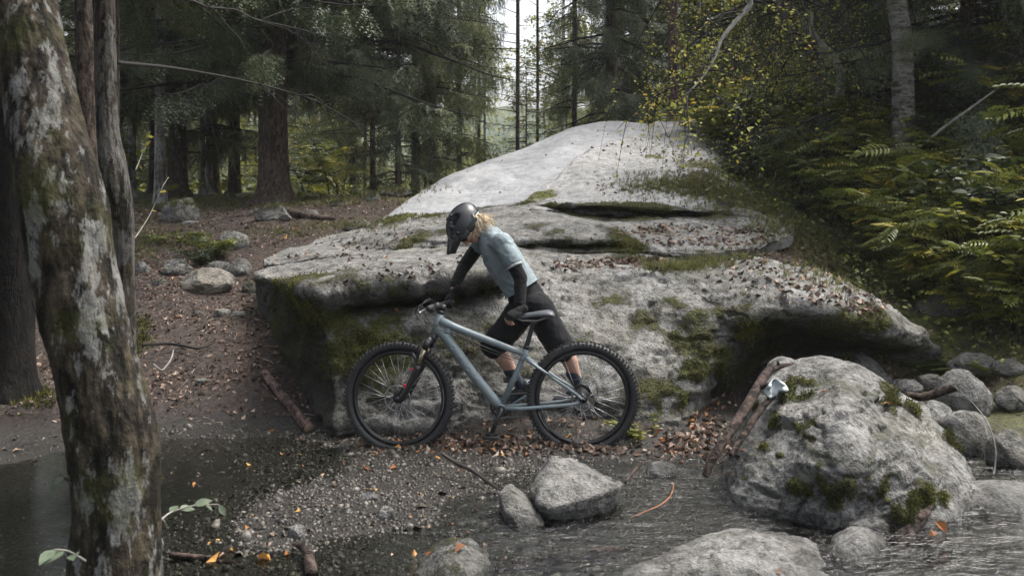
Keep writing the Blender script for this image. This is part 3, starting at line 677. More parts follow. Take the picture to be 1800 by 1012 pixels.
hullrock('dark wet slanted rock against the wedge shaped rock', [(874,862,5.4),(895,849,5.5),(925,868,5.45),(955,902,5.28),(958,922,5.15),(920,932,5.1),(884,896,5.2),(905,872,5.25)], 27, mat=M_GRAN_D, moss=.4, amp=.012)
hullrock('half sunk mossy boulder with a fallen leaf at the bottom of the stream bed', [(748,965,4.72),(788,944,4.8),(832,952,4.78),(860,982,4.65),(868,1022,4.5),(722,1018,4.5),(756,1070,4.25),(842,1070,4.25),(800,978,4.5)], 28, moss=.55, amp=.018)
hullrock('broad pale slab of rock along the bottom edge of the stream', [(1050,1008,4.45),(1130,985,4.6),(1200,955,4.8),(1290,932,4.95),(1385,930,4.95),(1440,955,4.8),(1462,1008,4.5),(1420,1080,4.15),(1140,1080,4.1),(1300,985,4.45),(1220,1010,4.35)], 30, mat=M_GRAN_L, moss=.0, voxel=.018, amp=.03)
hullrock('rounded grey boulder washed by the current below the largest boulder', [(1466,945,4.95),(1490,925,5.02),(1520,922,5.05),(1552,938,5.0),(1566,965,4.85),(1545,985,4.72),(1490,988,4.7),(1465,970,4.8),(1510,940,4.8)], 31, mat=M_GRAN_L, moss=.05, amp=.015, smooth=8)
hullrock('small mossy rock under the broken branch in the rapids', [(1622,945,5.0),(1645,928,5.08),(1672,932,5.05),(1682,955,4.9),(1650,968,4.85),(1625,962,4.9)], 32, moss=.5, amp=.012)
B('upright grey boulder at the foot of the spruce trunks left of the path', 310, 394, 68, 50, 3, moss=.35, cuts=9, mat=M_GRAN_L)
B('low flat stone lying against the upright grey boulder', 330, 396, 34, 9, 4, name='stone', cat='stone', moss=.2, mat=M_GRAN_L, dratio=.5)
B('flat topped pale rock between the roots of the thick spruce', 476, 386, 74, 26, 5, moss=.25, mat=M_GRAN_L, cuts=5, dratio=.6)
B('pale round topped rock just above the mossy hummock on the path', 398, 440, 66, 34, 6, moss=.35, mat=M_GRAN_L, cuts=5)
B('dark mossy rock buried in the plants of the path hummock', 340, 436, 40, 22, 7, moss=.8)
B('mossy edged grey rock below the hummock on the left side of the path', 300, 484, 62, 24, 8, moss=.62, mat=M_GRAN_L)
B('small pale rock resting behind the mossy edged grey rock', 303, 468, 40, 14, 9, moss=.4, mat=M_GRAN_L)
B('wide oval boulder with a rusty tan top in the middle of the path', 348, 523, 104, 46, 10, moss=.35, cuts=4, mat=granite('tan_granite', .06, .33, tint=(1.1, 1.0, .85)))
B('pointed mossy rock uphill of the wide oval boulder', 416, 484, 46, 30, 11, moss=.55, cuts=9)
B('low brown rock leaning against the pointed mossy rock', 378, 480, 50, 20, 12, moss=.45, mat=M_GRAN_D)
B('dark green stone touching the left corner of the outcrop', 440, 516, 36, 24, 13, moss=.75, mat=M_GRAN_D)
B('small mossy stone beside the left end of the wide oval boulder', 278, 508, 28, 18, 14, moss=.6, name='stone', cat='stone')
B('small pale stone near the second trunk at the path edge', 246, 476, 30, 16, 15, moss=.2, name='stone', cat='stone', mat=M_GRAN_L)
B('rounder of two pale stones in the middle of the leafy path', 386, 560, 32, 17, 16, moss=.1, name='stone', cat='stone', mat=M_GRAN_L)
B('flatter of two pale stones in the middle of the leafy path', 417, 560, 30, 13, 17, moss=.1, name='stone', cat='stone', mat=M_GRAN_L, cuts=9)
B('small dark stone left of the two pale stones on the path', 350, 556, 20, 10, 18, moss=.1, name='stone', cat='stone', mat=M_GRAN_D)
B('flat grey stone on the dark mud above the pool', 352, 676, 42, 10, 19, moss=.05, name='stone', cat='stone', cuts=9, dratio=.6)
B('dark undercut rock at the grassy edge of the slab', 632, 411, 64, 24, 20, moss=.45, cuts=7)
B('rounded pale rock on the moss beside the lower slab edge', 652, 357, 30, 21, 21, moss=.15, mat=M_GRAN_L, cuts=4)
B('small pale rock in the moss behind the trampled path end', 590, 366, 32, 13, 22, moss=.2, mat=M_GRAN_L)
B('flat mossy rock touching the lower edge of the smooth slab', 696, 346, 66, 16, 23, moss=.5, mat=M_GRAN_L, cuts=9)
B('narrow rock lying along the slab edge below the thin trunks', 735, 328, 50, 12, 24, moss=.3, mat=M_GRAN_L)
B('tiny pale stone right of the root rock', 548, 374, 22, 8, 25, moss=.2, name='stone', cat='stone', mat=M_GRAN_L)
# stream rocks
B('smooth domed stone under a skin of water beside the leaf pile', 1163, 848, 66, 30, 29, moss=.3, mat=M_GRAN_D, Y=5.75, cuts=2, name='stone', cat='stone')
B('blackish boulder tucked behind the top of the largest boulder', 1530, 690, 92, 62, 33, moss=.25, mat=M_GRAN_D, Y=6.6, cuts=8)
B('small grey stone at the foot of the blackish boulder', 1562, 686, 26, 22, 34, moss=.2, Y=6.5, name='stone', cat='stone')
B('big dark round boulder in the right hand pile', 1708, 742, 112, 90, 35, moss=.25, mat=M_GRAN_D, Y=6.3, cuts=4)
B('pale boulder perched on top of the right hand pile', 1725, 672, 88, 42, 36, moss=.35, Y=7.0, cuts=5)
B('pointed pale stone left of the big dark round boulder', 1646, 692, 52, 36, 37, moss=.2, Y=6.8, cuts=8, name='stone', cat='stone')
B('small rounded stone in front of the pointed pale stone', 1636, 724, 42, 28, 38, moss=.25, Y=6.4, cuts=4, name='stone', cat='stone')
B('brown flat stone among leaves behind the largest boulder', 1598, 700, 62, 26, 39, moss=.2, Y=6.6, mat=M_GRAN_D, name='stone', cat='stone')
B('pale boulder cut by the right edge of the photo', 1796, 726, 66, 42, 40, moss=.15, Y=6.6, cuts=5)
B('dark boulder half hidden beside the stick in the right hand pile', 1715, 815, 110, 84, 41, moss=.2, mat=M_GRAN_D, Y=5.9, cuts=4)
B('whitish boulder at the right edge above the rapids', 1790, 838, 84, 76, 42, moss=.1, Y=5.6, cuts=6)
B('low brown boulder behind the mossy shoulder of the largest boulder', 1640, 770, 110, 58, 43, moss=.4, Y=6.15, cuts=5)
B('wide dark boulder awash at the right edge of the stream', 1800, 930, 180, 62, 44, moss=.25, mat=M_GRAN_D, Y=5.1, cuts=3)
B('dark stone in the shade on the far side of the right hand pile', 1790, 672, 70, 30, 45, moss=.3, Y=7.3, mat=M_GRAN_D, name='stone', cat='stone')
B('grey stone in the stream bed at the bottom left behind the leaning trunk', 205, 1010, 130, 70, 46, moss=.1, Y=4.4, cuts=4)
B('small stone at the foot of the outcrop near the rear wheel leaves', 1190, 752, 34, 18, 47, moss=.3, Y=6.75, mat=M_GRAN_D, name='stone', cat='stone')
B('pale wet stone in the middle of the gravel bar', 676, 915, 34, 24, 48, moss=.0, mat=M_GRAN_L, name='stone', cat='stone', Y=5.35)
B('flat wet stone behind the pale wet stone on the gravel bar', 650, 882, 44, 14, 49, moss=.0, mat=M_GRAN, name='stone', cat='stone', Y=5.5, dratio=.5)
B('pale stone with a dark crack near the short stump of root', 520, 948, 36, 26, 50, moss=.05, mat=M_GRAN_L, name='stone', cat='stone', Y=5.0)
B('dark low boulder beneath the shrubs at the right end of the outcrop', 1690, 560, 120, 44, 51, moss=.6, mat=M_GRAN_D, Y=9.6)
B('broad mossy boulder deep in the bushes near the right edge', 1745, 440, 190, 60, 52, moss=.6, mat=M_GRAN, Y=10.0)
# ================================================================ TREES
M_NEED = leafmat('spruce_needles', [(0, (.014, .021, .008)), (.45, (.036, .052, .019)), (.8, (.068, .088, .034)), (1, (.12, .125, .055))], .25, .5)
M_NEEDL = leafmat('pale_spruce_needles', [(0, (.06, .078, .032)), (.5, (.14, .16, .07)), (1, (.26, .265, .125))], .48, .5)
M_SBARK = bark('spruce_bark', (.035, .026, .021), (.12, .092, .075), vs=(10, 10, 3.5), scale=2.6, moss=.25, furrow=.7)
M_SBARKR = bark('reddish_spruce_bark', (.05, .032, .028), (.17, .115, .10), vs=(10, 10, 4), scale=2.6, furrow=.7)
M_SBARKG = bark('grey_lichen_bark', (.09, .085, .078), (.27, .26, .24), vs=(8, 8, 3), scale=2.2, patch=.6)
M_TWIG = simple('dark_twig_bark', (.008, .0065, .005), .9, 0, .4, 20)
M_TWIGP = simple('pale_lichen_twig_bark', (.20, .19, .17), .9, 0, .4, 20)

def spray_template(rng, L=.42, nside=3, dens=.012, nl=.030, nw=.011, droop=.35):
    """a feathery spray of needles lying along +Y"""
    V = []; T = []
    def axis(p0, d, Ls):
        n = max(4, int(Ls / dens))
        for k in range(n):
            t = (k + .5) / n; y = t * Ls
            c = np.array(p0) + np.array(d) * y; c[2] -= droop * y * y
            for s in (-1, 1):
                a = rng.uniform(0, 2 * np.pi); side = np.cross(d, [0, 0, 1]); side /= np.linalg.norm(side)
                q = side * s * (.85) + np.array([0, 0, 1]) * rng.uniform(-.6, .7)
                tip = c + (q * .8 + np.array(d) * .75) * nl * (1 - .45 * t) * rng.uniform(.8, 1.2)
                b = np.array(d) * nw * .5
                i = len(V); V.extend([c - b, c + b, tip]); T.append((i, i + 1, i + 2))
    axis([0, 0, 0], np.array([0, 1.0, 0]), L)
    for k in range(nside):
        for s in (-1, 1):
            y = L * (.12 + .62 * (k + rng.uniform(-.2, .2)) / nside); d = np.array([s * .72, .70, -.12]); d /= np.linalg.norm(d)
            axis([0, y, -droop * y * y], d, L * (.62 - .5 * k / nside) * rng.uniform(.8, 1.1))
    return np.array(V), np.array(T)
_r = np.random.default_rng(3)
SPRAYS = [spray_template(_r) for _ in range(3)]
SPRAYS_H = [spray_template(_r, L=.48, nside=4, nl=.044, nw=.021, dens=.036, droop=.5) for _ in range(3)]
SPRAYS_LO = [spray_template(_r, L=.5, nside=2, dens=.035, nl=.065, nw=.034) for _ in range(3)]

def make_crown(seed, z0, z1, height, Lmax, n_br, dens=.10, droop=1.0, sprays=SPRAYS, hang=.5, bare=.25, sc=1.0, up=.15, spread=None, dead=0, profile=None, azr=None, taper=.9):
    rng = np.random.default_rng(seed)
    pos = []; fw = []; upv = []; scl = []; rnd = []
    st = MB()
    for b in range(n_br):
        u = (b + rng.uniform(0, .9)) / n_br; z = z0 + (z1 - z0) * u
        az = rng.uniform(0, 2 * np.pi) if azr is None else rng.uniform(*azr)
        rel = (z - z0) / max(height - z0, .1)
        L = Lmax * (1 - rel) ** taper * rng.uniform(.65, 1.08) if profile is None else Lmax * profile(z) * rng.uniform(.7, 1.1)
        d = np.array([np.cos(az), np.sin(az), 0])
        n = 12; t = np.linspace(0, 1, n)
        dr = droop * rng.uniform(.6, 1.3)
        wig = rng.normal(0, .04, (n, 3)).cumsum(0) * L * .12
        path = np.array([0, 0, z]) + d * (t * L)[:, None] + np.array([0, 0, 1]) * ((up * t - dr * .42 * t ** 1.7 + .14 * dr * t ** 4) * L)[:, None] + wig
        rb = (.010 + .008 * L) * sc
        st.tube(path, rb * (1 - .88 * t) + .002, 5)
        deadb = rng.random() < dead
        m = max(3, int(L / dens)); shade = rng.uniform(-.22, .22)
        for k in range(m):
            tt = bare + (1 - bare) * (k + rng.uniform(0, 1)) / m
            i = min(int(tt * (n - 1)), n - 2); f = tt * (n - 1) - i; p = path[i] * (1 - f) + path[i + 1] * f
            tg = path[i + 1] - path[i]; tg /= np.linalg.norm(tg)
            if deadb and rng.random() < .93: continue
            side = np.cross(tg, [0, 0, 1]); side /= np.linalg.norm(side); s = 1 if k % 2 else -1
            if rng.random() < hang: q = tg * .25 + side * s * .35 + np.array([0, 0, -1.0]); scale = rng.uniform(.7, 1.35)
            else: q = tg * .75 + side * s * .8 + np.array([0, 0, -.25]); scale = rng.uniform(.6, 1.1) * (1.25 - .5 * tt)
            q = q + rng.normal(0, .12, 3)
            pos.append(p); fw.append(q); upv.append(np.array([0, 0, 1.0]) + tg * .3 + rng.normal(0, .2, 3)); scl.append(scale * sc); rnd.append(.5 + shade + rng.uniform(-.3, .3))
    pos = np.array(pos); fw = np.array(fw); upv = np.array(upv); scl = np.array(scl); rnd = np.array(rnd)
    Vs = []; Ts = []; A = []; off = 0; pick = rng.integers(0, len(sprays), len(pos))
    for k, (tv, tf) in enumerate(sprays):
        m = pick == k
        if not m.any(): continue
        V, T, idx = scatter(tv, tf, pos[m], rotframe(fw[m], upv[m]), scl[m])
        Vs.append(V); Ts.append(T + off); off += len(V); A.append(np.clip(rnd[m][idx] + rng.normal(0, .08, len(V)), 0, 1))
    return np.vstack(Vs), np.vstack(Ts), np.concatenate(A), st

def crown_meshes(name, mat, tw, **kw):
    V, T, A, st = make_crown(**kw)
    return npmesh('crown', V, T, mat, False, {'rnd': A}), st.mesh('branches', tw)
CR = {}
CR['hero'] = crown_meshes('hero', M_NEED, M_TWIG, seed=11, z0=2.0, z1=8, height=24, Lmax=4.7, n_br=100, dens=.085, hang=.72, droop=1.05, sprays=SPRAYS_H, bare=.12)
CR['hero2'] = crown_meshes('hero2', M_NEED, M_TWIG, seed=12, z0=2.3, z1=8, height=22, Lmax=3.9, n_br=75, dens=.075, hang=.72, droop=1.1, sprays=SPRAYS_H, bare=.12)
CR['full'] = crown_meshes('full', M_NEED, M_TWIG, seed=13, z0=.3, z1=9.5, height=13, Lmax=2.4, n_br=125, dens=.075, hang=.5, droop=1.1, bare=.06, sc=1.05, taper=.6, sprays=SPRAYS_H)
CR['thin'] = crown_meshes('thin', M_NEEDL, M_TWIG, seed=14, z0=.8, z1=9.5, height=14, Lmax=1.9, n_br=100, dens=.085, sprays=SPRAYS_LO, hang=.45, droop=.8, bare=.1, sc=.8, dead=.1, taper=.5)
CR['thin2'] = crown_meshes('thin2', M_NEEDL, M_TWIG, seed=15, z0=2.0, z1=9.5, height=14, Lmax=2.2, n_br=84, dens=.09, sprays=SPRAYS_LO, hang=.55, droop=.9, bare=.12, sc=.85, dead=.18, taper=.5)
CR['bare'] = crown_meshes('bare', M_NEEDL, M_TWIG, seed=16, z0=1.5, z1=15, height=18, Lmax=1.0, n_br=70, dens=.2, sprays=SPRAYS_LO, hang=.2, droop=.2, bare=.1, sc=.6, dead=.9, up=.25, taper=.4)
CR['young'] = crown_meshes('young', M_NEEDL, M_TWIG, seed=17, z0=.1, z1=3.4, height=3.7, Lmax=1.15, n_br=60, dens=.08, hang=.2, droop=.7, bare=.1, sc=.6, up=.2)
CR['youngd'] = crown_meshes('youngd', M_NEED, M_TWIG, seed=18, z0=.1, z1=4.4, height=4.7, Lmax=1.3, n_br=60, dens=.07, hang=.55, droop=1.4, bare=.1, sc=.75)
_trk = {}
def trunk_mesh(r, h, mat, flare=1.0, lean=(0, 0), seg=14, seed=0, bend=.0, wob=.05):
    rng = np.random.default_rng(seed); n = max(14, int(h / .35)); z = np.concatenate([[-.25, 0, .06, .14, .26, .42], np.linspace(.7, h, n)])
    rad = r * (1 - .72 * np.clip(z / h, 0, 1) ** 1.15) * (1 + flare * .9 * np.exp(-np.clip(z, 0, None) / .2))
    x = lean[0] * z / h + bend * np.sin(z / h * 5 + seed) + wob * r * np.sin(z * 1.3 + seed); y = lean[1] * z / h + wob * r * np.cos(z * 1.1 + seed * 2)
    V, Q, T = tube_np(np.stack([x, y, z], 1), rad, seg, True)
    a = np.arctan2(V[:, 1], V[:, 0]); zz = V[:, 2]
    nn = fbm(np.stack([np.cos(a) * 2.2, np.sin(a) * 2.2, zz * .9], 1) + seed, 4, seed)
    rt = (np.abs(np.sin(a * 2.5 + seed)) ** 2) * np.exp(-np.clip(zz, 0, None) / .18) * flare
    cxy = np.stack([np.interp(zz, z, x), np.interp(zz, z, y)], 1)
    V[:, :2] = cxy + (V[:, :2] - cxy) * (1 + .10 * nn + .9 * rt)[:, None]
    return npmesh('trunk', V, [Q, T], mat)
NT_ = [0]
def spruce(px, py, wpx, kind, label, Y=None, h=18, bmat=None, group=None, flare=.5, cs=1.0, rz=None, lean=(0, 0), cat='tree', name='spruce_tree', zoff=0.0, seg=14, x=None, ns=1.0):
    NT_[0] += 1; s = NT_[0]
    if x is not None: c = Vector((x, Y, gz(x, Y)))
    elif Y is None: c = hit(px, py)
    else: v = P(px, py, Y); c = Vector((v.x, Y, gz(v.x, Y)))
    r = wpx * c.y / 1750 / 2
    t = empty(name, (c.x, c.y, c.z - .04)); tag(t, label, cat, group)
    link_obj('trunk', trunk_mesh(r, h, bmat or M_SBARK, flare, lean, seg, s), t)
    if kind:
        cm, bmx = CR[kind]; a = (s * 2.4) % 6.28 if rz is None else rz
        for me in (cm, bmx):
            o = link_obj(me.name.split('.')[0], me, t); o.scale = (cs * ns, cs * ns, cs); o.rotation_euler = (0, 0, a); o.location = (0, 0, zoff)
    return t

S = spruce
S(480, 358, 52, 'hero', 'thickest spruce of the left forest with root flare beside the flat topped rock', flare=.75, rz=.4)
S(312, 352, 33, 'hero2', 'dark spruce trunk rising right behind the upright grey boulder', flare=.3, rz=1.0)
S(412, 350, 21, 'hero2', 'straight grey brown spruce trunk left of the thickest spruce', flare=.3, rz=3.3, zoff=.6)
S(282, 358, 20, 'thin2', 'pale grey barked trunk just left of the upright grey boulder', bmat=M_SBARKG, flare=.4)
S(268, 350, 12, 'thin2', 'thin brown trunk touching the pale grey barked trunk')
S(356, 350, 9, 'thin', 'thinnest grey trunk between the boulder trunk and the straight spruce', bmat=M_SBARKG)
S(380, 348, 13, 'thin2', 'dark slim spruce leaning slightly next to the thinnest grey trunk', lean=(-.5, 0))
S(368, 349, 12, 'thin', 'pale slim trunk in the middle of three slim trunks left of the path', bmat=M_SBARKG)
S(448, 342, 6, 'bare', 'pole thin dead stem left of the thickest spruce', h=12)
S(526, 348, 14, 'thin2', 'short looking grey trunk right of the thickest spruce', bmat=M_SBARKG)
S(576, 340, 14, 'hero2', 'brown spruce trunk half hidden by drooping boughs above the mossy floor', cs=.9, rz=.2, ns=.85)
S(232, 352, 13, 'thin2', 'grey trunk beside the bark of the crooked near trunk', bmat=M_SBARKG)
S(617, 318, 10, 'thin', 'white barked slim birch like trunk behind the hanging boughs', bmat=M_SBARKG)
S(655, 330, 10, 'hero2', 'slim spruce trunk carrying the heavy dark boughs at the end of the path', Y=17.5, cs=.95, rz=2.0, ns=.72)
S(700, 345, 12, 'youngd', 'young dark drooping spruce next to the lower slab edge', Y=17.5, h=4.6, cs=1.0)
S(731, 318, 15, 'thin2', 'left one of two brown spruce trunks at the slab edge', Y=19.5, rz=.6)
S(760, 312, 12, 'thin', 'right one of two brown spruce trunks at the slab edge', Y=20)
S(748, 316, 5, 'bare', 'wavy thin stem between the two brown trunks at the slab edge', Y=20.5, h=7)
S(807, 294, 9, 'thin', 'thin dark spruce with short dead twigs above the left slope of the slab', Y=22, ns=.55)
S(842, 280, 6, 'thin2', 'slender mossy spruce right of the thin dark spruce', Y=24, ns=.4)
S(852, 276, 5, 'bare', 'white dead stem beside the slender mossy spruce', Y=25, bmat=M_SBARKG, h=9)
S(910, 252, 7.5, 'bare', 'tall bare spruce with whorls of dead twigs in the gap of pale sky', Y=23, rz=0)
S(945, 242, 5.5, 'bare', 'second bare spruce right of the tall bare one', Y=27)
S(925, 248, 4, 'young', 'small bright young spruce between the two bare spruces', Y=26, h=3.4, cs=1.1)
S(1075, 220, 24, 'full', 'big full spruce with drooping green boughs above the slab summit', Y=21.5, h=13, cs=1.12, rz=.9, ns=.68)
S(1128, 225, 10, 'full', 'narrow spruce filling the gap right of the big full spruce', Y=24, h=12, cs=.95, rz=2.2, ns=.7)
S(1184, 226, 19, 'thin', 'reddish barked spruce trunk at the right end of the slab summit', Y=19.5, bmat=M_SBARKR, flare=.3, zoff=3.5, ns=.6)
S(1010, 232, 10, 'thin2', 'grey spruce trunk hidden behind the left boughs of the big full spruce', Y=26, ns=.5)
# near dark trunks at the left edge
S(205, 470, 12, 'hero2', 'dark boughed spruce hidden behind the crooked trunk', Y=11.5, zoff=.9, rz=.6, bmat=M_SBARK)
t_ = S(22, 690, 76, None, 'near black spruce trunk cut by the left edge with moss round its foot', h=14, flare=.35, zoff=1.3, rz=.9, cs=.85, bmat=bark('blackish_bark', (.004, .0035, .003), (.013, .011, .009), vs=(9, 9, 3), scale=2.6), seg=20)
# dense dark spruce at the upper right
S(1700, 250, 26, 'full', 'dense dark spruce filling the upper right corner', Y=12.5, h=12, cs=1.25, rz=1.1)
S(1790, 250, 26, 'hero', 'heavy dark spruce bough tree cut by the right edge', Y=13.5, h=12, cs=.8, rz=2.7, zoff=-1.0)
S(1480, 190, 26, 'hero2', 'dark spruce standing behind the crooked birch', Y=19, h=14, cs=1.0, rz=2.9, zoff=-.5)
S(1620, 190, 20, 'full', 'tall full spruce behind the straight birch', Y=18, h=13, cs=1.2)

# spruces standing round the photographer: they shade the stream
for x_, y_, k_, l_ in ((-5.2, 1.0, 'hero', 'shading spruce beside the photographer on the left'), (-7.2, 5.0, 'hero2', 'shading spruce by the pool outside the photo')):
    S(0, 0, .4 * 1750 / max(abs(y_), .1) * (1 if y_ > 0 else -1), k_, l_, x=x_, Y=y_, h=14, zoff=1.9)
LAND = [(480, 358, 'the thickest spruce'), (310, 380, 'the upright grey boulder'), (207, 300, 'the crooked trunk'), (700, 345, 'the lower slab edge'), (760, 310, 'the two brown trunks at the slab edge'), (807, 294, 'the thin dark spruce'), (910, 240, 'the tall bare spruce'), (985, 235, 'the left rim of the slab summit'), (1075, 215, 'the big full spruce'), (1184, 226, 'the reddish spruce trunk'),
        (1245, 240, 'the right end of the slab summit'), (1260, 320, 'the grassy bank'), (1400, 400, 'the upper leaf ledge'), (1440, 160, 'the crooked birch'), (1586, 150, 'the straight birch'), (1560, 280, 'the mossy fallen trunk'), (1695, 195, 'the pale leaning stick'), (1500, 400, 'the slender rowan sapling'), (1520, 520, 'the tip ledge of the outcrop'), (1640, 590, 'the pointed end of the outcrop'),
        (1745, 430, 'the broad mossy boulder'), (1690, 545, 'the dark low boulder'), (1720, 660, 'the boulder pile'), (1790, 330, 'the right edge of the photo'), (1740, 90, 'the dense dark spruce corner')]
USED = set()
def where(base, x, y, z=0):
    px = 900 + 1750 * x / y; py = 330 - (gz(x, y) + z - H0) / y * 1750; best = sorted(LAND, key=lambda l: (l[0] - px) ** 2 + ((l[1] - py) * 1.3) ** 2)
    for k in range(6):
        for l in best[:7]:
            dx, dy = px - l[0], py - l[1]
            rel = ('far ' if abs(dx) > 140 else '') + ('left of' if dx < -25 else 'right of' if dx > 25 else ('below' if dy > 0 else 'above'))
            o_ = ('', 'second ', 'third ', 'fourth ', 'fifth ', 'sixth ')[k]
            c = o_ + base + ' ' + rel + ' ' + l[2]
            if c not in USED and len(c.split()) <= 16: USED.add(c); return c
    return base
# far forest: real trees further down the valley side
rng = np.random.default_rng(101); taken = []
FARL = {'thin': 'slender pale green spruce far down the valley behind the outcrop', 'thin2': 'slender spruce with hanging twigs far down the valley behind the outcrop',
        'full': 'full dark spruce far down the valley behind the outcrop', 'young': 'young green spruce in the far undergrowth behind the outcrop'}
k = 0
while k < 62:
    Y = 24 + 62 * rng.random() ** 1.25; x = rng.uniform(-.62, .62) * Y
    if any(math.hypot(x - a, Y - b) < 1.6 for a, b in taken): continue
    pxx = 900 + 1750 * x / Y
    if 800 < pxx < 985 or (560 < pxx <= 800 and rng.random() < .5): continue
    taken.append((x, Y)); k += 1
    kind = rng.choice(['thin', 'thin2', 'full', 'young', 'thin'], p=[.3, .22, .03, .25, .2])
    S(0, 0, rng.uniform(.10, .24) * 1750 / Y, str(kind), where({'thin': 'slender pale spruce', 'thin2': 'slender hanging twigged spruce', 'full': 'full spruce', 'young': 'young spruce'}[str(kind)] + (' deep in the valley' if Y > 48 else ' in the far forest'), x, Y), x=x, Y=Y, h=4 if kind == 'young' else rng.uniform(11, 15), cs=rng.uniform(.8, 1.3), group='far spruces behind the outcrop', flare=.2, seg=8, bmat=M_SBARKG if rng.random() < .3 else None)

# ---- broadleaf templates -------------------------------------------------
def leaf_tmpl(L=1.0, W=.5, curl=.15, fold=.12, n=4):
    t = np.linspace(0, 1, n + 1); w = W * np.sin(np.pi * t ** .85) * .5; zc = -curl * t * t
    V = []; T = []
    for i in range(n + 1): V += [(-w[i], t[i] * L, zc[i] + fold * w[i] * 2), (0, t[i] * L, zc[i]), (w[i], t[i] * L, zc[i] + fold * w[i] * 2)]
    for i in range(n):
        a = i * 3
        if i == 0: T += [(a + 1, a + 4, a + 3), (a + 1, a + 5, a + 4)]
        elif i == n - 1: T += [(a, a + 1, a + 4), (a + 1, a + 2, a + 4)]
        else: T += [(a, a + 1, a + 4), (a, a + 4, a + 3), (a + 1, a + 2, a + 5), (a + 1, a + 5, a + 4)]
    return np.array(V, float), np.array(T)
LEAF = leaf_tmpl(); LEAF3 = leaf_tmpl(n=3, W=.55)
def compound(pairs=5, L=.2, ll=.055, seed=0):
    rng = np.random.default_rng(seed); tv, tf = leaf_tmpl(n=3, W=.42, fold=.25)
    V = []; T = []; off = 0
    for k in range(pairs + 1):
        y = L * (.22 + .78 * k / pairs); z = -.35 * y * y / L
        for s in ((-1, 1) if k < pairs else (0,)):
            a = s * math.radians(62 + rng.uniform(-8, 8)); R = np.array([[math.cos(a), math.sin(a), 0], [-math.sin(a), math.cos(a), 0], [0, 0, 1]])
            q = (tv * ll * (1 - .3 * abs(k / pairs - .45)) * rng.uniform(.9, 1.1)) @ R.T; q[:, 2] += -abs(q[:, 0]) * .25
            V.append(q + np.array([0, y, z])); T.append(tf + off); off += len(tv)
    w = .0015; p = np.array([(-w, 0, 0), (w, 0, 0), (w, L, -.35 * L), (-w, L, -.35 * L)]); V.append(p); T.append(np.array([(0, 1, 2), (0, 2, 3)]) + off)
    return np.vstack(V), np.vstack(T)
COMP = [compound(5, .20, .062, 1), compound(6, .25, .066, 2), compound(2, .12, .085, 3)]
def fern(seed):
    rng = np.random.default_rng(seed); V = []; T = []; off = 0
    for k in range(22):
        t = (k + 1) / 23; y = .5 * t; z = -.5 * y * y * 1.3; l = .13 * math.sin(math.pi * min(1, t * .9 + .1)) ** .8
        for s in (-1, 1):
            d = np.array([s * .88, .40, -.25]); q = np.array([0, y, z]); b = np.array([0, .010, 0])
            V.append(np.array([q - b, q + b, q + d * l])); T.append(np.array([(0, 1, 2)]) + off); off += 3
            V.append(np.array([q - b + d * l * .2, q + b * 1.6 + d * l * .25, q + d * l * .55 + [0, .02, 0]])); T.append(np.array([(0, 1, 2)]) + off); off += 3
    return np.vstack(V), np.vstack(T)
FERN = fern(1)
M_LEAFY = leafmat('yellow_green_leaves', [(0, (.045, .06, .012)), (.4, (.11, .13, .022)), (.75, (.25, .24, .035)), (1, (.40, .30, .04))], .35, .45)
M_LEAFG = leafmat('mid_green_leaves', [(0, (.035, .05, .010)), (.5, (.11, .135, .025)), (.88, (.22, .23, .04)), (1, (.40, .33, .04))], .32, .42)
M_LEAFD = leafmat('dark_green_leaves', [(0, (.015, .024, .010)), (.6, (.04, .055, .018)), (1, (.09, .10, .03))], .28, .4)
M_AUT = leafmat('autumn_leaves', [(0, (.09, .11, .02)), (.45, (.24, .26, .04)), (.8, (.36, .33, .05)), (1, (.42, .22, .04))], .4, .5)
M_FERN = leafmat('fern_fronds', [(0, (.03, .045, .012)), (1, (.13, .15, .035))], .35, .5)

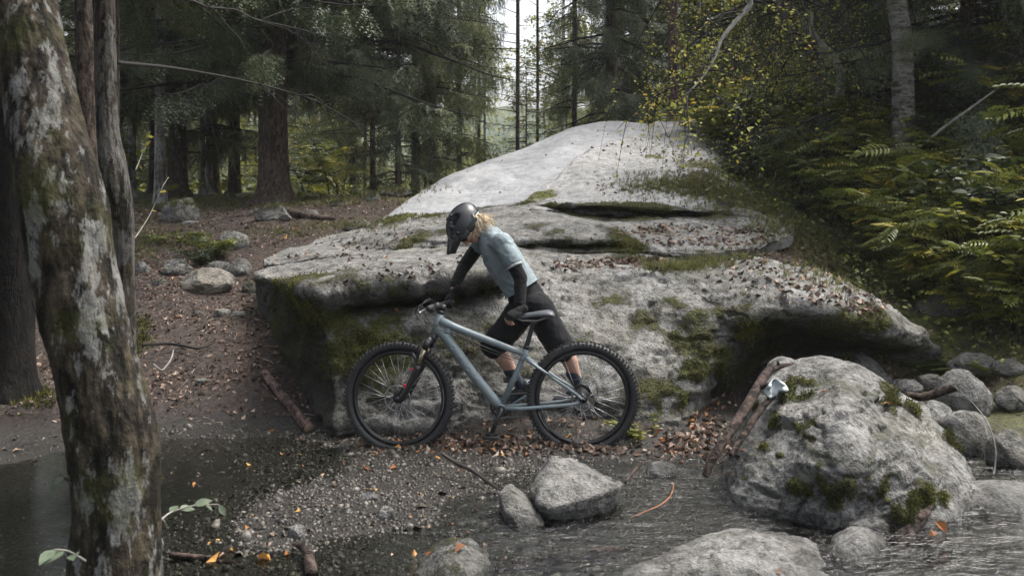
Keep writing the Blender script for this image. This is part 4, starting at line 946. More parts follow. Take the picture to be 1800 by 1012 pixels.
def shrub_meshes(seed, n_st, h, spread, tmpl, dens, mat, sc=1.0, tw=M_TWIG, lean=.5, base=.15):
    rng = np.random.default_rng(seed); st = MB(); pos = []; fw = []; up = []; s_ = []; rn = []
    for i in range(n_st):
        az = rng.uniform(0, 2 * np.pi); d = np.array([math.cos(az), math.sin(az), 0]); H = h * rng.uniform(.6, 1.05); sp_ = spread * rng.uniform(.3, 1.0)
        t = np.linspace(0, 1, 10); path = d * (sp_ * t ** 1.5)[:, None] + np.array([0, 0, 1]) * (H * (t - .22 * t ** 3))[:, None] + rng.normal(0, .02, (10, 3)).cumsum(0) * h * .25 + d * rng.uniform(0, base)
        st.tube(path, (.006 * h + .002) * (1 - .75 * t), 5)
        segs = [path]
        for b in range(int(2 + H * 2)):                     # side shoots
            k0 = rng.integers(3, 9); a2 = rng.uniform(0, 2 * np.pi); d2 = np.array([math.cos(a2), math.sin(a2), .35]); l2 = H * rng.uniform(.15, .4)
            tt = np.linspace(0, 1, 5); p2 = path[k0] + d2 * (l2 * tt)[:, None] + np.array([0, 0, -.25]) * (l2 * tt ** 2)[:, None]
            st.tube(p2, .003 * (1 - .6 * tt), 4); segs.append(p2)
        for pth in segs:
            ln = np.linalg.norm(np.diff(pth, axis=0), axis=1).sum(); m = max(2, int(ln * dens))
            for k in range(m):
                tt = .25 + .75 * (k + rng.random()) / m; x_ = tt * (len(pth) - 1); j = min(int(x_), len(pth) - 2); f = x_ - j
                p = pth[j] * (1 - f) + pth[j + 1] * f; a = k * 2.4 + rng.uniform(-.5, .5)
                q = np.array([math.cos(a), math.sin(a), rng.uniform(-.1, .45)])
                pos.append(p); fw.append(q); up.append(np.array([rng.normal(0, .5), rng.normal(0, .5), 1])); s_.append(sc * rng.uniform(.65, 1.2)); rn.append(rng.beta(2, 2.4))
    pos = np.array(pos); fw = np.array(fw); up = np.array(up); s_ = np.array(s_); rn = np.array(rn)
    V, T, idx = scatter(tmpl[0], tmpl[1], pos, rotframe(fw, up), s_)
    return npmesh('leaves', V, T, mat, False, {'rnd': np.clip(rn[idx], 0, 1)}), st.mesh('stems', tw)
SH = {}
SH['rowan'] = [shrub_meshes(31 + i, 5, 1.25, .75, COMP[i % 2], 15, M_LEAFG if i != 1 else M_LEAFY, 1.0) for i in range(3)]
SH['rowany'] = [shrub_meshes(41 + i, 5, 1.1, .7, COMP[(i + 1) % 2], 14, M_LEAFY, .95) for i in range(2)]
SH['broad'] = [shrub_meshes(91 + i, 6, 1.15, .8, (LEAF[0] * .085, LEAF[1]), 26, (M_LEAFY, M_LEAFG)[i % 2], 1.0) for i in range(3)]
SH['bramble'] = [shrub_meshes(51 + i, 8, .62, .6, COMP[2], 26, (M_LEAFG, M_LEAFD)[i % 2], 1.0) for i in range(3)]
SH['dark'] = [shrub_meshes(61 + i, 9, 1.35, .9, (LEAF[0] * .10, LEAF[1]), 60, M_LEAFD, 1.0) for i in range(2)]
SH['fern'] = [shrub_meshes(71, 9, .12, .08, FERN, 8, M_FERN, 1.0)]
SH['low'] = [shrub_meshes(81 + i, 9, .22, .3, (LEAF[0] * .055, LEAF[1]), 60, (M_LEAFG, M_LEAFY)[i], 1.0) for i in range(2)]
NS = [0]
def shrub(kind, px, py, label, sc=1.0, group=None, cat='shrub', name='shrub', Y=None, var=None, rz=None, dz=0.0, xy=None):
    NS[0] += 1; i = NS[0]
    if xy is not None: c = Vector((xy[0], xy[1], gz(*xy)))
    elif Y is None: c = hit(px, py)
    else: v = P(px, py, Y); c = v if dz is None else Vector((v.x, Y, gz(v.x, Y)))
    t = empty(name, (c.x, c.y, c.z - .02), (i * 1.7) % 6.28 if rz is None else rz); t.scale = (sc,) * 3; tag(t, label, cat, group)
    lv = SH[kind]; me = lv[(i if var is None else var) % len(lv)]
    link_obj('leaves', me[0], t); link_obj('stems', me[1], t)
    return t
# the named ones along the front of the bank
shrub('rowany', 1700, 560, 'tall yellow green rowan shoots rising beside the tip of the outcrop', 1.15, var=0)
shrub('rowan', 1655, 520, 'green rowan sapling directly behind the pointed end of the outcrop', 1.1, var=0)
shrub('rowany', 1600, 470, 'bright yellow green rowan sapling above the leaf covered right ledge', 1.0, var=1)
shrub('rowan', 1500, 400, 'slender rowan sapling with a bare lower stem on the grassy ledge edge', .85, var=2)
shrub('rowany', 1400, 345, 'small rowan sprout with bright yellow leaves at the top of the grassy bank', .45, var=0)
shrub('rowan', 1770, 560, 'leafy rowan thicket at the right edge above the boulder pile', 1.2, var=1)
shrub('fern', 1345, 262, 'pale green fern growing on the mound right of the slab summit', .8, cat='fern', name='fern')
shrub('fern', 1395, 285, 'fern with wide fronds below the crooked birch', .75, cat='fern', name='fern')
shrub('fern', 1680, 655, 'dark fern in the shadow behind the boulder pile', .7, cat='fern', name='fern')
shrub('bramble', 1300, 255, 'bright bramble clump spilling over the right end of the slab summit', 1.3, var=0)
shrub('bramble', 370, 452, 'low bilberry hummock growing round the rocks left of the path', .62, cat='plant', name='plant', var=0)
shrub('bramble', 352, 460, 'smaller bilberry clump in front of the rocks left of the path', .5, cat='plant', name='plant', var=1)
shrub('low', 1140, 770, 'little green sprout in the dark gap right of the rear wheel', .8, cat='plant', name='plant', var=1)
shrub('low', 1475, 690, 'grassy green tuft on the soil behind the largest boulder', .5, cat='plant', name='plant', var=0)
shrub('low', 300, 430, 'small plant on the bank beside the roots on the left', 1.0, cat='plant', name='plant', var=0)
for k, (px, py, sc_, kd, l_) in enumerate([(1452, 402, .6, 'rowany', 'short yellow green sapling beside the slender rowan sapling'), (1540, 425, .75, 'rowan', 'green sapling on the leafy slope between two yellow ones'), (1572, 455, .8, 'rowany', 'yellow green sapling half way down the leafy slope'), (1630, 500, .85, 'rowany', 'full yellow green sapling above the outcrop tip'), (1668, 545, .7, 'rowan', 'small green sapling at the lower end of the leafy slope'),
        (1600, 520, .55, 'bramble', 'bramble sprawling on the lower leafy slope'), (1520, 455, .5, 'bramble', 'bramble patch at the middle of the leafy slope'), (1480, 420, .5, 'low', 'low plant on the upper leafy slope'), (1740, 600, .8, 'rowany', 'yellow green sapling over the pale perched boulder'), (1790, 610, .8, 'rowan', 'green sapling above the right hand pile'),
        (1420, 380, .45, 'bramble', 'bramble at the top of the leafy slope'), (1560, 490, .45, 'low', 'low plant near the ridge of the outcrop'), (1350, 345, .5, 'low', 'low plant in the middle of the grassy bank'), (1300, 310, .6, 'bramble', 'bramble at the upper end of the grassy bank')]):
    shrub(kd, px, py, l_, sc_, 'plants on the leafy slope', cat='sapling' if 'rowan' in kd else 'plant', name='sapling' if 'rowan' in kd else 'plant', var=k)
rng = np.random.default_rng(202)
RG = {'broad': ('broad leaved bushes on the right bank', ''), 'rowan': ('rowan saplings on the right bank', 'green pinnate leaved rowan sapling in the thicket on the right bank'), 'rowany': ('yellow rowan saplings on the right bank', 'yellowing pinnate leaved sapling in the thicket on the right bank'),
      'bramble': ('brambles on the right bank', 'low bramble clump covering the soil of the right bank'), 'dark': ('dark bushes on the right bank', 'dark small leaved bush in the shade of the right bank'), 'fern': ('ferns on the right bank', 'green fern among the saplings of the right bank')}
n = 0; tries = 0; put_ = []
while n < 150 and tries < 9000:
    tries += 1
    pxx = rng.uniform(1230, 1900); pyy = rng.uniform(250, 640)
    lim = np.interp(pxx, [1230, 1300, 1420, 1500, 1600, 1680, 1900], [262, 285, 330, 400, 470, 560, 640])
    if pyy > lim: continue
    c = hit(pxx, pyy)
    if c.y > 19 or c.y < 7.6: continue
    if any(math.hypot(c.x - a, c.y - b) < .27 for a, b in put_): continue
    put_.append((c.x, c.y)); n += 1
    if pxx > 1560: kind = rng.choice(['rowan', 'rowany', 'broad', 'bramble', 'dark'], p=[.20, .17, .33, .20, .10])
    else: kind = rng.choice(['rowan', 'rowany', 'broad', 'bramble', 'dark'], p=[.10, .20, .36, .30, .04])
    kind = str(kind); g_, l_ = RG[kind]
    shrub(kind, 0, 0, where({'rowan': 'green pinnate leaved rowan sapling', 'rowany': 'yellowing pinnate leaved sapling', 'bramble': 'low bramble clump', 'dark': 'dark small leaved bush', 'broad': 'airy broad leaved bush'}[kind], c.x, c.y), rng.uniform(.75, 1.25), g_, xy=(c.x, c.y), cat='fern' if kind == 'fern' else 'shrub', name='fern' if kind == 'fern' else 'shrub')
for k, (px, Y, sc_, kd) in enumerate([(1235, 20, 1.3, 'rowany'), (1262, 18.5, 1.4, 'rowany'), (1290, 19.5, 1.6, 'rowany'), (1330, 17.5, 1.5, 'rowany'), (1372, 16.5, 1.3, 'bramble'), (1400, 18, 1.5, 'rowany'), (1430, 15, 1.3, 'bramble'), (1350, 15, 1.2, 'bramble'), (1300, 16, 1.1, 'bramble'), (1255, 17, .9, 'rowany'), (1460, 17, 1.5, 'rowany'), (1510, 16, 1.6, 'rowany'), (1560, 15, 1.5, 'rowan'), (1620, 14, 1.6, 'rowany'), (1500, 13, 1.3, 'rowan'), (1680, 13, 1.7, 'rowan'), (1740, 12, 1.6, 'rowany'), (1790, 11, 1.6, 'rowan'), (1560, 11.5, 1.25, 'rowany'), (1640, 10.8, 1.4, 'rowan'), (1720, 10.2, 1.45, 'rowany'), (1770, 9.4, 1.3, 'rowan'), (1690, 9.3, 1.1, 'rowany'), (1480, 11.5, .9, 'bramble'), (1420, 13, 1.0, 'bramble')]):
    g_, l_ = RG[kd]; shrub(kd, 0, 0, where({'rowan': 'tall green rowan bush', 'rowany': 'tall yellow green bush', 'bramble': 'bright bramble clump'}[kd], (px - 900) / 1750 * Y, Y), sc_, g_, xy=((px - 900) / 1750 * Y, Y))
# undergrowth of the far forest and behind the slab
n = 0
while n < 110:
    Y = rng.uniform(17, 55); x = rng.uniform(-.6, .6) * Y; pxx = 900 + 1750 * x / Y
    if (640 < pxx < 1250 and Y < 23) or (850 < pxx < 960 and Y < 30): continue
    if x < 0 and Y < 18.5 and pxx < 620: continue
    n += 1; kind = str(rng.choice(['rowany', 'dark', 'bramble'], p=[.5, .1, .4]))
    shrub(kind, 0, 0, where({'rowany': 'far yellow green bush', 'dark': 'far dark bush', 'bramble': 'far low leafy bush'}[kind] + (' deep in the forest' if Y > 35 else ' in the undergrowth'), x, Y),
          rng.uniform(1.0, 2.2), 'bushes of the far undergrowth', xy=(x, Y))

# ---- broadleaf trees -------------------------------------------------------
def leafy_crown(seed, path, n_br, L, leaf, mat, dens, hang=.3, sc=1.0, tw=M_TWIG, t0=.2, lean=None, sub=4, up=.5):
    rng = np.random.default_rng(seed); st = MB(); pos = []; rn = []
    path = np.asarray(path)
    for b in range(n_br):
        t = t0 + (1 - t0) * (b + rng.random()) / n_br; x_ = t * (len(path) - 1); j = min(int(x_), len(path) - 2); p0 = path[j] + (path[j + 1] - path[j]) * (x_ - j)
        az = rng.uniform(0, 2 * np.pi) if lean is None else rng.normal(lean[0], lean[1]); l = L * rng.uniform(.55, 1.1)
        d = np.array([math.cos(az), math.sin(az), up * rng.uniform(.3, 1.4)]); d /= np.linalg.norm(d)
        tt = np.linspace(0, 1, 9); q = p0 + d * (l * tt)[:, None] - np.array([0, 0, 1]) * (hang * l * tt ** 2)[:, None] + rng.normal(0, .03, (9, 3)).cumsum(0) * l * .2
        st.tube(q, (.010 * l + .004) * (1 - .85 * tt), 5)
        for s in range(sub):
            k = rng.integers(2, 9); d2 = rng.normal(0, .6, 3) + np.array([0, 0, -hang * 1.8]); d2 /= np.linalg.norm(d2); l2 = l * rng.uniform(.25, .6)
            q2 = q[min(k, 8)] + d2 * (l2 * np.linspace(0, 1, 6))[:, None] - np.array([0, 0, 1]) * (hang * l2 * .7 * np.linspace(0, 1, 6) ** 2)[:, None]
            st.tube(q2, .004 * (1 - .8 * np.linspace(0, 1, 6)), 4)
            m = int(l2 * dens)
            for i in range(m):
                f = rng.random() * 5; jj = min(int(f), 4); pos.append(q2[jj] + (q2[jj + 1] - q2[jj]) * (f - jj) + rng.normal(0, .045, 3)); rn.append(rng.beta(2, 2))
    if not pos: return None, st.mesh('branches', tw)
    pos = np.array(pos); R = randrot(len(pos), .8, rng)
    V, T, idx = scatter(leaf[0] * sc, leaf[1], pos, R, rng.uniform(.6, 1.2, len(pos)))
    return npmesh('leaves', V, T, mat, False, {'rnd': np.array(rn)[idx]}), st.mesh('branches', tw)
def wood(name, pts, rads, mat, label, cat='tree', seg=14, crown=None, group=None, noise=.06, pname='trunk', steps=None):
    pts = np.array([tuple(p) for p in pts]); base = pts[0].copy(); n = steps or len(pts) * 8
    c = catmull(pts, n) - base; r = catmull(np.array(rads)[:, None], n)[:, 0]
    t = empty(name, tuple(base)); tag(t, label, cat, group)
    mb = MB(); mb.tube(c, r, seg, noise=noise, seed=len(pts)); link_obj(pname, mb.mesh(pname, mat), t)
    return t, c
M_BIRCH = bark('birch_bark', (.035, .03, .026), (.15, .14, .125), vs=(2.5, 2.5, 9), scale=2.4, patch=.5, patchcol=(.28, .27, .25), moss=.4)
# crooked birch
cb = [P(1462, 215, 13.2), P(1455, 185, 13.2), P(1437, 120, 13.2), P(1412, 60, 13.2), P(1375, 5, 13.1), P(1330, -70, 13), P(1290, -160, 12.8)]
cb[0].z = gz(cb[0].x, cb[0].y) - .1
t, c = wood('birch_tree', cb, [.15, .125, .11, .11, .10, .08, .05], M_BIRCH, 'crooked mottled birch leaning left over the bank')
lv, br = leafy_crown(5, c, 20, 1.9, (LEAF3[0] * .045, LEAF3[1]), M_AUT, 26, hang=1.0, t0=.42, sub=9, up=.2)
link_obj('leaves', lv, t); link_obj('branches', br, t)
# straight birch
sb = [P(1588, 160, 11.6), P(1587, 120, 11.6), P(1584, 60, 11.6), P(1576, 0, 11.6), P(1570, -90, 11.6), P(1560, -200, 11.6), P(1555, -330, 11.6)]
sb[0].z = gz(sb[0].x, sb[0].y) - .1
t, c = wood('birch_tree', sb, [.14, .12, .115, .11, .105, .08, .05], M_BIRCH, 'straight birch trunk with horizontal bark bands near the upper right')
lv, br = leafy_crown(6, c, 14, 1.8, (LEAF3[0] * .05, LEAF3[1]), M_AUT, 20, hang=.7, t0=.5, sub=7, up=.3)
link_obj('leaves', lv, t); link_obj('branches', br, t)
# pale bent dead trunk between them
wood('dead_tree', [P(1476, 175, 12.6), P(1478, 130, 12.6), P(1462, 98, 12.6), P(1438, 72, 12.6), P(1425, 50, 12.6), P(1428, 28, 12.6), P(1418, 18, 12.6)], [.07, .055, .05, .045, .035, .02, .01], M_TWIGP, 'pale bent dead stem in front of the crooked birch', seg=10)
wood('dead_branch', [P(1628, 250, 11), P(1660, 224, 10.9), P(1700, 195, 10.8), P(1748, 160, 10.7)], [.018, .018, .014, .008], M_TWIGP, 'pale straight dead stick leaning in the bushes at the upper right', cat='branch', seg=8, pname='stick')
wood('log', [P(1490, 235, 12.5), P(1530, 272, 12), P(1575, 300, 11.7), P(1625, 325, 11.4)], [.11, .13, .14, .12], bark('mossy_bark', (.02, .017, .012), (.06, .05, .035), moss=1.0), 'mossy fallen trunk lying in the thicket below the birches', cat='log', pname='log_wood')
# overhanging branch with autumn leaves, top right of the slab: belongs to a birch rooted to the right
ob = [P(1345, -40, 9.6), P(1318, 10, 9.6), P(1290, 42, 9.55), P(1268, 70, 9.5), P(1258, 98, 9.45), P(1240, 130, 9.4), P(1215, 158, 9.3), P(1198, 172, 9.3)]
rt_ = [Vector((5.9, 10.8, gz(5.9, 10.8) - .1)), Vector((5.75, 10.7, 3.2)), Vector((4.6, 10.3, 4.5))]
t, c = wood('rowan_tree', rt_ + ob, [.07, .06, .05, .035, .028, .022, .018, .014, .010, .006, .003], M_TWIGP, 'rowan with a long grey arching branch and yellow leaves over the slab', seg=10, noise=.03)
lv, br = leafy_crown(8, c, 16, .75, (LEAF3[0] * .05, LEAF3[1]), M_AUT, 26, hang=.6, t0=.32, sub=6, up=0)
link_obj('leaves', lv, t); link_obj('branches', br, t)
# yellow green broadleaf trees behind the right end of the slab
BL = [leafy_crown(90 + i, np.array([[0, 0, .3], [.1, 0, 2], [0, .1, 4], [.1, 0, 6.5]]), 46, 2.3, (LEAF3[0] * .12, LEAF3[1]), (M_LEAFY, M_AUT)[i % 2], 26, hang=.35, t0=.05, sub=8, up=.5) for i in range(2)]
for k, (px, Y, s_, l_) in enumerate([(1225, 24, 1.0, 'yellow leaved tree behind the right end of the slab summit'), (1262, 27, 1.15, 'pale green leafy tree between the reddish trunk and the hanging twigs'), (1320, 25, 1.0, 'leafy tree glowing yellow green behind the hanging birch twigs'),
        (1370, 30, 1.2, 'tall yellowish tree beyond the crooked birch'), (1540, 28, 1.1, 'light green tree seen between the birches'), (1430, 34, 1.3, 'far yellow green tree beyond the dark spruce'), (990, 40, 1.2, 'yellow tinted broadleaf tree far behind the slab'), (790, 46, 1.3, 'pale broadleaf tree far behind the slab left of the bare spruce'), (560, 38, 1.2, 'yellow green broadleaf tree far behind the left trunks'), (340, 34, 1.1, 'light green broadleaf tree behind the slim trunks on the left')]):
    x = (px - 900) / 1750 * Y; t = empty('broadleaf_tree', (x, Y, gz(x, Y)), k * 1.3); t.scale = (s_,) * 3; tag(t, l_, 'tree')
    link_obj('trunk', trunk_mesh(.09, 6.5, M_SBARKG, .2, (.1, 0), 8, k), t); link_obj('leaves', BL[k % 2][0], t); link_obj('branches', BL[k % 2][1], t)

# ---- near leaning trunk, crooked second trunk ------------------------------
M_NEARB = bark('mottled_maple_bark', (.007, .006, .004), (.055, .044, .030), c2=None, vs=(8, 8, 3.2), scale=2.6, patch=.8, patchcol=(.21, .21, .195), moss=.5, bmp=1.0, furrow=.9, pth=.535)
DN = 2.75
nt = [P(228, 1500, DN), P(212, 1200, DN), P(203, 1012, DN), P(205, 900, DN), P(195, 760, DN), P(167, 640, DN), P(132, 500, DN), P(110, 350, DN), P(82, 230, DN + .05), P(57, 100, DN + .1), P(35, 0, DN + .15), P(10, -150, DN + .2), P(-20, -420, DN + .3), P(-50, -900, DN + .5)]
nt[0].z = gz(nt[0].x, nt[0].y) - .1
wr = [112, 98, 87, 80, 84, 76, 80, 78, 70, 66, 68, 60, 52, 42]
NR = [w_ * .9 / 1750 * DN for w_ in wr]
pts = np.array([tuple(p) for p in nt]); base = pts[0].copy(); cc = catmull(pts, 260) - base; rr = catmull(np.array(NR)[:, None], 260)[:, 0]
V, Q, T = tube_np(cc, rr, 96, True)
ang = np.tile(np.arange(96) / 96 * 2 * np.pi, 260)[:, None]; ct = np.repeat(cc, 96, axis=0); vb = V[:len(ct)]
q_ = np.hstack([np.cos(ang) * 1.6, np.sin(ang) * 1.6, vb[:, 2:3] * 1.1]); q2_ = np.hstack([np.cos(ang) * 3.5, np.sin(ang) * 3.5, vb[:, 2:3] * 7]); q3_ = np.hstack([np.cos(ang) * 9, np.sin(ang) * 9, vb[:, 2:3] * 16])
dsp = .10 * fbm(q_, 3, 41) + .06 * fbm(q2_, 4, 42, ridge=True) + .035 * fbm(q3_, 4, 43, gain=.7)
vb = ct + (vb - ct) * (1 + dsp)[:, None]; V[:len(ct)] = vb
t = empty('leaning_tree', tuple(base)); tag(t, 'nearest thick leaning trunk with pale lichen patches on flaking brown bark', 'tree')
link_obj('trunk', npmesh('trunk', V, [Q, T], M_NEARB), t)
lv, br = leafy_crown(15, cc[225:], 26, 2.6, (LEAF3[0] * .10, LEAF3[1]), M_LEAFG, 22, hang=.1, t0=.4, sub=8, up=1.6)
link_obj('leaves', lv, t); link_obj('branches', br, t)
st_ = [P(205, 640, 5.9), P(212, 600, 5.9), P(214, 500, 5.9), P(212, 400, 5.85), P(202, 320, 5.8), P(190, 230, 5.8), P(186, 120, 5.8), P(184, 20, 5.8), P(180, -120, 5.9), P(172, -300, 6)]
st_[0].z = gz(st_[0].x, st_[0].y) - .1
w2 = [34, 25, 22, 22, 24, 19, 17.5, 18, 16, 12]
M_CROOK = bark('cracked_dark_bark', (.008, .007, .005), (.04, .032, .025), vs=(6, 6, 1.6), scale=2.6, patch=.5, patchcol=(.17, .165, .155), moss=.3)
pts = np.array([tuple(p) for p in st_]); base = pts[0].copy(); cc = catmull(pts, 160) - base; rr = catmull(np.array([w_ / 1750 * 5.85 for w_ in w2])[:, None], 160)[:, 0]
V, Q, T = tube_np(cc, rr, 48, True); ang = np.tile(np.arange(48) / 48 * 2 * np.pi, 160)[:, None]; ct = np.repeat(cc, 48, axis=0); vb = V[:len(ct)]
dsp = .22 * fbm(np.hstack([np.cos(ang) * 1.3, np.sin(ang) * 1.3, vb[:, 2:3] * 1.4]), 3, 51) + .12 * fbm(np.hstack([np.cos(ang) * 4, np.sin(ang) * 4, vb[:, 2:3] * 3]), 4, 52, ridge=True)
V[:len(ct)] = ct + (vb - ct) * (1 + dsp)[:, None]
t = empty('crooked_tree', tuple(base)); tag(t, 'crooked dark trunk with grey cracked bark right behind the leaning trunk', 'tree')
link_obj('trunk', npmesh('trunk', V, [Q, T], M_CROOK), t)
lv, br = leafy_crown(16, cc[148:], 10, 1.4, (LEAF3[0] * .09, LEAF3[1]), M_LEAFG, 18, hang=.1, t0=.5, sub=6, up=1.8)
link_obj('leaves', lv, t); link_obj('branches', br, t)
wood('dark_trunk', [P(158, 560, 7.2), P(157, 400, 7.2), P(156, 200, 7.2), P(152, 0, 7.2), P(150, -200, 7.2)], [.11, .095, .085, .08, .06], M_SBARK, 'dark straight trunk glimpsed between the leaning and the crooked trunk')
# long bare branches crossing the dark boughs (from the crooked tree side)
def bare_branch(pts, r, label, sub=5, seed=0):
    pts = [P(*p) for p in pts]; t, c = wood('branch', pts, list(np.linspace(r, r * .25, len(pts))), M_TWIG, label, cat='branch', seg=7, noise=.02, pname='limb')
    rng = np.random.default_rng(seed); mb = MB()
    for k in range(sub):
        i = rng.integers(4, len(c) - 2); d = rng.normal(0, .4, 3) + (c[i] - c[i - 2]) / np.linalg.norm(c[i] - c[i - 2]) * .9; d[2] -= .35; l = rng.uniform(.3, .9); tt = np.linspace(0, 1, 7)[:, None]
        mb.tube(c[i] + d * l * tt - np.array([0, 0, .3]) * l * tt ** 2 + rng.normal(0, .015, (7, 3)).cumsum(0), np.linspace(r * .35, .0015, 7), 5)
    o = link_obj('twigs', mb.mesh('twigs', M_TWIG), t)
bare_branch([(205, 110, 6.1), (290, 118, 6.8), (355, 128, 7.2), (420, 140, 7.6), (500, 160, 8.0), (560, 180, 8.3), (620, 215, 8.6), (660, 250, 8.9)], .013, 'long bare branch sweeping right across the dark boughs', 9, 1)
bare_branch([(190, -30, 6), (330, 0, 6.6), (365, 13, 6.8), (415, 18, 7), (450, 34, 7.3), (520, 50, 7.8), (580, 66, 8.2)], .012, 'upper bare branch with a kink near the top left', 7, 2)
bare_branch([(620, 84, 17.0), (700, 88, 18), (790, 88, 19), (860, 86, 20), (950, 85, 21)], .028, 'dark horizontal branch crossing the pale gap above the slab', 5, 3)

# ================================================================ HAZE
hm_, ht, ho = newmat('forest_haze'); pv = ht.nodes.new('ShaderNodeVolumePrincipled'); pv.inputs['Density'].default_value = .0006; pv.inputs['Color'].default_value = (.93, .96, 1.0, 1); pv.inputs['Anisotropy'].default_value = .2
ht.links.new(pv.outputs[0], ho.inputs['Volume'])
zb = min(float(Zg.min()), -3) - 1.5
hz = MB().box((0, 78, (zb + 48) / 2), (236, 204, 48 - zb)).build('haze', hm_); hz['kind'] = 'stuff'
print('haze', zb, float(Zg.max()), float(MZ.max()), float(MY.max()))
# ================================================================ BICYCLE
YB = 6.62
def bp(px, py, dy=0.0):
    v = P(px, py, YB); return np.array([v.x, v.y + dy, v.z])
M_FRAME = simple('satin_blue_grey_paint', (.175, .215, .23), .36, 0, .10, 14, spec=.5)
M_BLK = simple('black_anodised_metal', (.013, .013, .014), .38, 0, spec=.5)
M_RUB = simple('black_tyre_rubber', (.016, .016, .017), .62, 0, .3, 40)
M_RIM = simple('black_rim', (.012, .012, .013), .35)
M_SPK = simple('steel_spoke', (.50, .50, .52), .3, .9)
M_STEEL = simple('worn_steel', (.30, .29, .28), .35, .9)
M_GOLD = simple('grey_gold_stanchion', (.34, .30, .22), .22, .9)
M_RED = simple('red_dial', (.65, .02, .02), .4)
M_SAD = simple('saddle_vinyl', (.055, .062, .07), .42)
M_WHT = simple('white_print', (.7, .7, .7), .5)
bike = empty('bicycle', tuple(bp(870, 793)))
tag(bike, 'grey blue hardtail mountain bike with knobbly black tyres held in front of the outcrop', 'bicycle')
def bpart(mb, name, mat, parent=None, **kw):
    o = mb.build(name, mat, None, **kw); pr = parent or bike; o.parent = pr
    wl = Matrix.Translation(-Vector(pr['_w'])) if '_w' in pr.keys() else Matrix.Translation(-Vector(bike.location)); o.matrix_parent_inverse = wl
    return o
fhub, rhub = bp(703, 700), bp(1024, 699)
fhub = bp(701, 699)
def steer_pt(p, a=math.radians(-9)):      # small turn of the front end about the steering axis
    p = np.asarray(p, float); o_ = bp(768, 566); ax = o_ - bp(733, 660); ax = ax / np.linalg.norm(ax)
    M = np.array(Matrix.Rotation(a, 3, Vector(ax))); return (p - o_) @ M.T + o_
R_T, r_T = .345, .027
def make_wheel(c, steer, rotor_r, cassette):
    w_ = bpy.data.objects.new('wheel', None); COL.objects.link(w_); w_.parent = bike
    tr = (lambda p: steer_pt(p)) if steer else (lambda p: p)
    c = np.asarray(c); ax = np.array([0, 1.0, 0])
    def put(mb, name, mat, **kw):
        mb.V = [tr(v) for v in mb.V]; o = mb.build(name, mat, w_, **kw); o.matrix_parent_inverse = Matrix.Translation(-bike.location); return o
    put(MB().torus(c, ax, R_T - .002, r_T, 96, 14), 'tyre', M_RUB)
    # tread knobs
    kb = MB(); n = 84
    for i in range(n):
        a0 = i / n * 2 * math.pi
        rows = [(-.012, .0), (.012, .0)] if i % 2 == 0 else [(0, .0)]
        rows += [(-.023, .5), (.023, .5)]
        for y, t_ in rows:
            for sub in (0,):
                a = a0 + (.012 if y > 0 else 0)
                rr = R_T + math.sqrt(max(r_T**2 - y * y, 0)) + (.001 if abs(y) < .02 else -.001)
                d = np.array([math.cos(a), 0, math.sin(a)]); tg = np.array([-math.sin(a), 0, math.cos(a)])
                R = np.stack([tg, ax, d], 1)
                kb.box(c + d * rr + ax * y, (.013, .011, .013), R)
    o = put(kb, 'tread', M_RUB, smooth=False); o['kind'] = 'stuff'
    rim = MB().torus(c, ax, .303, .014, 96, 8, .9).torus(c, ax, .292, .006, 96, 6)
    put(rim, 'rim', M_RIM)
    hb = MB().tube([c - ax * .055, c - ax * .05, c - ax * .03, c + ax * .03, c + ax * .05, c + ax * .055], [.012, .028, .015, .015, .028, .012], 16)
    put(hb, 'hub', M_BLK)
    for i in range(32):
        a = i / 32 * 2 * math.pi + .05; s = 1 if i % 2 else -1; b = a + (.95 if (i // 2) % 2 else -.95)
        p0 = c + np.array([math.cos(b), 0, math.sin(b)]) * .026 + ax * .034 * s
        p1 = c + np.array([math.cos(a), 0, math.sin(a)]) * .29 + ax * .003 * s
        put(MB().tube([p0, p1], .0013, 4), 'spoke', M_SPK)
    # disc rotor on the near (left) side
    rt = MB(); y = -.045
    rt.torus(c + ax * y, ax, rotor_r - .006, .006, 40, 4, .15)
    for i in range(6):
        a = i / 6 * 2 * math.pi; b = a + .5
        rt.tube([c + ax * y + np.array([math.cos(a), 0, math.sin(a)]) * .02, c + ax * y + np.array([math.cos(b), 0, math.sin(b)]) * (rotor_r - .008)], .003, 4)
    put(rt, 'brake_rotor', M_STEEL)
    # rim decal strips
    dc = MB()
    for a0, a1 in (((-.35, .22),) if steer else ((3.45, 3.9), )):
        pts = [c + np.array([math.cos(t_), 0, math.sin(t_)]) * .3075 - ax * .0155 for t_ in np.linspace(a0, a1, 14)]
        dc.tube(pts, .0016, 4)
    put(dc, 'rim_decal', simple('grey_print', (.25, .25, .26), .5))
    if cassette:
        cs = MB()
        for k in range(9):
            cs.torus(c + ax * (.022 + .004 * k), ax, .075 - .0065 * k, .0035, 36, 4)
        cs.tube([c + ax * .02, c + ax * .06], [.03, .022], 14); put(cs, 'cassette', M_STEEL)
    return w_
make_wheel(fhub, True, .09, False)
make_wheel(rhub, False, .08, True)

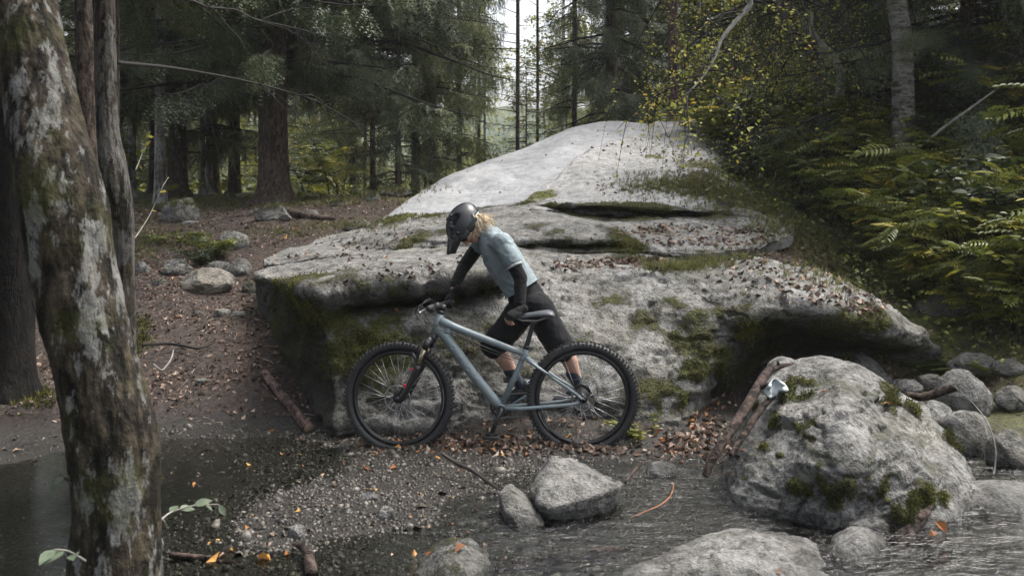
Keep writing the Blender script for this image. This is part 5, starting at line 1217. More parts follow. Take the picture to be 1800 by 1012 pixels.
# frame ------------------------------------------------------------------
BBp = bp(881, 716); HTt, HTb = bp(774, 551), bp(764, 586); STt = bp(925, 612); SC_ = bp(921, 628)
fr = MB()
fr.tube([HTt, HTt * .5 + HTb * .5, HTb], [.026, .023, .027], 18)
fr.tube([bp(773, 563), bp(800, 575), bp(900, 614), bp(921, 621)], [.029, .026, .021, .019], 16)
fr.tube([bp(768, 575), bp(784, 592), bp(830, 656), bp(866, 700), BBp], [.029, .034, .034, .033, .030], 18)
fr.tube([STt, bp(921, 624), bp(908, 655), bp(884, 708)], [.021, .019, .0185, .021], 16)
for s in (-1, 1):
    fr.tube([BBp + np.array([.02, s * .03, 0]), bp(915, 715, s * .05), bp(965, 711, s * .058), bp(1003, 707, s * .066), bp(1018, 703, s * .068)], [.015, .0125, .0115, .012, .010], 12)
    fr.tube([bp(924, 628, s * .022), bp(936, 637, s * .045), bp(975, 664, s * .058), bp(1012, 689, s * .066), bp(1020, 695, s * .066)], [.0115, .0115, .0105, .0115, .010], 12)
    fr.tube([bp(1012, 689, s * .066), bp(1024, 699, s * .068), bp(1020, 706, s * .068)], [.011, .019, .010], 10, flat=.6)
fr.tube([bp(941, 641, -.05), bp(941, 641, .05)], .008, 8)
fr.tube([BBp - np.array([0, .042, 0]), BBp + np.array([0, .042, 0])], .026, 20)
fr.tube([bp(781, 585), bp(792, 580)], [.03, .022], 10)
frame = bpart(fr, 'frame', M_FRAME)
# welded letters on the down tube, a shade paler than the paint
lt = MB(); txtm = simple('pale_frame_print', (.26, .30, .315), .35)
d0, d1 = bp(797, 609), bp(838, 665); dd = (d1 - d0); L_ = np.linalg.norm(dd); dd /= L_; up_ = np.cross(dd, np.array([0, 1.0, 0]))
if up_[2] < 0: up_ = -up_
for k in range(4):
    c0 = d0 + dd * (L_ * k / 3.0) - np.array([0, .0355, 0])
    if k in (0, 2): lt.torus(c0, (0, 1, 0), .013, .0022, 20, 4, .3)
    else:
        lt.tube([c0 - dd * .01 - up_ * .012, c0 - dd * .01 + up_ * .012], .0022, 4); lt.tube([c0 - dd * .01 + up_ * .012, c0 + dd * .012 - up_ * .012], .0022, 4)
bpart(lt, 'lettering', txtm)
hd = MB().tube([bp(776, 545), bp(774, 551)], .027, 16).tube([HTb, bp(762, 591)], .027, 16); bpart(hd, 'headset', M_BLK)
# axle, brake mount at the dropout
bm_ = MB().tube([bp(1024, 699, -.09), bp(1024, 699, .09)], .009, 10).tube([bp(1024, 699, -.09), bp(1024, 699, -.083)], .014, 10); bpart(bm_, 'axle', M_BLK)
cal = MB().tube([bp(1010, 680, -.06), bp(1020, 672, -.055), bp(1030, 676, -.055), bp(1036, 686, -.055)], [.012, .016, .016, .009], 8); bpart(cal, 'brake_calliper', M_BLK)

# fork (turned with the steering) -----------------------------------------
def sp(px, py, dy=0): return steer_pt(bp(px, py, dy))
fk = bpy.data.objects.new('fork', None); COL.objects.link(fk); fk.parent = bike
def fput(mb, name, mat, **kw):
    o = mb.build(name, mat, fk, **kw); o.matrix_parent_inverse = Matrix.Translation(-bike.location); return o
cr = MB().tube([sp(763, 588), sp(759, 598)], [.026, .03], 14)
cr.tube([sp(755, 602, -.072), sp(757, 597, -.045), sp(759, 594, 0), sp(757, 597, .045), sp(755, 602, .072)], [.023, .025, .027, .025, .023], 12)
cr.tube([sp(757, 596, -.072), sp(751, 611, -.072)], [.022, .021], 12).tube([sp(757, 596, .072), sp(751, 611, .072)], [.022, .021], 12)
fput(cr, 'crown', M_BLK)
for s in (-1, 1):
    fput(MB().tube([sp(752, 606, s * .072), sp(738, 644, s * .072)], .0165, 14), 'stanchion', M_GOLD)
    fput(MB().tube([sp(739, 640, s * .072), sp(737, 646, s * .072), sp(722, 678, s * .07), sp(712, 696, s * .066), sp(705, 704, s * .062)], [.024, .0225, .021, .024, .015], 14), 'lower_leg', M_BLK)
    fput(MB().tube([sp(703, 699, s * .056), sp(703, 699, s * .08)], [.021, .018], 12), 'dropout', M_BLK)
fput(MB().tube([sp(738, 634, -.07), sp(728, 622, -.04), sp(724, 617, 0), sp(728, 622, .04), sp(738, 634, .07)], .012, 8), 'arch', M_BLK)
fput(MB().ell(sp(731, 646, -.096), (.0065, .003, .0065)).ell(sp(727, 646, -.096), (.004, .003, .006)), 'dial', M_RED)
fput(MB().ell(sp(718, 674, -.094), (.008, .004, .014)), 'logo', M_RED)
fput(MB().tube([sp(708, 684, -.05), sp(700, 690, -.05), sp(697, 700, -.05)], [.014, .018, .014], 8), 'brake_calliper', M_BLK)

# cockpit ------------------------------------------------------------------
stm = MB().tube([bp(777, 547), bp(779, 535)], .022, 14).tube([steer_pt(bp(777, 541)), steer_pt(bp(768, 538))], [.02, .019], 12)
stm.tube([sp(768, 538, -.03), sp(768, 538, .03)], .024, 12); bpart(stm, 'stem', M_BLK)
hbar = MB().tube([sp(775, 536, -.36), sp(772, 534, -.2), sp(769, 538, -.06), sp(768, 538, 0), sp(769, 538, .06), sp(772, 534, .2), sp(775, 536, .36)], [.011, .011, .0155, .0158, .0155, .011, .011], 12)
bpart(hbar, 'handlebar', M_BLK)
for s in (-1, 1):
    pts = [sp(775, 536, s * .37), sp(775, 536, s * .365), sp(774.4, 535.6, s * .30), sp(773.4, 535, s * .245), sp(773.2, 535, s * .24)]
    bpart(MB().tube(pts, [.015, .0175, .0155, .0165, .014], 16), 'grip', M_RUB)
    lv = MB().tube([sp(771, 536, s * .19), sp(767, 539, s * .205), sp(763, 541, s * .215)], [.013, .012, .009], 10)
    bpart(lv, 'lever_clamp', M_BLK)
    lb = MB().tube([sp(764, 540, s * .215), sp(759, 541, s * .25), sp(758, 543, s * .29), sp(757, 544, s * .33)], [.006, .0055, .005, .006], 8)
    bpart(lb, 'brake_lever', M_STEEL)
    sh = MB().tube([sp(772, 539, s * .15), sp(768, 543, s * .15), sp(765, 545, s * .165)], [.012, .014, .009], 10); bpart(sh, 'shifter', M_BLK)
def cable(pts, r=.0028, par=None):
    c = catmull(np.array(pts), 40); bpart(MB().tube(c, r, 6), 'cable', M_BLK)
cable([sp(764, 540, -.2), sp(748, 538, -.17), sp(737, 546, -.12), sp(740, 560, -.07), sp(756, 566, -.05), bp(785, 577, -.034), bp(850, 607, -.03), bp(905, 628, -.028), bp(925, 634, -.03), bp(950, 647, -.062), bp(985, 665, -.072), bp(1010, 680, -.066)])
cable([sp(764, 540, .2), sp(745, 532, .12), sp(735, 540, .0), sp(742, 553, -.05), sp(760, 572, -.05), bp(785, 582, -.036), bp(848, 612, -.026), bp(903, 632, -.024)])
cable([sp(765, 543, -.16), sp(742, 536, -.12), sp(734, 545, -.06), sp(745, 560, -.01), sp(752, 578, -.03), sp(750, 592, -.05), sp(746, 605, -.1), sp(732, 640, -.1), sp(712, 680, -.085), sp(703, 686, -.06)], .0026)
cable([sp(768, 541, .16), sp(750, 528, .1), sp(739, 536, .04), sp(748, 560, .03), bp(770, 583, .035), bp(800, 620, .035), bp(860, 702, .03)], .0026)
cable([bp(1000, 672, .06), bp(1040, 668, .07), bp(1052, 690, .075), bp(1048, 708, .07), bp(1034, 714, .06)], .0025)

# seat ------------------------------------------------------------------
po = MB().tube([bp(922, 622), bp(925, 611), bp(936, 572), bp(938, 565)], [.0155, .0158, .0155, .017], 14); bpart(po, 'seatpost', M_BLK)
bpart(MB().tube([bp(926.5, 607), bp(924.6, 613)], .0225, 16).tube([bp(917, 609, -.01), bp(912, 607, -.012)], [.006, .005], 8), 'seat_clamp', M_BLK)
# saddle: loft of cross sections from nose to tail
secs = [(897, 556, .016, .018), (903, 555, .022, .022), (918, 554, .026, .024), (935, 552, .036, .026), (950, 550, .056, .029), (962, 549, .068, .030), (971, 550, .066, .027), (975, 553, .05, .018)]
sv = []; nseg = 20
for px, py, hw, th in secs:
    c = bp(px, py); a = np.arange(nseg) / nseg * 2 * np.pi
    yy = np.sign(np.cos(a)) * np.abs(np.cos(a)) ** .8 * hw; zz = np.where(np.sin(a) > 0, np.sin(a) * th * .55, np.sin(a) * th * .9)
    zz = zz - (np.abs(yy) / hw) ** 3 * .010
    sv.append(np.stack([np.full(nseg, c[0]), c[1] + yy, c[2] + zz], 1))
sv = catmull(np.array(sv), 36); n_ = len(sv); sV = sv.reshape(-1, 3)
i_ = np.arange(n_ - 1)[:, None] * nseg; j_ = np.arange(nseg)[None]; sQ = np.stack([i_ + j_, i_ + (j_ + 1) % nseg, i_ + nseg + (j_ + 1) % nseg, i_ + nseg + j_], -1).reshape(-1, 4)
caps = [[(0) * nseg + j for j in range(nseg)][::-1], [(n_ - 1) * nseg + j for j in range(nseg)]]
so = MB(); so.add(np.vstack([sV, sV[:nseg].mean(0), sV[-nseg:].mean(0)]), sQ, np.array([[len(sV), (j + 1) % nseg, j] for j in range(nseg)] + [[len(sV) + 1, (n_ - 1) * nseg + j, (n_ - 1) * nseg + (j + 1) % nseg] for j in range(nseg)]))
sad = bpart(so, 'saddle', M_SAD)
rl = MB()
for s in (-1, 1): rl.tube([bp(905, 559, s * .01), bp(918, 563, s * .02), bp(945, 563, s * .022), bp(966, 556, s * .028)], .0035, 6)
bpart(rl, 'saddle_rail', M_STEEL)
bpart(MB().tube([bp(932, 566, -.03), bp(944, 566, -.03)], .006, 8).box(bp(938, 566), (.04, .05, .022)), 'saddle_clamp', M_BLK, bevel=.004)

# drivetrain -------------------------------------------------------------
cx = np.array([0, 1.0, 0])
cg = MB(); ring = BBp + cx * .052
cg.torus(ring, cx, .068, .0055, 48, 6, .4)
for i in range(32):
    a = i / 32 * 2 * math.pi; cg.box(ring + np.array([math.cos(a), 0, math.sin(a)]) * .0755, (.006, .003, .006))
for i in range(4):
    a = i / 4 * 2 * math.pi + .4; cg.tube([ring, ring + np.array([math.cos(a), 0, math.sin(a)]) * .066], .006, 6)
bpart(cg, 'chainring', M_BLK)
ca = math.radians(248)
for s in (-1, 1):
    e = BBp + cx * .075 * s + np.array([math.cos(ca), 0, math.sin(ca)]) * .17 * (1 if s < 0 else -1)
    bpart(MB().tube([BBp + cx * .055 * s, BBp + cx * .07 * s, (BBp + cx * .072 * s) * .5 + e * .5, e], [.020, .019, .012, .015], 12), 'crank_arm', M_BLK)
    q = e + cx * .06 * s
    pdl = MB().tube([e, e + cx * .11 * s], .008, 8)
    for dx, dz in ((.045, 0), (-.045, 0)): pdl.box(q + np.array([dx, 0, 0]), (.012, .095, .018))
    pdl.box(q + cx * .045, (.10, .012, .018)).box(q - cx * .045, (.10, .012, .018)); bpart(pdl, 'pedal', M_BLK, bevel=.002)
bpart(MB().tube([BBp - cx * .05, BBp - cx * .043], [.018, .024], 16).torus(BBp - cx * .045, cx, .022, .004, 24, 6), 'bottom_bracket', M_BLK)
rc = rhub + cx * .042
jock = rhub + np.array([-.02, .045, -.115]); j2 = rhub + np.array([.02, .045, -.06])
ch = MB()
path = [ring + np.array([0, 0, .075]), rc + np.array([0, 0, .055])]
pts = np.linspace(path[0], path[1], 60)
pts2 = np.linspace(jock + np.array([0, 0, -.018]), ring + np.array([0, 0, -.075]), 60)
for pp in (pts, pts2):
    for k, p_ in enumerate(pp[:-1]):
        ch.box((p_ + pp[k + 1]) / 2, (.0075, .0055 if k % 2 else .0035, .006))
o = bpart(ch, 'chain', M_STEEL, smooth=False)
dr = MB().torus(jock, cx, .018, .004, 20, 6).torus(j2, cx, .018, .004, 20, 6).tube([rhub + np.array([.01, .06, -.02]), j2 + cx * .012, jock + cx * .012], [.014, .012, .009], 10).tube([j2 - cx * .01, jock - cx * .01], [.008, .007], 8)
bpart(dr, 'derailleur', M_BLK)
# ================================================================ PERSON
def capsule(mb, a, b, r0, r1, flat=1.0, seg=14):
    a = np.asarray(a, float); b = np.asarray(b, float); n = 5
    mb.ell(a, (r0,) * 3, None, 14, 8); mb.ell(b, (r1,) * 3, None, 14, 8)
    mb.tube([a + (b - a) * t for t in np.linspace(0, 1, n)], [r0 + (r1 - r0) * t for t in np.linspace(0, 1, n)], seg)
def chain_(mb, pts, rads):
    pts = [np.asarray(p, float) for p in pts]
    c = catmull(np.array(pts), (len(pts) - 1) * 6 + 1); r = catmull(np.array(rads)[:, None], len(c))[:, 0]
    mb.tube(c, r, 16)
    for p, q in zip(c[::2], r[::2]): mb.ell(p, (q,) * 3, None, 14, 8)
def organic(mb, name, mat, voxel=.007, smooth=6, parent=None, pinv=None, fn=None):
    o = link_obj(name + '_src', mb.mesh(name, None, True, None)); m = o.modifiers.new('r', 'REMESH'); m.mode = 'VOXEL'; m.voxel_size = voxel
    s = o.modifiers.new('s', 'SMOOTH'); s.factor = .5; s.iterations = smooth
    dg = bpy.context.evaluated_depsgraph_get(); ev = o.evaluated_get(dg); me = bpy.data.meshes.new_from_object(ev)
    bpy.data.objects.remove(o)
    if fn is not None:
        co = np.empty(len(me.vertices) * 3, dtype=np.float32); me.vertices.foreach_get('co', co); co = co.reshape(-1, 3).astype(float)
        nr = np.empty_like(co, dtype=np.float32).ravel(); me.vertices.foreach_get('normal', nr); nr = nr.reshape(-1, 3)
        co = fn(co, nr); me.vertices.foreach_set('co', co.astype(np.float32).ravel()); me.update()
    me.polygons.foreach_set('use_smooth', np.ones(len(me.polygons), dtype=bool))
    me.materials.clear(); me.materials.append(mat); me.name = name
    q = link_obj(name, me, parent)
    if pinv is not None: q.matrix_parent_inverse = pinv
    return q
def skin_mat():
    m, t, out = newmat('skin'); g = NT(t)
    c = g.ramp(g.noise(g.obj(), 24, 4), [(.3, (.36, .20, .15)), (.7, (.50, .31, .24))])
    pb = g.pbr(out, c, .5); pb.inputs['Subsurface Weight'].default_value = .12; pb.inputs['Subsurface Radius'].default_value = (.02, .008, .004); pb.inputs['Subsurface Scale'].default_value = .5
    return m
def cloth_mat(name, col, sc=90, rough=.85, wr=.5):
    m, t, out = newmat(name); g = NT(t); p = g.obj()
    a = g.noise(p, sc * 3, 3); b = g.noise(p, 9, 4, .6, .6)
    c = g.mix(g.ramp(g.noise(p, 5, 4), [(.35, 0.0), (.65, 1.0)]), tuple(x * .88 for x in col), tuple(x * 1.1 for x in col))
    h = g.math('ADD', g.math('MULTIPLY', a, .12), b)
    pb = g.pbr(out, c, rough, g.bump(h, wr, .03), spec=.2); pb.inputs['Sheen Weight'].default_value = .06; return m
M_SKIN = skin_mat(); M_SHIRT = cloth_mat('blue_grey_jersey', (.215, .26, .275)); M_TRIM = cloth_mat('pale_grey_cuff', (.30, .31, .315))
M_BCL = cloth_mat('black_stretch_fabric', (.005, .0055, .006), 120, .9); M_SHORT = cloth_mat('charcoal_shorts', (.008, .0085, .010), 60, .9)
M_SOCK = cloth_mat('dark_blue_sock', (.035, .045, .062), 160); M_SHOE = simple('black_shoe', (.022, .024, .028), .55); M_SHOEB = simple('blue_grey_shoe_panel', (.20, .26, .30), .5)
person = empty('person', tuple(P(950, 735, 6.93)))
tag(person, 'cyclist in black open face helmet, blue grey jersey and black shorts leaning over the bicycle', 'person')
PINV = Matrix.Translation(-person.location)
def pp(px, py, Y): return np.array(P(px, py, Y))
def porg(mb, name, mat, **kw): return organic(mb, name, mat, parent=person, pinv=PINV, **kw)
def pbld(mb, name, mat, par=None, **kw):
    o = mb.build(name, mat, par or person, **kw)
    if par is None: o.matrix_parent_inverse = PINV
    return o

hip = pp(930, 533, 6.92); waist = pp(908, 492, 6.93); chest = pp(878, 446, 6.94); upch = pp(862, 420, 6.94); neck = pp(852, 408, 6.93)
shN, shF = pp(882, 423, 6.77), pp(846, 425, 7.10)
elN, wrN = pp(915, 489, 6.70), pp(914, 540, 6.63)
elF, wrF = pp(816, 468, 7.09), pp(797, 505, 6.99)
hipN, hipF = pp(944, 540, 6.83), pp(922, 541, 7.0)
knN, anN = pp(988, 613, 6.84), pp(1019, 681, 6.92)
knF, anF = pp(866, 609, 6.98), pp(915, 676, 7.02)
hc = pp(820, 399, 6.92)                                        # head centre
hu = np.array([-.96, -.06, .27]); hu /= np.linalg.norm(hu); hf = np.array([-.28, -.10, -.96]); hf -= hu * hf.dot(hu); hf /= np.linalg.norm(hf); hs = np.cross(hf, hu)
HR = np.stack([hs, hf, hu], 1)
def hp(s, f, u): return hc + hs * s + hf * f + hu * u

# body: one continuous surface --------------------------------------------
b = MB()
chain_(b, [hip, waist, chest, upch], [.105, .095, .105, .075])
for t in np.linspace(0, 1, 6):
    b.ell(shN * (1 - t) + shF * t + (chest - upch) * .15, (.058, .06, .06))
chain_(b, [upch, neck, hp(0, -.035, -.07)], [.07, .053, .052])
b.ell(hc, (.074, .094, .098), HR); b.ell(hp(0, .045, -.05), (.054, .052, .062), HR); b.ell(hp(0, .068, -.092), (.026, .022, .020), HR)
b.ell(hp(0, .098, -.02), (.012, .022, .026), HR); b.ell(hp(0, .112, -.034), (.013, .014, .012), HR)      # nose
b.ell(hp(0, .088, -.064), (.022, .012, .007), HR); b.ell(hp(0, .088, -.073), (.019, .011, .007), HR)     # lips
for s in (-1, 1):
    b.ell(hp(s * .075, -.012, -.025), (.010, .018, .030), HR); b.ell(hp(s * .031, .083, .022), (.026, .014, .008), HR); b.ell(hp(s * .04, .066, -.03), (.022, .02, .02), HR)
capsule(b, shN, elN, .047, .040); capsule(b, elN, wrN, .040, .027)
capsule(b, shF, elF, .046, .039); capsule(b, elF, wrF, .039, .027)
for h_, k_, a_, in ((hipN, knN, anN), (hipF, knF, anF)):
    capsule(b, h_, k_, .083, .056)
    d = a_ - k_; side_ = np.cross(d / np.linalg.norm(d), np.array([0, 1, 0])); side_ = side_ if side_[0] > 0 else -side_
    chain_(b, [k_, k_ + d * .3 + side_ * .014, k_ + d * .65 + side_ * .006, a_], [.055, .056, .043, .034])
body = porg(b, 'body', M_SKIN, voxel=.0075, smooth=4)
# eyes and brows, mouth line
for s in (-1, 1):
    pbld(MB().ell(hp(s * .030, .0815, -.002), (.012, .012, .012), HR), 'eye', simple('eye_white', (.6, .58, .55), .25), body)
    pbld(MB().ell(hp(s * .031, .0875, .022), (.018, .006, .004), HR), 'eyebrow', simple('brown_eyebrow', (.12, .07, .035), .8), body)

# hands: palm, five separate bent fingers -----------------------------------
def hand(name_, wrist, fdir, back, side_, curl, scale=1.0):
    """wrist point, finger direction, back-of-hand normal, direction towards the thumb"""
    f = fdir / np.linalg.norm(fdir); n = back - f * back.dot(f); n /= np.linalg.norm(n); s = np.cross(f, n); s = s if s.dot(side_) > 0 else -s
    mb = MB(); tips = MB()
    palm = wrist + f * .05 * scale
    mb.ell(palm, (.043 * scale, .052 * scale, .018 * scale), np.stack([s, f, n], 1)); capsule(mb, wrist - f * .03, wrist + f * .015, .027, .027)
    for k, (off, ln, r) in enumerate(((.030, .078, .0098), (.011, .086, .0102), (-.010, .080, .0098), (-.029, .064, .0088))):
        p = wrist + (f * .082 + s * off) * scale; d = f.copy(); a = 0
        for j, q in enumerate((.45, .32, .23)):
            a = curl[j]; d = d * math.cos(a) - n_at(n, f, d) * math.sin(a); d /= np.linalg.norm(d)
            e = p + d * ln * q * scale; (mb if j == 0 else tips).n; capsule(mb if j == 0 else tips, p, e, r * (1 - .08 * j), r * (1 - .08 * (j + 1))); p = e
    t0 = wrist + (f * .025 + s * .028) * scale; t1 = t0 + (s * .55 + f * .75 - n * .35) * .042 * scale; t2 = t1 + (f * .7 + s * .1 - n * .7) * .032 * scale
    capsule(mb, t0, t1, .014, .0125); capsule(tips, t1, t2, .0118, .0095)
    return mb, tips
def n_at(n, f, d):
    # normal of the back of a finger segment after it has been bent
    s = np.cross(f, n); m = np.cross(s, d); return m / np.linalg.norm(m)
# left hand (near) over the saddle nose: fingers hang over the near side and wrap under
gl, tp = hand('n', pp(915, 545, 6.60), np.array([-.62, -.42, -.30]), np.array([-.1, -.45, .88]), np.array([0, -1, 0]) * -1, (.75, .95, .7))
g1 = porg(gl, 'glove', M_BCL, voxel=.004, smooth=3)
porg(tp, 'fingers', M_SKIN, voxel=.003, smooth=2)
gl, tp = hand('f', pp(800, 512, 6.97), np.array([-.62, .10, -.55]), np.array([-.35, -.2, .9]), np.array([0, -1, 0]), (.7, .95, .8))
g2 = porg(gl, 'glove', M_BCL, voxel=.004, smooth=3)
porg(tp, 'fingers', M_BCL, voxel=.003, smooth=2)

# jersey ------------------------------------------------------------------
s = MB()
chain_(s, [pp(924, 519, 6.92), waist, chest, upch], [.140, .125, .126, .090])
for t in np.linspace(0, 1, 7):
    s.ell(shN * (1 - t) + shF * t + (chest - upch) * .12, (.070, .07, .070))
capsule(s, shN, shN + (elN - shN) * .50, .062, .062); capsule(s, shF, shF + (elF - shF) * .22, .060, .056)
chain_(s, [upch, neck + (upch - neck) * .1], [.078, .064])
def wrinkle(co, nr):
    ax = (hip - upch); L = np.linalg.norm(ax); ax = ax / L
    a = fbm(co * np.array([9, 9, 14]) + fbm(co * 5, 2, 3)[:, None] * 1.5, 3, 8, ridge=True)
    co = co + nr * (a * .009 + fbm(co * 30, 3, 4) * .0015)[:, None]
    d = (co - pp(913, 509, 6.92)) @ ax; return co - ax * np.clip(d, 0, None)[:, None] * .97
jer = porg(s, 'jersey', M_SHIRT, voxel=.0075, smooth=7, fn=wrinkle)
cuf = MB(); d_ = (elN - shN) / np.linalg.norm(elN - shN); e_ = shN + (elN - shN) * .50 + d_ * .055
cuf.tube([e_ - d_ * .010, e_ + d_ * .006], [.0575, .058], 28); pbld(cuf, 'cuff', M_TRIM, jer)
# hem
hx = (hip - waist) / np.linalg.norm(hip - waist)
# zip placket and collar
pbld(MB().tube(catmull(np.array([neck + (upch - neck) * .1 - hx * .02 + np.array([0, 0, .0]), neck + np.array([.012, 0, .012])]), 6), [.067, .068, .067, .066, .064, .060], 24), 'collar', M_SHIRT, jer)

# arm sleeves --------------------------------------------------------------
for sh_, el_, wr_ in ((shN, elN, wrN), (shF, elF, wrF)):
    a = MB(); m_ = .30; st_ = sh_ + (el_ - sh_) * m_
    capsule(a, st_, el_, .052, .0455); capsule(a, el_, el_ + (wr_ - el_) * .93, .0455, .034)
    porg(a, 'arm_sleeve', M_BCL, voxel=.007, smooth=4, fn=lambda co, nr: co + nr * (fbm(co * 28, 3, 5, ridge=True) * .004)[:, None])

# shorts ------------------------------------------------------------------
q = MB()
chain_(q, [pp(919, 508, 6.92), hip + np.array([-.01, 0, .02]), hip + np.array([0, 0, -.03])], [.112, .126, .115])
for h_, k_, r0, r1 in ((hipN, knN, .105, .094), (hipF, knF, .105, .090)):
    chain_(q, [h_, h_ * .45 + k_ * .55, k_ + (k_ - h_) * -.02], [r0, .099, r1])
q2 = porg(q, 'shorts', M_SHORT, voxel=.009, smooth=5, fn=lambda co, nr: co + nr * (fbm(co * np.array([10, 10, 6]), 4, 25, ridge=True) * .011)[:, None])
# socks, shoes ---------------------------------------------------------------
def shoe(an, toe, sole_z, hl):
    a = an.copy(); d = toe - an; d[2] = 0; d /= np.linalg.norm(d); 
    return a, d
for a_, k_, toe, pitch in ((anN, knN, np.array([-1, -.10, 0]), -.12), (anF, knF, np.array([-1, .02, 0]), -.55)):
    dk = (k_ - a_) / np.linalg.norm(k_ - a_)
    sk = MB(); chain_(sk, [a_ + dk * .13, a_ + dk * .05, a_, a_ - dk * .015], [.0485, .041, .039, .038]); porg(sk, 'sock', M_SOCK, voxel=.006, smooth=3)
    d = toe / np.linalg.norm(toe); d = d * math.cos(pitch) + np.array([0, 0, 1]) * math.sin(pitch); n = np.cross(np.cross(d, np.array([0, 0, 1.0])), d); n /= np.linalg.norm(n); sd_ = np.cross(d, n)
    R = np.stack([d, sd_, n], 1); o0 = a_ - n * .045
    sh = MB(); sh.ell(o0 - d * .025 + n * .02, (.05, .036, .052), R); sh.ell(o0 + d * .04 + n * .005, (.07, .038, .042), R); sh.ell(o0 + d * .11 - n * .008, (.075, .043, .030), R); sh.ell(o0 + d * .155 - n * .012, (.045, .040, .024), R)
    shoe_o = porg(sh, 'shoe', M_SHOE, voxel=.006, smooth=3)
    so = MB(); outl = []
    for t in np.linspace(0, 2 * np.pi, 28, endpoint=False):
        x = .055 + .135 * math.cos(t); y = (.036 + .010 * math.cos(t)) * math.sin(t); outl.append((x, y))
    ol = np.array(outl); top = np.array([o0 + d * x + sd_ * y - n * .028 for x, y in ol]); bot = np.array([o0 + d * x * 1.0 + sd_ * y * 1.03 - n * .045 for x, y in ol]); nn = len(ol)
    V = np.vstack([top, bot, top.mean(0), bot.mean(0)]); j = np.arange(nn); Q = np.stack([j, j + nn, (j + 1) % nn + nn, (j + 1) % nn], 1)
    so.add(V, Q, np.vstack([np.stack([np.full(nn, 2 * nn), j, (j + 1) % nn], 1), np.stack([np.full(nn, 2 * nn + 1), (j + 1) % nn + nn, j + nn], 1)])); pbld(so, 'sole', M_SHOEB if a_ is anF else M_SHOE, shoe_o)
    pn = MB().ell(o0 - d * .05 + n * .022, (.028, .036, .03), R); pbld(pn, 'heel_patch', M_SHOEB, shoe_o)

# hair: curly blond locks under the back of the helmet -----------------------
def hair_mat():
    m, t, out = newmat('blond_hair'); g = NT(t)
    c = g.ramp(g.attr('rnd'), [(0.0, (.36, .25, .15)), (.5, (.68, .55, .38)), (1.0, (.86, .77, .60))])
    g.pbr(out, c, .45, spec=.4); return m
hr = MB(); rg = np.random.default_rng(5)
def lock(p, d, L, r, wob, a):
    pts = []; q = np.array(p, float); d = np.array(d, float); ph = rg.uniform(0, 6.28); e1 = rg.normal(size=3); e2 = np.cross(d, e1); e1 = np.cross(e2, d); e1 /= np.linalg.norm(e1); e2 /= np.linalg.norm(e2)
    d = d / np.linalg.norm(d)
    for k in range(13):
        t = k / 12; pts.append(q + e1 * math.cos(ph + t * 9) * wob * t ** .5 + e2 * math.sin(ph + t * 9) * wob * t ** .5)
        d = d + np.array([0, 0, -.07]); d /= np.linalg.norm(d); q = q + d * L / 12
    hr.tube(pts, [r * (1 - .75 * (k / 12) ** 2) for k in range(13)], 5, a=a)
for k in range(300):
    s_ = rg.uniform(-1, 1); base = hp(.072 * s_, -.085 + rg.uniform(-.012, .035), -.005 + rg.uniform(-.075, .015))
    dirn = -hu * rg.uniform(.5, 1.0) - hf * rg.uniform(-.3, .45) + hs * s_ * .35 + rg.normal(0, .22, 3)
    lock(base, dirn, rg.uniform(.06, .13), rg.uniform(.0025, .0045), rg.uniform(.005, .012), rg.uniform(0, 1))
for k in range(60):
    s_ = rg.choice([-1, 1]); base = hp(.076 * s_, rg.uniform(-.05, .03), rg.uniform(-.02, .03))
    dirn = -hu * 1.0 + hf * rg.uniform(-.2, .5) + hs * s_ * .12 + rg.normal(0, .12, 3)
    lock(base, dirn, rg.uniform(.07, .12), rg.uniform(.002, .0035), rg.uniform(.004, .008), rg.uniform(0, .9))
pbld(hr, 'hair', hair_mat(), body)

# helmet ----------------------------------------------------------------------
M_HEL = simple('matt_black_helmet', (.020, .023, .026), .36, spec=.5); M_HELG = simple('gloss_visor', (.012, .013, .014), .22)
def hel_shell():
    th = np.linspace(0, np.pi, 65); ph = np.linspace(0, 2 * np.pi, 128, endpoint=False)
    T, Pq = np.meshgrid(th, ph, indexing='ij')
    x = np.sin(T) * np.cos(Pq); y = np.sin(T) * np.sin(Pq); z = np.cos(T)
    return x, y, z
x, y, z = hel_shell()                       # x side, y forward, z up
rx, ry, rz = .118, .152, .124
X = x * rx; Y_ = y * ry * np.where(y > 0, .97, 1.0); Z_ = z * rz
ov = np.clip(-y, 0, 1) ** 2 * .012; Y_ = Y_ - ov
# vents: long openings, sunk deep into the shell
vent = np.zeros_like(X)
for (vx, vy, wx_, wy_) in ((0, .25, .12, .42), (.40, .12, .14, .5), (-.40, .12, .14, .5), (.28, -.62, .12, .26), (-.28, -.62, .12, .26), (.74, -.10, .15, .30), (-.74, -.10, .15, .30), (.66, .50, .12, .20), (-.66, .50, .12, .20), (.0, -.78, .10, .15)):
    dx = (x - vx) / wx_; dy = (y - vy) / wy_; vv = np.clip(1.25 - (np.abs(dx) ** 2.6 + np.abs(dy) ** 2.6), 0, 1) * (z > -.05)
    vent = np.maximum(vent, np.clip(vv * 2.2, 0, 1))
rib = .006 * np.cos(x * 15) * (z > .1)
f = 1 - .36 * vent + rib
X, Y_, Z_ = X * f, Y_ * f, Z_ * f
keep = (z > -.28 - .42 * np.clip(-y, 0, 1) + .30 * np.clip(y, 0, 1))
V = hc + (hs * X.reshape(-1, 1)) + (hf * (Y_.reshape(-1, 1) - .004)) + (hu * (Z_.reshape(-1, 1) + .022))
nph = 128; i_ = np.arange(64)[:, None] * nph; j_ = np.arange(nph)[None]
Q = np.stack([i_ + j_, i_ + nph + j_, i_ + nph + (j_ + 1) % nph, i_ + (j_ + 1) % nph], -1).reshape(-1, 4)
kf = keep.reshape(-1); Q = Q[kf[Q].all(1)]
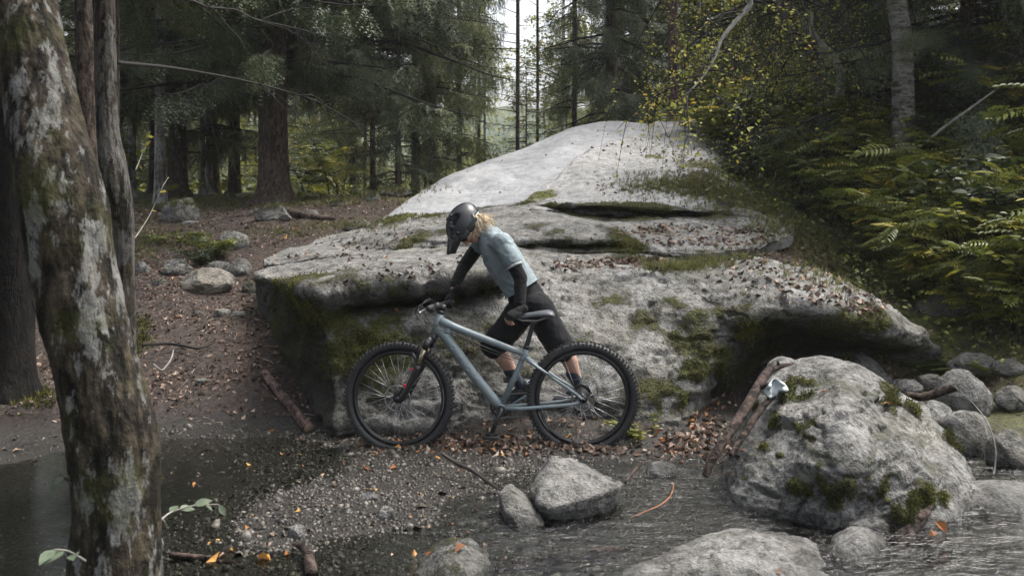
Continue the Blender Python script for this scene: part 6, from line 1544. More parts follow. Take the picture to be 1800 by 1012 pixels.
hm = npmesh('helmet', V, Q, M_HEL, True); used = None
hel = link_obj('helmet', hm, person); hel.matrix_parent_inverse = PINV
mm = hel.modifiers.new('solid', 'SOLIDIFY'); mm.thickness = .014; mm.offset = -1
# dark padding seen through the vents
ic = MB().ell(hc + hu * .024 - hf * .006, (.088, .118, .094), HR, 24, 14); pbld(ic, 'helmet_padding', simple('black_foam', (.008, .008, .008), .9), hel)
# visor (peak): thick curved blade forwards and slightly up
us = np.linspace(-1, 1, 25); ts = np.linspace(0, 1, 12); vz = []
for t in ts:
    for u in us:
        hw = .102 * (1 - .40 * t ** 1.6); ff = .062 + .158 * t - .035 * u * u * (1 - t) * 1.3 - .020 * u * u * t; up_h = .112 - .034 * t - .105 * u * u * (1 - .55 * t) + .004 * math.cos(u * 9)
        vz.append(hp(u * hw, ff, up_h))
vz = np.array(vz); i_ = np.arange(11)[:, None] * 25; j_ = np.arange(24)[None]; vq = np.stack([i_ + j_, i_ + j_ + 1, i_ + 26 + j_, i_ + 25 + j_], -1).reshape(-1, 4)
vo = link_obj('visor', npmesh('visor', vz, vq, M_HELG, True), hel); mm = vo.modifiers.new('solid', 'SOLIDIFY'); mm.thickness = .006
# ear guard sides (the enduro helmet comes down at the temples), strap, retention dial
for s in (-1, 1):
    pbld(MB().ell(hp(s * .092, -.03, -.015), (.014, .07, .045), HR).ell(hp(s * .094, .045, .012), (.012, .055, .036), HR), 'side_guard', M_HEL, hel)
    pbld(MB().tube(catmull(np.array([hp(s * .088, .03, -.01), hp(s * .078, .045, -.06), hp(s * .04, .055, -.112), hp(0, .055, -.122)]), 14), .005, 6, flat=.4), 'strap', M_BCL, hel)
    pbld(MB().tube([hp(s * .106, .06, .05), hp(s * .112, .06, .05)], .010, 12), 'visor_screw', M_BLK, hel)
    pbld(MB().tube(catmull(np.array([hp(s * .100, -.065, -.028), hp(s * .09, -.09, -.04), hp(s * .06, -.118, -.05)]), 8), .005, 6), 'retention_band', simple('grey_plastic', (.32, .34, .36), .4), hel)
pbld(MB().box(hp(0, -.02, .146), (.012, .03, .008), HR), 'clip', M_BLK, hel)
# ================================================================ LITTER, GRAVEL, MOSS, GRASS
from mathutils.bvhtree import BVHTree
def world_bvh(names):
    V = []; Fc = []; off = 0
    for o in SC.objects:
        if o.type == 'MESH' and o.name.split('.')[0] in names and o.data.name.split('.')[0] in names:
            me = o.data; n = len(me.vertices); co = np.empty(n * 3, dtype=np.float32); me.vertices.foreach_get('co', co); co = co.reshape(-1, 3).astype(float)
            p = o.parent; M = np.array(o.matrix_basis)
            co = co @ M[:3, :3].T + M[:3, 3]
            V.append(co); k = np.empty(len(me.loops), dtype=np.int32); me.loops.foreach_get('vertex_index', k)
            st = np.empty(len(me.polygons), dtype=np.int32); me.polygons.foreach_get('loop_start', st); tt = np.empty(len(me.polygons), dtype=np.int32); me.polygons.foreach_get('loop_total', tt)
            for a, b in zip(st.tolist(), tt.tolist()): Fc.append([int(x) + off for x in k[a:a + b]])
            off += n
    return BVHTree.FromPolygons(np.vstack(V).tolist(), Fc)
BV = world_bvh({'front_rock_face', 'layered_ledge', 'smooth_slab', 'boulder', 'stone', 'ground'})
def drop(x, y, top=6.0):
    h = BV.ray_cast(Vector((x, y, top)), Vector((0, 0, -1)), 20)
    return (h[0], h[1]) if h[0] is not None else (None, None)
def pxray(px, py):
    o = Vector((0, 0, H0)); d = (P(px, py, 10) - o).normalized(); h = BV.ray_cast(o, d, 60)
    return (h[0], h[1]) if h[0] is not None else (None, None)
print('bank', gz(4.2, 13.2), gz(4.3,12.6), gz(3,13))
def gnormals(x, y, e=.03):
    zx = (ground_z(x + e, y) - ground_z(x - e, y)) / (2 * e); zy = (ground_z(x, y + e) - ground_z(x, y - e)) / (2 * e)
    n = np.stack([-zx, -zy, np.ones_like(zx)], 1); return n / np.linalg.norm(n, axis=1, keepdims=True)
def frames(N, rng, tilt=.25):
    n = len(N); up = N + rng.normal(0, tilt, (n, 3)); up /= np.linalg.norm(up, axis=1, keepdims=True); a = rng.uniform(0, 2 * np.pi, n)
    f = np.stack([np.cos(a), np.sin(a), rng.normal(0, .05, n)], 1); f -= up * np.sum(f * up, 1, keepdims=True); return rotframe(f, up)
DLEAF = [leaf_tmpl(n=2, W=w_, curl=c_, fold=f_) for w_, c_, f_ in ((.5, .35, .35), (.62, -.25, -.2), (.45, .6, .1), (.7, .15, .5))]
for tv, tf in DLEAF: tv[:, 1] -= .5
M_DEAD = leafmat('dead_leaves', [(0, (.020, .013, .009)), (.3, (.075, .048, .034)), (.55, (.175, .12, .09)), (.85, (.36, .275, .22)), (1, (.42, .24, .11))], .1, .75)
M_BRIGHT = leafmat('fresh_fallen_leaves', [(0, (.12, .06, .035)), (.5, (.28, .115, .04)), (1, (.45, .24, .05))], .15, .5)
def litter(name, pos, N, size, mat, rng, tilt=.3, kinds=DLEAF, label=None, cat='leaf litter', rnd=None, lift=.006):
    Vs = []; Ts = []; A = []; off = 0; pick = rng.integers(0, len(kinds), len(pos)); R = frames(N, rng, tilt)
    for k, (tv, tf) in enumerate(kinds):
        m = pick == k
        if not m.any(): continue
        V, T, idx = scatter(tv, tf, pos[m] + N[m] * lift, R[m], size[m]); Vs.append(V); Ts.append(T + off); off += len(V)
        rr = (rng.beta(1.6, 2.2, m.sum()) if rnd is None else rnd[m]); A.append(rr[idx])
    o = link_obj(name, npmesh(name, np.vstack(Vs), np.vstack(Ts), mat, False, {'rnd': np.concatenate(A)}))
    return tag(o, label, cat, None, 'stuff')
rng = np.random.default_rng(77)
def ground_samples(n, fn, x0, x1, y0, y1):
    X = []; Yv = []
    while sum(len(a) for a in X) < n:
        x = rng.uniform(x0, x1, n); y = rng.uniform(y0, y1, n); k = rng.random(n) < fn(x, y); X.append(x[k]); Yv.append(y[k])
    x = np.concatenate(X)[:n]; y = np.concatenate(Yv)[:n]; return x, y, ground_z(x, y)
def dpath(x, y):
    z = ground_z(x, y, False); p = np.stack([x, y, x * 0], 1)
    d = np.clip((z - .03) / .18, .04, 1) * np.clip(1.25 - (y - 7) / 13, .25, 1) * np.clip(.22 + 1.5 * np.clip(fbm(p * 2.0, 4, 3) + .25, 0, 1), 0, 1)
    right = np.clip((x - 1.2) / 1.0, 0, 1); d = d * (1 - right * .3)
    return np.clip(d, 0, 1) * (np.abs(x) < y * .62 + .6)
x, y, z = ground_samples(42000, dpath, -9, 8, 6.2, 18)
N = gnormals(x, y)
litter('fallen_leaves', np.stack([x, y, z], 1), N, rng.uniform(.022, .060, len(x)), M_DEAD, rng, .33, label='carpet of brown and pinkish fallen leaves on the forest path and banks')
# thin twigs and needles among the leaves
TW = np.array([(-.5, 0, 0), (.5, 0, 0), (.5, .03, .02), (-.5, .03, .02), (0, .015, .05)]); TWf = np.array([(0, 1, 4), (1, 2, 4), (2, 3, 4), (3, 0, 4)])
x, y, z = ground_samples(6000, dpath, -8, 7, 6.2, 15); N = gnormals(x, y)
V, T, idx = scatter(TW, TWf, np.stack([x, y, z + .005], 1), frames(N, rng, .12), np.stack([rng.uniform(.03, .16, len(x)), np.full(len(x), .12), np.full(len(x), .12)], 1))
tag(link_obj('twig_litter', npmesh('twig_litter', V, T, leafmat('litter_twigs', [(0, (.03, .02, .015)), (.7, (.14, .10, .08)), (1, (.33, .27, .22))], .0, .8), False, {'rnd': rng.random(len(x))[idx]})), 'thin broken twigs scattered over the forest path', 'twigs', None, 'stuff')
# leaves lying on the outcrop: (px,py,spread px,count)
def rock_leaves(spec, name, label, mat=M_DEAD, size=(.03, .07), tilt=.45, rnd=None):
    pos = []; nn = []
    for px, py, sx, sy, c in spec:
        for k in range(c):
            h, n_ = pxray(px + rng.normal(0, sx), py + rng.normal(0, sy))
            if h is None or n_ is None: continue
            if n_.z < 0: n_ = -n_
            if n_.z < .35: continue
            pos.append(h); nn.append(n_)
    pos = np.array([tuple(p) for p in pos]); nn = np.array([tuple(p) for p in nn])
    return litter(name, pos, nn, rng.uniform(size[0], size[1], len(pos)), mat, rng, tilt, label=label, rnd=None if rnd is None else rng.uniform(*rnd, len(pos)))
rock_leaves([(1080,462,50,5,170),(1150,462,45,6,150),(1010,470,25,4,50),(1230,425,70,5,160),(1330,410,60,7,150),(1170,402,40,4,80),(1120,408,25,5,60),(640,430,40,5,60),(560,452,60,3,60),(690,412,20,6,24),(1100,255,60,10,30),(1190,262,50,15,70),(1220,290,40,12,70),(1150,300,50,14,30),(1090,330,40,8,40),(1230,240,40,6,50),(1250,330,70,10,120),(1380,470,60,30,200),(1450,500,60,20,160),(1520,535,50,12,110),(1350,440,60,20,200),(1260,480,25,8,20)], 'fallen_leaves', 'brown fallen leaves gathered in the cracks and ledges of the outcrop')
rock_leaves([(700,478,60,12,36),(620,482,40,10,16),(780,465,40,10,12),(1240,520,60,20,10),(1300,490,50,14,14),(1510,570,20,15,14),(1000,500,40,15,8),(830,455,40,10,10),(950,300,60,40,12)], 'fallen_leaves', 'dark curled single leaves strewn over the top of the outcrop', size=(.025, .06), tilt=.6, rnd=(0, .35))
# leaf bank under the bicycle and the pile at the right
rock_leaves([(860,782,60,8,240),(720,780,50,7,130),(800,776,30,5,60),(960,785,50,6,80),(1060,790,30,6,40),(1210,780,30,14,160),(1240,745,18,22,100),(1270,790,20,20,60),(1180,800,30,8,50)], 'fallen_leaves', 'wet brown leaves banked along the foot of the outcrop behind the wheels', size=(.035, .075))
rock_leaves([(860,780,70,10,34),(720,782,40,6,22),(650,765,30,6,8),(1215,770,35,18,40),(1240,720,20,20,20),(600,790,60,20,10)], 'fallen_leaves', 'orange and rust coloured leaves among the wet brown leaves', mat=M_BRIGHT, size=(.035, .065))
# individual bright leaves one can point to
def one_leaf(px, py, size, label, rnd=.7, mat=M_BRIGHT, k=0, group=None):
    h, n_ = pxray(px, py)
    if h is None: return
    if h.z < .0: h = Vector((h.x * 1, h.y, .004)); n_ = Vector((0, 0, 1)); v = P(px, py, 1) - Vector((0, 0, H0)); tt = (.006 - H0) / v.z; h = Vector((0, 0, H0)) + v * tt
    if n_.z < 0: n_ = -n_
    tv, tf = DLEAF[k % 4]; R = frames(np.array([tuple(n_)]), rng, .22)[0]
    me = npmesh('fallen_leaf', (tv * size) @ R.T, tf, mat, False, {'rnd': np.full(len(tv), rnd)}); o = link_obj('fallen_leaf', me); o.location = h + n_ * .012
    tag(o, label, 'leaf', group)
one_leaf(643, 826, .085, 'orange red fallen leaf on the gravel below the front wheel', .35, k=1)
one_leaf(374, 986, .075, 'bright orange leaf on the wet gravel near the bottom left', .85, k=1)
one_leaf(464, 984, .08, 'orange leaf in two curled halves on the gravel at the bottom', .75, k=3)
one_leaf(405, 968, .05, 'small orange leaf above the bright orange pair at the bottom', .7, k=0)
one_leaf(647, 861, .05, 'small yellow leaf by the end of the dark stick on the gravel', .98, k=0)
one_leaf(523, 901, .05, 'small yellow orange leaf in the middle of the gravel bar', .95, k=1)
one_leaf(444, 906, .04, 'tiny orange leaf at the left edge of the gravel bar', .8, k=2)
one_leaf(436, 932, .05, 'brown orange leaf left of the pale gravel', .55, k=3)
one_leaf(770, 808, .06, 'yellow brown leaf below the gap between the wheels', .9, k=1)
one_leaf(809, 967, .07, 'pinkish brown leaf lying on the half sunk mossy boulder', .3, k=3)
one_leaf(1374, 1006, .09, 'pale tan leaf on the broad slab at the bottom edge', .5, k=2, mat=M_DEAD)
one_leaf(1560, 712, .09, 'rusty leaf on the shoulder of the largest boulder', .4, k=1)
one_leaf(1448, 690, .06, 'small tan leaf resting on top of the largest boulder', .3, k=0)
one_leaf(1655, 930, .08, 'orange leaf caught beside the broken branch in the rapids', .5, k=3)
one_leaf(1640, 942, .08, 'brown leaf standing by the broken branch in the rapids', .1, k=1)
one_leaf(500, 419, .11, 'orange yellow leaf at the grassy edge of the path', .9, k=1)
one_leaf(520, 405, .08, 'orange leaf further up the path edge', .7, k=3)
one_leaf(697, 548, .07, 'pale orange leaf in the dark crevice of the outcrop', .5, k=1)
one_leaf(27, 793, .08, 'yellowish leaf on the mud at the left edge', .9, k=0, mat=M_DEAD)
one_leaf(1168, 398, .10, 'orange leaf on the ledge in front of the grassy bank', .6, k=3)
for k in range(46):
    px = rng.uniform(330, 900); py = rng.uniform(795, 985)
    one_leaf(px, py, rng.uniform(.022, .045), 'small brown or orange leaf lying on the wet gravel of the stream bed', rng.uniform(0, 1), k=k, mat=M_BRIGHT if rng.random() < .55 else M_DEAD, group='small leaves on the gravel bar')

# gravel ---------------------------------------------------------------------
_a5 = np.arange(5) / 5 * 2 * np.pi
iv = np.vstack([[(0, 0, .85)], np.stack([np.cos(_a5) * .72, np.sin(_a5) * .72, np.full(5, .55)], 1), np.stack([np.cos(_a5 + .3), np.sin(_a5 + .3), np.full(5, -.35)], 1)])
iff = np.array([(0, 1 + j, 1 + (j + 1) % 5) for j in range(5)] + [(1 + j, 6 + j, 6 + (j + 1) % 5) for j in range(5)] + [(1 + j, 6 + (j + 1) % 5, 1 + (j + 1) % 5) for j in range(5)])
def pebbles(n, fn, box, smin, smax, name, label, ramp):
    x, y, z = ground_samples(n, fn, *box); N = gnormals(x, y)
    s = smin + (smax - smin) * rng.random(n) ** 3.2
    R = frames(N, rng, .4); sc3 = np.stack([s * rng.uniform(.7, 1.2, n), s * rng.uniform(.7, 1.3, n), s * rng.uniform(.35, .7, n)], 1)
    V, T, idx = scatter(iv, iff, np.stack([x, y, z + s * .12], 1), R, sc3)
    V += fbm(V * 60, 1, 3)[:, None] * .15 * s[idx][:, None]
    m, t, out = newmat(name); g = NT(t); c = g.ramp(g.attr('rnd'), ramp); c = g.mix(.6, c, g.ramp(g.noise(g.pos(), 90, 4, .7), [(.3, .35), (.7, 1.6)]), 'MULTIPLY')
    g.pbr(out, c, .5, spec=.4)
    o = link_obj(name, npmesh(name, V, T, m, True, {'rnd': rng.random(n)[idx]})); tag(o, label, 'gravel', None, 'stuff')
def dgr(x, y):
    p = np.stack([x, y, x * 0], 1); z = ground_z(x, y, False)
    return np.clip((.12 - z) / .08, 0, 1) * np.maximum(np.clip((z + .085) / .06, .12, 1), np.clip((x + .9) / .4, 0, 1)) * np.where((x > -2.1) & (x < .4), 1.0, .45) * (.5 + .5 * np.clip(fbm(p * 1.5, 3, 13) + .5, 0, 1)) * (np.abs(x) < y * .55 + .3) * np.clip(1.15 - np.clip(-x - 1.9, 0, 2) * .8, .25, 1)
GRAMP = [(0, (.010, .008, .006)), (.4, (.028, .024, .018)), (.7, (.062, .054, .042)), (.93, (.105, .095, .078)), (1, (.18, .17, .15))]
pebbles(27000, dgr, (-3.4, 3.4, 4.0, 7.1), .004, .017, 'gravel', 'grey and brown gravel covering the shallow stream bed', GRAMP)
pebbles(700, dgr, (-3.2, 3.2, 4.0, 7.1), .014, .04, 'gravel', 'larger pebbles mixed into the gravel of the stream bed', GRAMP)

# moss tufts and grass ---------------------------------------------------------
TUFT = []
for k in range(3):
    r_ = np.random.default_rng(k); V = []; T = []
    for j in range(7):
        a = r_.uniform(0, 6.28); d = np.array([math.cos(a), math.sin(a), 0]); sd_ = np.array([-d[1], d[0], 0]); l = r_.uniform(.5, 1.0); b = d * r_.uniform(0, .35)
        i = len(V); V += [b - sd_ * .13, b + sd_ * .13, b + d * l * .45 + np.array([0, 0, l])]; T.append((i, i + 1, i + 2))
    TUFT.append((np.array(V), np.array(T)))
M_MOSS = leafmat('moss_tufts', [(0, (.018, .024, .006)), (.5, (.060, .066, .013)), (1, (.155, .15, .028))], .2, .8)
M_GRASS = leafmat('short_grass', [(0, (.035, .042, .012)), (.5, (.10, .11, .03)), (.85, (.20, .19, .06)), (1, (.33, .27, .13))], .3, .6)
def blades(n_bl, h, seed, w=.028, lean=.6):
    r_ = np.random.default_rng(seed); V = []; T = []
    for j in range(n_bl):
        a = r_.uniform(0, 6.28); d = np.array([math.cos(a), math.sin(a), 0]); sd_ = np.array([-d[1], d[0], 0]) * w; l = h * r_.uniform(.5, 1.1); b = d * r_.uniform(0, .4); le = lean * r_.uniform(.3, 1.3)
        m_ = b + d * l * le * .35 + np.array([0, 0, l * .62]); t_ = b + d * l * le + np.array([0, 0, l * .95]); i = len(V)
        V += [b - sd_, b + sd_, m_ + sd_ * .8, m_ - sd_ * .8, t_]; T += [(i, i + 1, i + 2), (i, i + 2, i + 3), (i + 3, i + 2, i + 4)]
    return np.array(V), np.array(T)
GR = [blades(9, 1.0, k) for k in range(3)]
def tufts_on(obj_name, data_names, thr, n, size, name, label, mat, tm, seed=0):
    r_ = np.random.default_rng(seed); P_ = []; N_ = []
    for o in SC.objects:
        if o.type != 'MESH' or o.name.split('.')[0] not in data_names or 'moss' not in o.data.attributes: continue
        me = o.data; nv = len(me.vertices); co = np.empty(nv * 3, dtype=np.float32); me.vertices.foreach_get('co', co); co = co.reshape(-1, 3).astype(float)
        nr = np.empty(nv * 3, dtype=np.float32); me.vertices.foreach_get('normal', nr); nr = nr.reshape(-1, 3); a = np.empty(nv, dtype=np.float32); me.attributes['moss'].data.foreach_get('value', a)
        M = np.array(o.matrix_basis); co = co @ M[:3, :3].T + M[:3, 3]
        nz = fbm(co * 9, 4, 99) * .25
        k = np.nonzero((a + nz > thr) & (nr[:, 1] < .6))[0]; P_.append(co[k]); N_.append(nr[k])
    P_ = np.vstack(P_); N_ = np.vstack(N_); k = r_.choice(len(P_), min(n, len(P_)), replace=False); P_ = P_[k] + r_.normal(0, .008, (len(k), 3)); N_ = N_[k]
    Vs = []; Ts = []; A = []; off = 0; pick = r_.integers(0, len(tm), len(P_)); R = frames(N_, r_, .3); sz = r_.uniform(size[0], size[1], len(P_)); rr = np.clip(.5 + fbm(P_ * 3, 3, 6) * .8 + r_.normal(0, .15, len(P_)), 0, 1)
    for j, (tv, tf) in enumerate(tm):
        m = pick == j; V, T, idx = scatter(tv, tf, P_[m], R[m], sz[m]); Vs.append(V); Ts.append(T + off); off += len(V); A.append(rr[m][idx])
    tag(link_obj(name, npmesh(name, np.vstack(Vs), np.vstack(Ts), mat, False, {'rnd': np.concatenate(A)})), label, 'moss', None, 'stuff')
tufts_on(None, {'front_rock_face', 'layered_ledge', 'smooth_slab', 'boulder', 'stone'}, .72, 30000, (.008, .020), 'moss', 'short green moss growing over the rocks', M_MOSS, TUFT, 4)
def patch(spec, size, name, label, mat, tm, cat='grass', per=1.0):
    pos = []; nn = []
    for px, py, sx, sy, c in spec:
        for k in range(int(c * per)):
            h, n_ = pxray(px + rng.normal(0, sx), py + rng.normal(0, sy))
            if h is None: continue
            if n_.z < 0: n_ = -n_
            if n_.z < .3: continue
            pos.append(h); nn.append(n_ * .5 + Vector((0, 0, .5)))
    pos = np.array([tuple(p) for p in pos]); nn = np.array([tuple(p) for p in nn]); nn /= np.linalg.norm(nn, axis=1, keepdims=True)
    Vs = []; Ts = []; A = []; off = 0; pick = rng.integers(0, len(tm), len(pos)); R = frames(nn, rng, .15); sz = rng.uniform(size[0], size[1], len(pos))
    for j, (tv, tf) in enumerate(tm):
        m = pick == j; V, T, idx = scatter(tv, tf, pos[m], R[m], sz[m]); Vs.append(V); Ts.append(T + off); off += len(V); A.append(np.clip(rng.beta(2, 2, m.sum())[idx], 0, 1))
    tag(link_obj(name, npmesh(name, np.vstack(Vs), np.vstack(Ts), mat, False, {'rnd': np.concatenate(A)})), label, cat, None, 'stuff')
patch([(1180,470,24,5,220),(1245,458,26,7,300),(1215,470,14,4,120),(1300,450,18,5,110)], (.03, .07), 'grass', 'tuft of yellow green grass on the middle ledge of the outcrop', M_GRASS, GR)
patch([(1160,325,40,9,420),(1240,330,60,12,900),(1330,350,60,14,1000),(1400,385,50,20,900),(1300,300,60,15,600),(1450,420,50,25,700),(1500,470,50,22,500)], (.03, .075), 'grass', 'grass and low herbs covering the bank beside the slab', M_GRASS, GR)
patch([(740,381,30,2.5,160),(600,394,40,6,350),(520,405,40,6,250),(690,388,20,3,120),(480,412,30,8,120),(640,398,30,4,160)], (.02, .05), 'grass', 'thin grass strip between the path and the outcrop', M_GRASS, GR)
patch([(560,352,60,5,900),(640,338,50,5,700),(440,358,60,5,700),(360,358,60,4,350),(690,330,40,5,400),(260,400,30,16,200),(245,440,18,18,160),(300,425,30,8,160)], (.025, .07), 'grass', 'bright mossy grass on the forest floor between the spruce trunks', M_GRASS, GR)
patch([(240,600,12,10,160),(60,700,40,10,160),(245,570,10,8,100),(40,690,30,6,120)], (.02, .05), 'moss', 'moss round the feet of the near trunks', M_MOSS, TUFT, cat='moss')
LOW = [(V_ * 1.0, T_) for V_, T_ in [leaf_tmpl(n=3, W=.6, curl=.3)]]
x, y, z = ground_samples(16000, lambda x, y: np.clip((x - 1.9) / 1.6, 0, 1) * (ground_z(x, y, False) > .2) * (np.abs(x) < y * .62 + .5) * .9, 1.6, 11, 7.6, 20)
k_ = ~((x < 3.2) & (y < 11) & (x / y * 1750 + 900 < 1480)); x, y, z = x[k_], y[k_], z[k_]
nn = gnormals(x, y); up_ = rng.uniform(.02, .30, len(x)); litter('ground_cover', np.stack([x, y, z + up_], 1), nn, rng.uniform(.03, .065, len(x)), M_LEAFG, rng, .5, kinds=LOW, label='low leafy plants covering the soil of the right bank', cat='ground cover')
x, y, z = ground_samples(8000, lambda x, y: np.clip((y - 16) / 5, 0, 1) * (np.abs(x) < y * .6), -26, 26, 16, 44)
litter('ground_cover', np.stack([x, y, z + rng.uniform(.03, .4, len(x))], 1), gnormals(x, y), rng.uniform(.10, .26, len(x)), M_LEAFY, rng, .5, kinds=LOW, label='yellow green herbs on the floor of the far forest', cat='ground cover')

# ================================================================ LOGS, STICKS, ROOTS
def stick(pts, rads, mat, label, name='branch', cat='branch', seg=12, noise=.08, stubs=(), pname='wood'):
    w_ = [P(*q) for q in pts]; t, c = wood(name, w_, rads, mat, label, cat=cat, seg=seg, noise=noise, pname=pname, steps=len(pts) * 14)
    for (tt, d, l, r) in stubs:
        i = int(tt * (len(c) - 1)); d = np.array(d, float); d /= np.linalg.norm(d)
        link_obj('stub', MB().tube([c[i], c[i] + d * l * .5, c[i] + d * l + np.array([0, 0, -.1 * l])], [r, r * .8, r * .55], 8).mesh('stub', mat), t)
    return t
M_LOG = bark('pinkish_spruce_log_bark', (.05, .032, .028), (.20, .135, .118), vs=(7, 7, 7), scale=3, furrow=.7)
M_DRIFT = bark('wet_brown_driftwood', (.014, .010, .008), (.075, .053, .044), vs=(7, 7, 7), scale=3, furrow=.8)
M_CUT = simple('cut_wood_end', (.22, .15, .11), .8, 0, .3, 40)
def ground_path(pxpts, r):
    return [(px, py, hit(px, py).y + r) for px, py in pxpts]
lp = []
for px, py in ((463, 655), (482, 678), (505, 706), (528, 735), (543, 752)):
    h = hit(px, py + 8); lp.append((px, py, h.y))
t = stick(lp, [.036, .035, .037, .038, .040], M_LOG, 'knotted pinkish brown log lying on the mud beside the front wheel', name='log', cat='log', seg=20, noise=.05, stubs=((.3, (.6, -.5, .5), .05, .016), (.55, (.3, -.9, .3), .04, .015), (.45, (-.5, -.4, .6), .035, .014)))
e0 = P(*lp[-1]) - P(*lp[0]); d_ = (P(*lp[-1]) - P(*lp[-2])).normalized()
o = link_obj('cut_end', MB().tube([tuple(e0 + d_ * .001), tuple(e0 + d_ * .006)], [.037, .035], 20).mesh('cut_end', M_CUT), t)
stick([(1240, 836, 5.45), (1256, 800, 5.5), (1284, 758, 5.62), (1312, 715, 5.8), (1333, 678, 6.0), (1352, 650, 6.2), (1385, 641, 6.3), (1415, 640, 6.35)], [.020, .024, .027, .030, .028, .022, .013, .008], M_DRIFT, 'thick dark driftwood branch leaning against the left of the largest boulder', seg=16, stubs=((.55, (.8, -.2, .3), .16, .018), (.8, (-.3, -.4, .7), .05, .012)))
stick([(1285, 800, 5.48), (1310, 760, 5.62), (1340, 716, 5.78), (1372, 684, 5.9)], [.014, .02, .02, .012], M_DRIFT, 'shorter splintered branch right of the thick driftwood branch', seg=12)
stick([(1574, 955, 5.0), (1595, 935, 5.05), (1618, 912, 5.12), (1640, 886, 5.2)], [.036, .034, .032, .006], M_DRIFT, 'broken branch stub sticking out of the rapids', seg=14, stubs=((.55, (.5, -.2, .8), .06, .020),))
stick([(1592, 692, 6.75), (1620, 698, 6.7), (1650, 690, 6.65), (1680, 680, 6.6)], [.02, .028, .03, .026], M_DRIFT, 'dark branch wedged among the stones of the right hand pile', seg=12)
stick([(1652, 662, 6.3), (1690, 688, 6.1), (1722, 722, 5.95), (1740, 752, 5.85), (1750, 790, 5.8), (1748, 830, 5.78)], [.0015, .002, .003, .004, .0045, .004], M_TWIGP, 'thin arching twig in front of the big dark round boulder', name='twig', cat='twig', seg=7, noise=.0)
stick([(538, 884, 5.62), (560, 874, 5.68), (585, 864, 5.74), (612, 860, 5.78), (648, 857, 5.8)], [.009, .012, .013, .010, .005], simple('wet_black_wood', (.02, .016, .013), .4, 0, .3), 'dark slim stick lying across the gravel bar', name='twig', cat='twig', seg=9)
stick([(900, 988, 4.72), (950, 980, 4.76), (1000, 982, 4.76), (1060, 970, 4.8), (1112, 962, 4.86)], [.010, .022, .020, .024, .010], M_DRIFT, 'brown waterlogged branch lying in the shallows at the bottom', seg=12)
stick([(870, 1000, 4.66), (930, 996, 4.68), (990, 1000, 4.64), (1040, 990, 4.68)], [.012, .016, .014, .008], M_DRIFT, 'second waterlogged branch just below the brown one', seg=10)
stick([(776, 796, 6.0), (800, 812, 5.95), (832, 828, 5.85), (856, 845, 5.75), (880, 862, 5.6)], [.008, .012, .012, .010, .006], simple('wet_dark_root', (.02, .015, .012), .4, 0, .3), 'thin wet root running from the front wheel to the slanted rock', name='twig', cat='twig', seg=8)
stick([(1110, 908, 5.25), (1140, 896, 5.3), (1165, 884, 5.35), (1180, 868, 5.45), (1184, 852, 5.55), (1180, 848, 5.6)], [.002, .003, .0035, .003, .003, .002], simple('orange_root', (.26, .10, .03), .5, 0, .3), 'orange curved rootlet in the water below the domed stone', name='twig', cat='twig', seg=8)
stick([(1100, 848, 5.62), (1112, 830, 5.75), (1130, 812, 5.85)], [.008, .010, .008], M_DRIFT, 'short brown stick right of the wedge shaped rock tip', name='twig', cat='twig', seg=8)
stick([(548, 1012, 4.5), (545, 990, 4.6), (540, 968, 4.7), (520, 955, 4.75)], [.03, .028, .022, .012], M_DRIFT, 'dark crooked root end on the gravel near the bottom', seg=12)
stick([(300, 975, 4.75), (340, 980, 4.72), (390, 985, 4.7), (430, 998, 4.62)], [.016, .02, .018, .010], M_DRIFT, 'dark branch half buried in the gravel beside the leaning trunk', seg=12)
stick([(250, 606, 7.9), (300, 604, 8.1), (350, 612, 8.0), (380, 600, 8.2)], [.008, .012, .009, .005], M_TWIG, 'fallen twig on the leaves right of the crooked trunk', name='twig', cat='twig', seg=8)
stick([(270, 640, 7.5), (285, 650, 7.45), (300, 632, 7.6), (305, 615, 7.8)], [.006, .008, .007, .004], M_TWIGP, 'pale forked twig on the leaf litter', name='twig', cat='twig', seg=8)
for k, (pts_, l_) in enumerate(((((452, 378), (420, 382), (390, 386), (360, 392), (330, 398)), 'long surface root running left from the thickest spruce'), (((505, 372), (530, 378), (560, 382), (590, 384)), 'surface root running right from the thickest spruce'), (((455, 382), (438, 388), (425, 393)), 'short knotted root in front of the flat topped rock'), (((235, 398), (270, 404), (310, 403), (345, 400)), 'dark root crossing the path below the upright boulder'), (((240, 452), (275, 428), (310, 412), (345, 405)), 'mossy root climbing the bank left of the path'))):
    ps = [(a, b, hit(a, b).y) for a, b in pts_]; n_ = len(ps)
    stick(ps, list(np.linspace(.075, .02, n_)) if k < 3 else [.03] * n_, M_SBARK, l_, name='root', cat='root', seg=10)
# white scrap caught in the driftwood
h_ = P(1362, 684, 5.85); r_ = np.random.default_rng(9); nn_ = 14
U, W_ = np.meshgrid(np.linspace(-1, 1, nn_), np.linspace(-1, 1, nn_)); pz = .05 * fbm(np.stack([U.ravel() * 1.4, W_.ravel() * 1.4, U.ravel() * 0], 1), 3, 2) * 2
Vp = np.stack([U.ravel() * .075 * (1 - .3 * W_.ravel() ** 2), pz, W_.ravel() * .06 * (1 - .3 * U.ravel() ** 2)], 1); k = (np.arange(nn_ - 1)[:, None] * nn_ + np.arange(nn_ - 1)[None]).ravel()
o = link_obj('scrap', npmesh('scrap', Vp, np.stack([k, k + 1, k + nn_ + 1, k + nn_], 1), simple('crumpled_white_plastic', (.38, .42, .43), .4), True)); o.location = h_; o.modifiers.new('solid', 'SOLIDIFY').thickness = .003
tag(o, 'crumpled white plastic scrap caught between the driftwood and the largest boulder', 'plastic scrap')
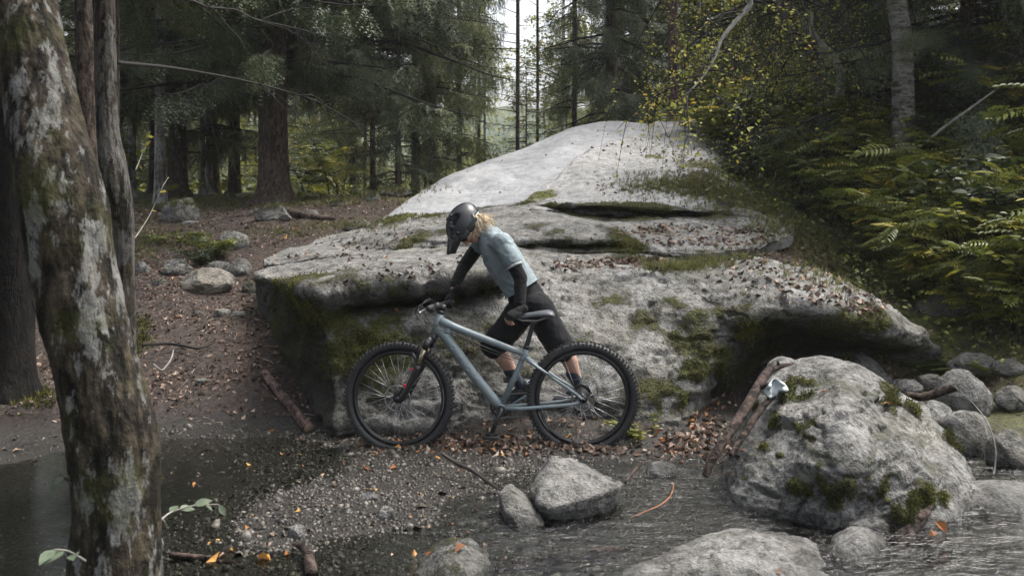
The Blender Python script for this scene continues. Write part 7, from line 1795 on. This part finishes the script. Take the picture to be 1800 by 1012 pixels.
# leafy twigs by the leaning trunk
def sprig(base, tips, label, mat, size, n=3):
    b = P(*base); t = empty('sprig', tuple(b)); tag(t, label, 'sprig'); st = MB()
    pts = [np.array(P(*q)) - np.array(b) for q in [base] + tips]; c = catmull(np.array(pts), 16); st.tube(c, np.linspace(.004, .0015, 16), 5); link_obj('stem', st.mesh('stem', M_TWIGP), t)
    r_ = np.random.default_rng(n)
    for k in range(n):
        i = int(15 * (k + 1) / n); d = (c[i] - c[i - 1]); d = d / np.linalg.norm(d) + r_.normal(0, .5, 3) + np.array([0, 0, -.35]); R = rotframe(d[None], np.array([[0, -.6, .7]]))[0]
        me = npmesh('leaf', (leaf_tmpl(n=4, W=.5)[0] * size * r_.uniform(.7, 1.1)) @ R.T, leaf_tmpl(n=4)[1], mat, True, {'rnd': np.full(15, r_.uniform(.5, .9))}); o = link_obj('leaf', me, t); o.location = c[i]
M_PALE = leafmat('pale_green_leaf', [(0, (.06, .085, .05)), (1, (.17, .21, .14))], .3, .45)
sprig((278, 918, 2.9), [(300, 900, 3.0), (340, 888, 3.05), (385, 886, 3.1)], 'pale green leafy sprig growing right of the leaning trunk base', M_PALE, .055, 6)
sprig((128, 850, 2.75), [(110, 838, 2.7), (98, 845, 2.7)], 'pale green drooping leaf left of the leaning trunk', M_PALE, .055, 2)
sprig((150, 985, 2.6), [(120, 968, 2.55), (95, 965, 2.5)], 'pale leaves left of the foot of the leaning trunk', M_PALE, .07, 3)
sprig((238, 300, 6.4), [(250, 270, 6.5), (258, 245, 6.5), (262, 238, 6.5)], 'little maple like sprig with yellow leaves beside the crooked trunk', M_LEAFY, .06, 6)
sprig((236, 420, 6.6), [(262, 380, 6.9), (285, 330, 7.0), (296, 312, 7.1)], 'bare sapling with a few yellow leaves at the edge of the path', M_LEAFY, .06, 5)

# every tree's limbs are far past the count one could pick apart: one mass per tree
for o_ in SC.objects:
    if o_.type == 'MESH' and o_.name.split('.')[0] in ('branches', 'crown', 'leaves', 'stems') and o_.parent is not None: o_['kind'] = 'stuff'
